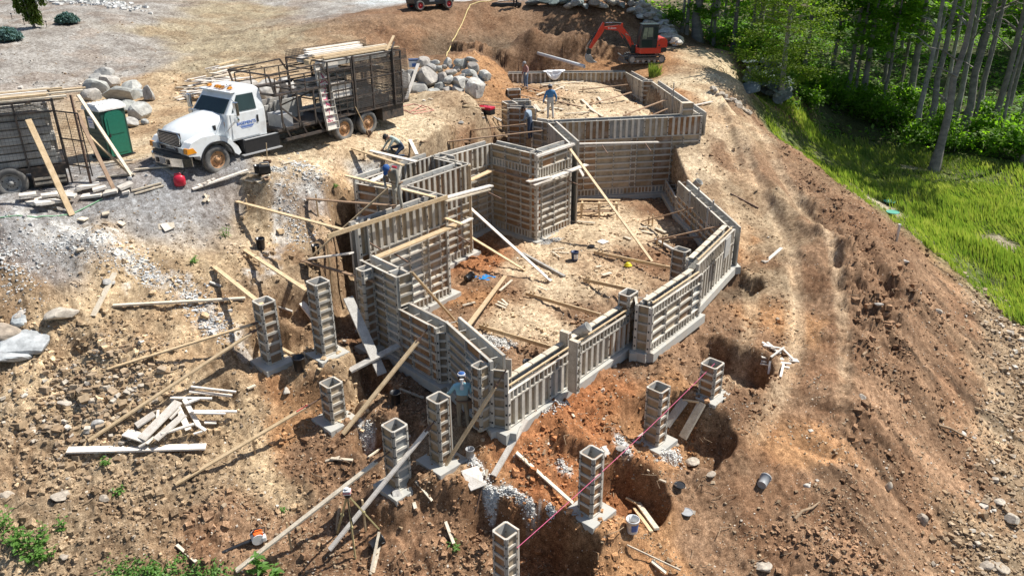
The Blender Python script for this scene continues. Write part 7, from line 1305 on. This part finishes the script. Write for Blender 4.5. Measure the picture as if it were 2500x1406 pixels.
# forest floor cover
n = 52000; Y_ = rg.uniform(44, 95, n); X_ = rg.uniform(.22, .85, n)*Y_; G0 = np.array([tuple(atz(*q)[:2]) for q in ((1640, 60, 5.), (1760, 112, 4.4), (1860, 160, 3.9), (1930, 250, 2.2), (2000, 292, .8), (2120, 318, -.4), (2250, 345, -1.1), (2400, 385, -1.6), (2560, 430, -2), (3300, 300, 0), (3300, -40, 3), (1560, -60, 5))])
sdv = sdpoly(X_, Y_, [tuple(q) for q in G0]); k = (sdv < -.2+.8*fbm(X_*.4, Y_*.4, 12, 3)) & (fbm(X_*.35, Y_*.35, 15, 3) > -.12); X_, Y_ = X_[k], Y_[k]; Z_ = hbase(X_, Y_)+np.abs(rg.normal(0, .33, len(X_)))*(1+fbm(X_*.5, Y_*.5, 19, 2)*1.6)
tag(obj('undergrowth', leaves(np.stack([X_, Y_, Z_], 1), .24, M['shrubl'], 'undergrowth', .4, 1.4)), 'low leafy undergrowth on the forest floor', None, None, 'stuff')
def shrub_mesh(seed, mat='leaf', R=1., n=900, size=.15):
    rg = np.random.default_rng(seed); c = rg.normal(0, .42, (14, 3))*np.array([R, R, .5*R])+np.array([0, 0, .75*R]); q = c[rg.integers(0, 14, n)]+rg.normal(0, .24*R, (n, 3)); q[:, 2] = np.abs(q[:, 2]); return leaves(q, size, M[mat], 'foliage', .6, 1.5, rg)
SH = [shrub_mesh(i, 'leaf') for i in range(3)]
sp = [(1640, 62), (1770, 118), (1830, 145), (1880, 165), (1990, 240), (2040, 262), (2095, 275), (2140, 305), (2190, 310), (2240, 360), (2300, 340), (2330, 370), (2390, 350), (2440, 375), (2480, 395), (2060, 225), (1975, 265), (2010, 215), (2120, 250), (2290, 300), (1825, 138), (1940, 170), (2200, 280), (2400, 300), (2500, 340)]
for i, (px, py) in enumerate(sorted(sp)): p = gpt(px, py, -.05); root = empty('shrub', p, rk.uniform(0, 6), 'green shrub under the woodland edge, %sfrom the left' % (ORD[i] or 'first '), 'shrub', 'shrubs under the woodland edge'); o = obj('foliage', SH[i % 3], root); s = rk.uniform(.8, 1.7); o.scale = (s, s, s); b = MB(); b.tube([(0, 0, -.2), (0, 0, .6)], .03, 5); b.build('stem', M['bark'], root)
# tall grass field
GP = [tuple(atz(*q)[:2]) for q in ((1808, 255, 1.9), (1850, 300, 1.3), (1900, 362, .7), (1975, 430, 0), (2060, 512, -.9), (2130, 560, -1.6), (2200, 618, -2.3), (2290, 690, -3.2), (2350, 742, -3.7), (2420, 788, -4.2), (2510, 835, -4.6), (2640, 880, -5), (3300, 600, -3.5), (3300, 380, -2), (2560, 435, -2), (2400, 390, -1.6), (2250, 350, -1.1), (2120, 322, -.4), (2000, 296, .6), (1900, 268, 1.2))]
BARE = [(atz(*q[:3]), q[3]) for q in BAREP]
n = 330000; X_ = rg.uniform(12, 60, n); Y_ = rg.uniform(26, 66, n); sdv = sdpoly(X_, Y_, GP); pr = np.clip(.75+1.1*fbm(X_*.35, Y_*.35, 25, 4), .12, 1)
for c, r_ in BARE: pr = pr*sstep(r_*.4, r_*1.25, np.hypot(X_-c.x, Y_-c.y)+.5*fbm(X_*2, Y_*2, 27, 2))
k = (sdv < -.1+.9*fbm(X_*.8, Y_*.8, 26, 3)) & (rg.random(n) < pr); X_, Y_ = X_[k], Y_[k]; n = len(X_); Z_ = hbase(X_, Y_)-.02; hgt = rg.uniform(.28, .72, n)*(.75+.9*fbm(X_*.4, Y_*.4, 28, 3)+.25*np.clip((-Z_-1)/3, 0, 1)); a = rg.uniform(0, 2*pi, n); ww = rg.uniform(.012, .028, n); ln = rg.normal(.12, .12, n)+.10; la = 2.6+.7*fbm(X_*.25, Y_*.25, 31, 2)*3
dx, dy = np.cos(a)*ww, np.sin(a)*ww; lx, ly = np.cos(la)*ln, np.sin(la)*ln
V_ = np.stack([np.stack([X_-dx, Y_-dy, Z_], 1), np.stack([X_+dx, Y_+dy, Z_], 1), np.stack([X_+dx*.7+lx*.35, Y_+dy*.7+ly*.35, Z_+hgt*.6], 1), np.stack([X_+lx, Y_+ly, Z_+hgt], 1)], 1).reshape(-1, 3)
gm = npmesh('tall_grass', V_, np.arange(4*n).reshape(n, 4), [M['grassm']]); tag(obj('tall_grass', gm), 'tall yellow-green grass field on the right', None, None, 'stuff')
# grass tuft and weeds
LEAF = MB(); LEAF.add([(0, 0, 0), (.035, .05, .012), (.045, .11, .015), (.025, .17, .0), (0, .215, -.02), (-.025, .17, .0), (-.045, .11, .015), (-.035, .05, .012), (0, .10, -.004)], [(0, 1, 8), (1, 2, 8), (2, 3, 8), (3, 4, 8), (4, 5, 8), (5, 6, 8), (6, 7, 8), (7, 0, 8)], 0, True)
M['weed'] = leaf_mat('weed_leaves', [(.07, .15, .03), (.12, .24, .05), (.17, .31, .08)], .35); LM = LEAF.mesh('leaf', [M['weed']])
def weed(label, p, h, n, ls=1., stems=1, spread=.2):
    root = empty('leafy_weed', p, rk.uniform(0, 6), label, 'weed')
    for s in range(stems):
        a = rk.uniform(0, 6.3); tx, ty = spread*cos(a)*(stems > 1), spread*sin(a)*(stems > 1); b = MB(); b.tube([(tx*.4, ty*.4, -.05), (tx*.7, ty*.7, h*.5), (tx, ty, h)], [.01, .008, .004], 5); st = b.build('stem', M['weed'], root)
        for i in range(n):
            t = (i+1)/n; o = obj('leaf', LM, root, (tx*(.4+.6*t), ty*(.4+.6*t), h*t), (rk.uniform(-.1, .5)-.2*t, rk.uniform(-.3, .3), i*2.4+rk.random())); q = ls*(1.15-.45*t)*rk.uniform(.8, 1.2); o.scale = (q, q, q)
    return root
weed('tall broad-leaved weed at the bottom edge beside the pink clamp', G(632, 1400, -.02), .75, 13, 1.25, 2, .14)
weed('low broad-leaved weed right of the tall one at the bottom edge', G(672, 1403, -.02), .25, 8, 1.1, 2, .1)
for i, (px, py, h, n_, st) in enumerate(((12, 1290, .7, 9, 5), (60, 1345, .6, 9, 7), (100, 1330, .55, 8, 7), (120, 1360, .4, 8, 5), (145, 1305, .4, 9, 2), (30, 1335, .5, 8, 5), (80, 1370, .4, 8, 5))): weed('leafy green weed clump in the bottom left corner, %sfrom the left' % (ORD[sorted([12, 60, 100, 120, 145, 30, 80]).index(px)] or 'first '), G(px, py, -.02), h, n_, .75, st, .22)
for px, py, h, lb_ in ((262, 1132, .22, 'small weed under the long flat board of the heap'), (290, 1200, .15, 'small weed below the broken lumber heap'), (552, 578, .35, 'dark green weed on the bank left of the black bucket'), (820, 455, .15, 'little weed on the bank beside the form wall'), (885, 765, .2, 'little weed in the dirt between column forms'), (1110, 1340, .25, 'small weed by the stake near the bottom edge'), (1600, 1075, .2, 'small weed on the footing by the pit beams'), (370, 1390, .22, 'green weed patch at the bottom edge, right of the corner'), (700, 1245, .1, 'tiny weed in the mud'), (440, 1370, .15, 'small spiky weed near the short white board'), (470, 640, .2, 'thin weed on the upper left bank')): weed(lb_, G(px, py, -.02), h, 6, .6, 4, .14)
def blades(label, p, n, r, h, name='grass_tuft'):
    rg = np.random.default_rng(n); a = rg.uniform(0, 2*pi, n); d = r*np.sqrt(rg.random(n)); x, y = d*np.cos(a), d*np.sin(a); hh = h*rg.uniform(.4, 1, n); w = .012; l = rg.normal(0, .1, (n, 2)); z = np.zeros(n)-.03
    V_ = np.stack([np.stack([x-w, y, z], 1), np.stack([x+w, y, z], 1), np.stack([x+w*.6+l[:, 0]*.4, y+l[:, 1]*.4, hh*.6], 1), np.stack([x+l[:, 0], y+l[:, 1], hh], 1)], 1).reshape(-1, 3); tag(obj(name, npmesh(name, V_, np.arange(4*n).reshape(n, 4), [M['grassm']]), None, p), label, 'grass tuft')
blades('tall green grass tuft in front of the excavator track', G(1597, 188, 0), 260, .38, .95)
x, y = along([(270, 1395, -1.3), (360, 1385, -1.3), (440, 1400, -1.4), (560, 1400, -1.6)], 1500, .16); z = height(x, y); tag(obj('ground_weeds', leaves(np.stack([x, y, z+np.abs(RNG.normal(0, .05, len(x)))], 1), .055, M['weed'], 'ground_weeds', .4, 1.5)), 'creeping green weeds along the bottom edge', None, None, 'stuff')
# landscaped corner
for px, py, w, lb_ in ((166, 58, 1.15, 'right blue-green dwarf spruce on the mulch slope'), (20, 100, 1.35, 'left blue-green dwarf spruce at the left edge')):
    p = gpt(px, py, 0); root = empty('dwarf_spruce', p, 0, lb_, 'shrub'); rg = np.random.default_rng(px); n = 2600; d = rg.normal(0, 1, (n, 3)); d /= np.linalg.norm(d, axis=1, keepdims=True); d[:, 2] = np.abs(d[:, 2])*.75; q = d*w*.62*(.75+.3*rg.random((n, 1)))*(1+.25*fbm(d[:, 0]*4, d[:, 1]*4, 2, 2))[:, None]; o = obj('foliage', leaves(q+np.array([0, 0, .12]), .11, M['needle'], 'foliage', .8, 2.2, rg), root); b = MB(); b.cyl((0, 0, -.1), (0, 0, .4), .05); b.build('stem', M['bark'], root)
p = gpt(85, 68, 0); root = empty('weeping_conifer', p, 0, 'bright green weeping conifer at the top left, cut by the edge', 'tree'); rg = np.random.default_rng(2)
b = MB(); b.tube([(0, 0, -.1), (-.2, 0, 1.2), (-.5, 0, 2.6), (-.3, 0, 3.6)], [.1, .09, .07, .04], 8); b.build('trunk', M['bark'], root)
for i, (x0, x1, zt, zb) in enumerate(((-.5, -.35, 3.6, .4), (-.2, .0, 3.3, .25), (.15, .45, 3.2, .15), (-.9, -.8, 3.3, .9), (.5, .95, 3.4, 1.4), (-.05, .25, 3.5, .3), (.9, 1.1, 3.2, 1.9))):
    m_ = 800; t = rg.random(m_); q = np.stack([x0+(x1-x0)*t+rg.normal(0, .09, m_), rg.normal(0, .12, m_), zt+(zb-zt)*t], 1); obj('drooping_branch', leaves(q, .12, M['weep'], 'drooping_branch', 1.2, 2., rg), root)
for i, (px, py) in enumerate(((30, 48), (60, 62), (115, 68))): b = MB(); b.cyl((0, 0, -.1), (0, 0, .35), .02, n=6); b.cyl((0, 0, .35), (0, 0, .42), .07, .04, 8); tag(b.build('garden_light', M['black'], None, gpt(px, py, 0)), 'small black garden spotlight by the weeping conifer, %s' % ('leftmost', 'middle', 'rightmost')[i], 'garden light')
x, y = along([(90, 12, 7.5), (180, 22, 7.3), (260, 28, 7.2), (330, 38, 7.1)], 260, .7); scatter_stones('border_stones', x, y, RNG.uniform(.15, .45, len(x)), [M['grit']], 'pale stone border along the mulch slope')
x, y = RNG.uniform(-25, 30, 3000), RNG.uniform(64, 72, 3000)
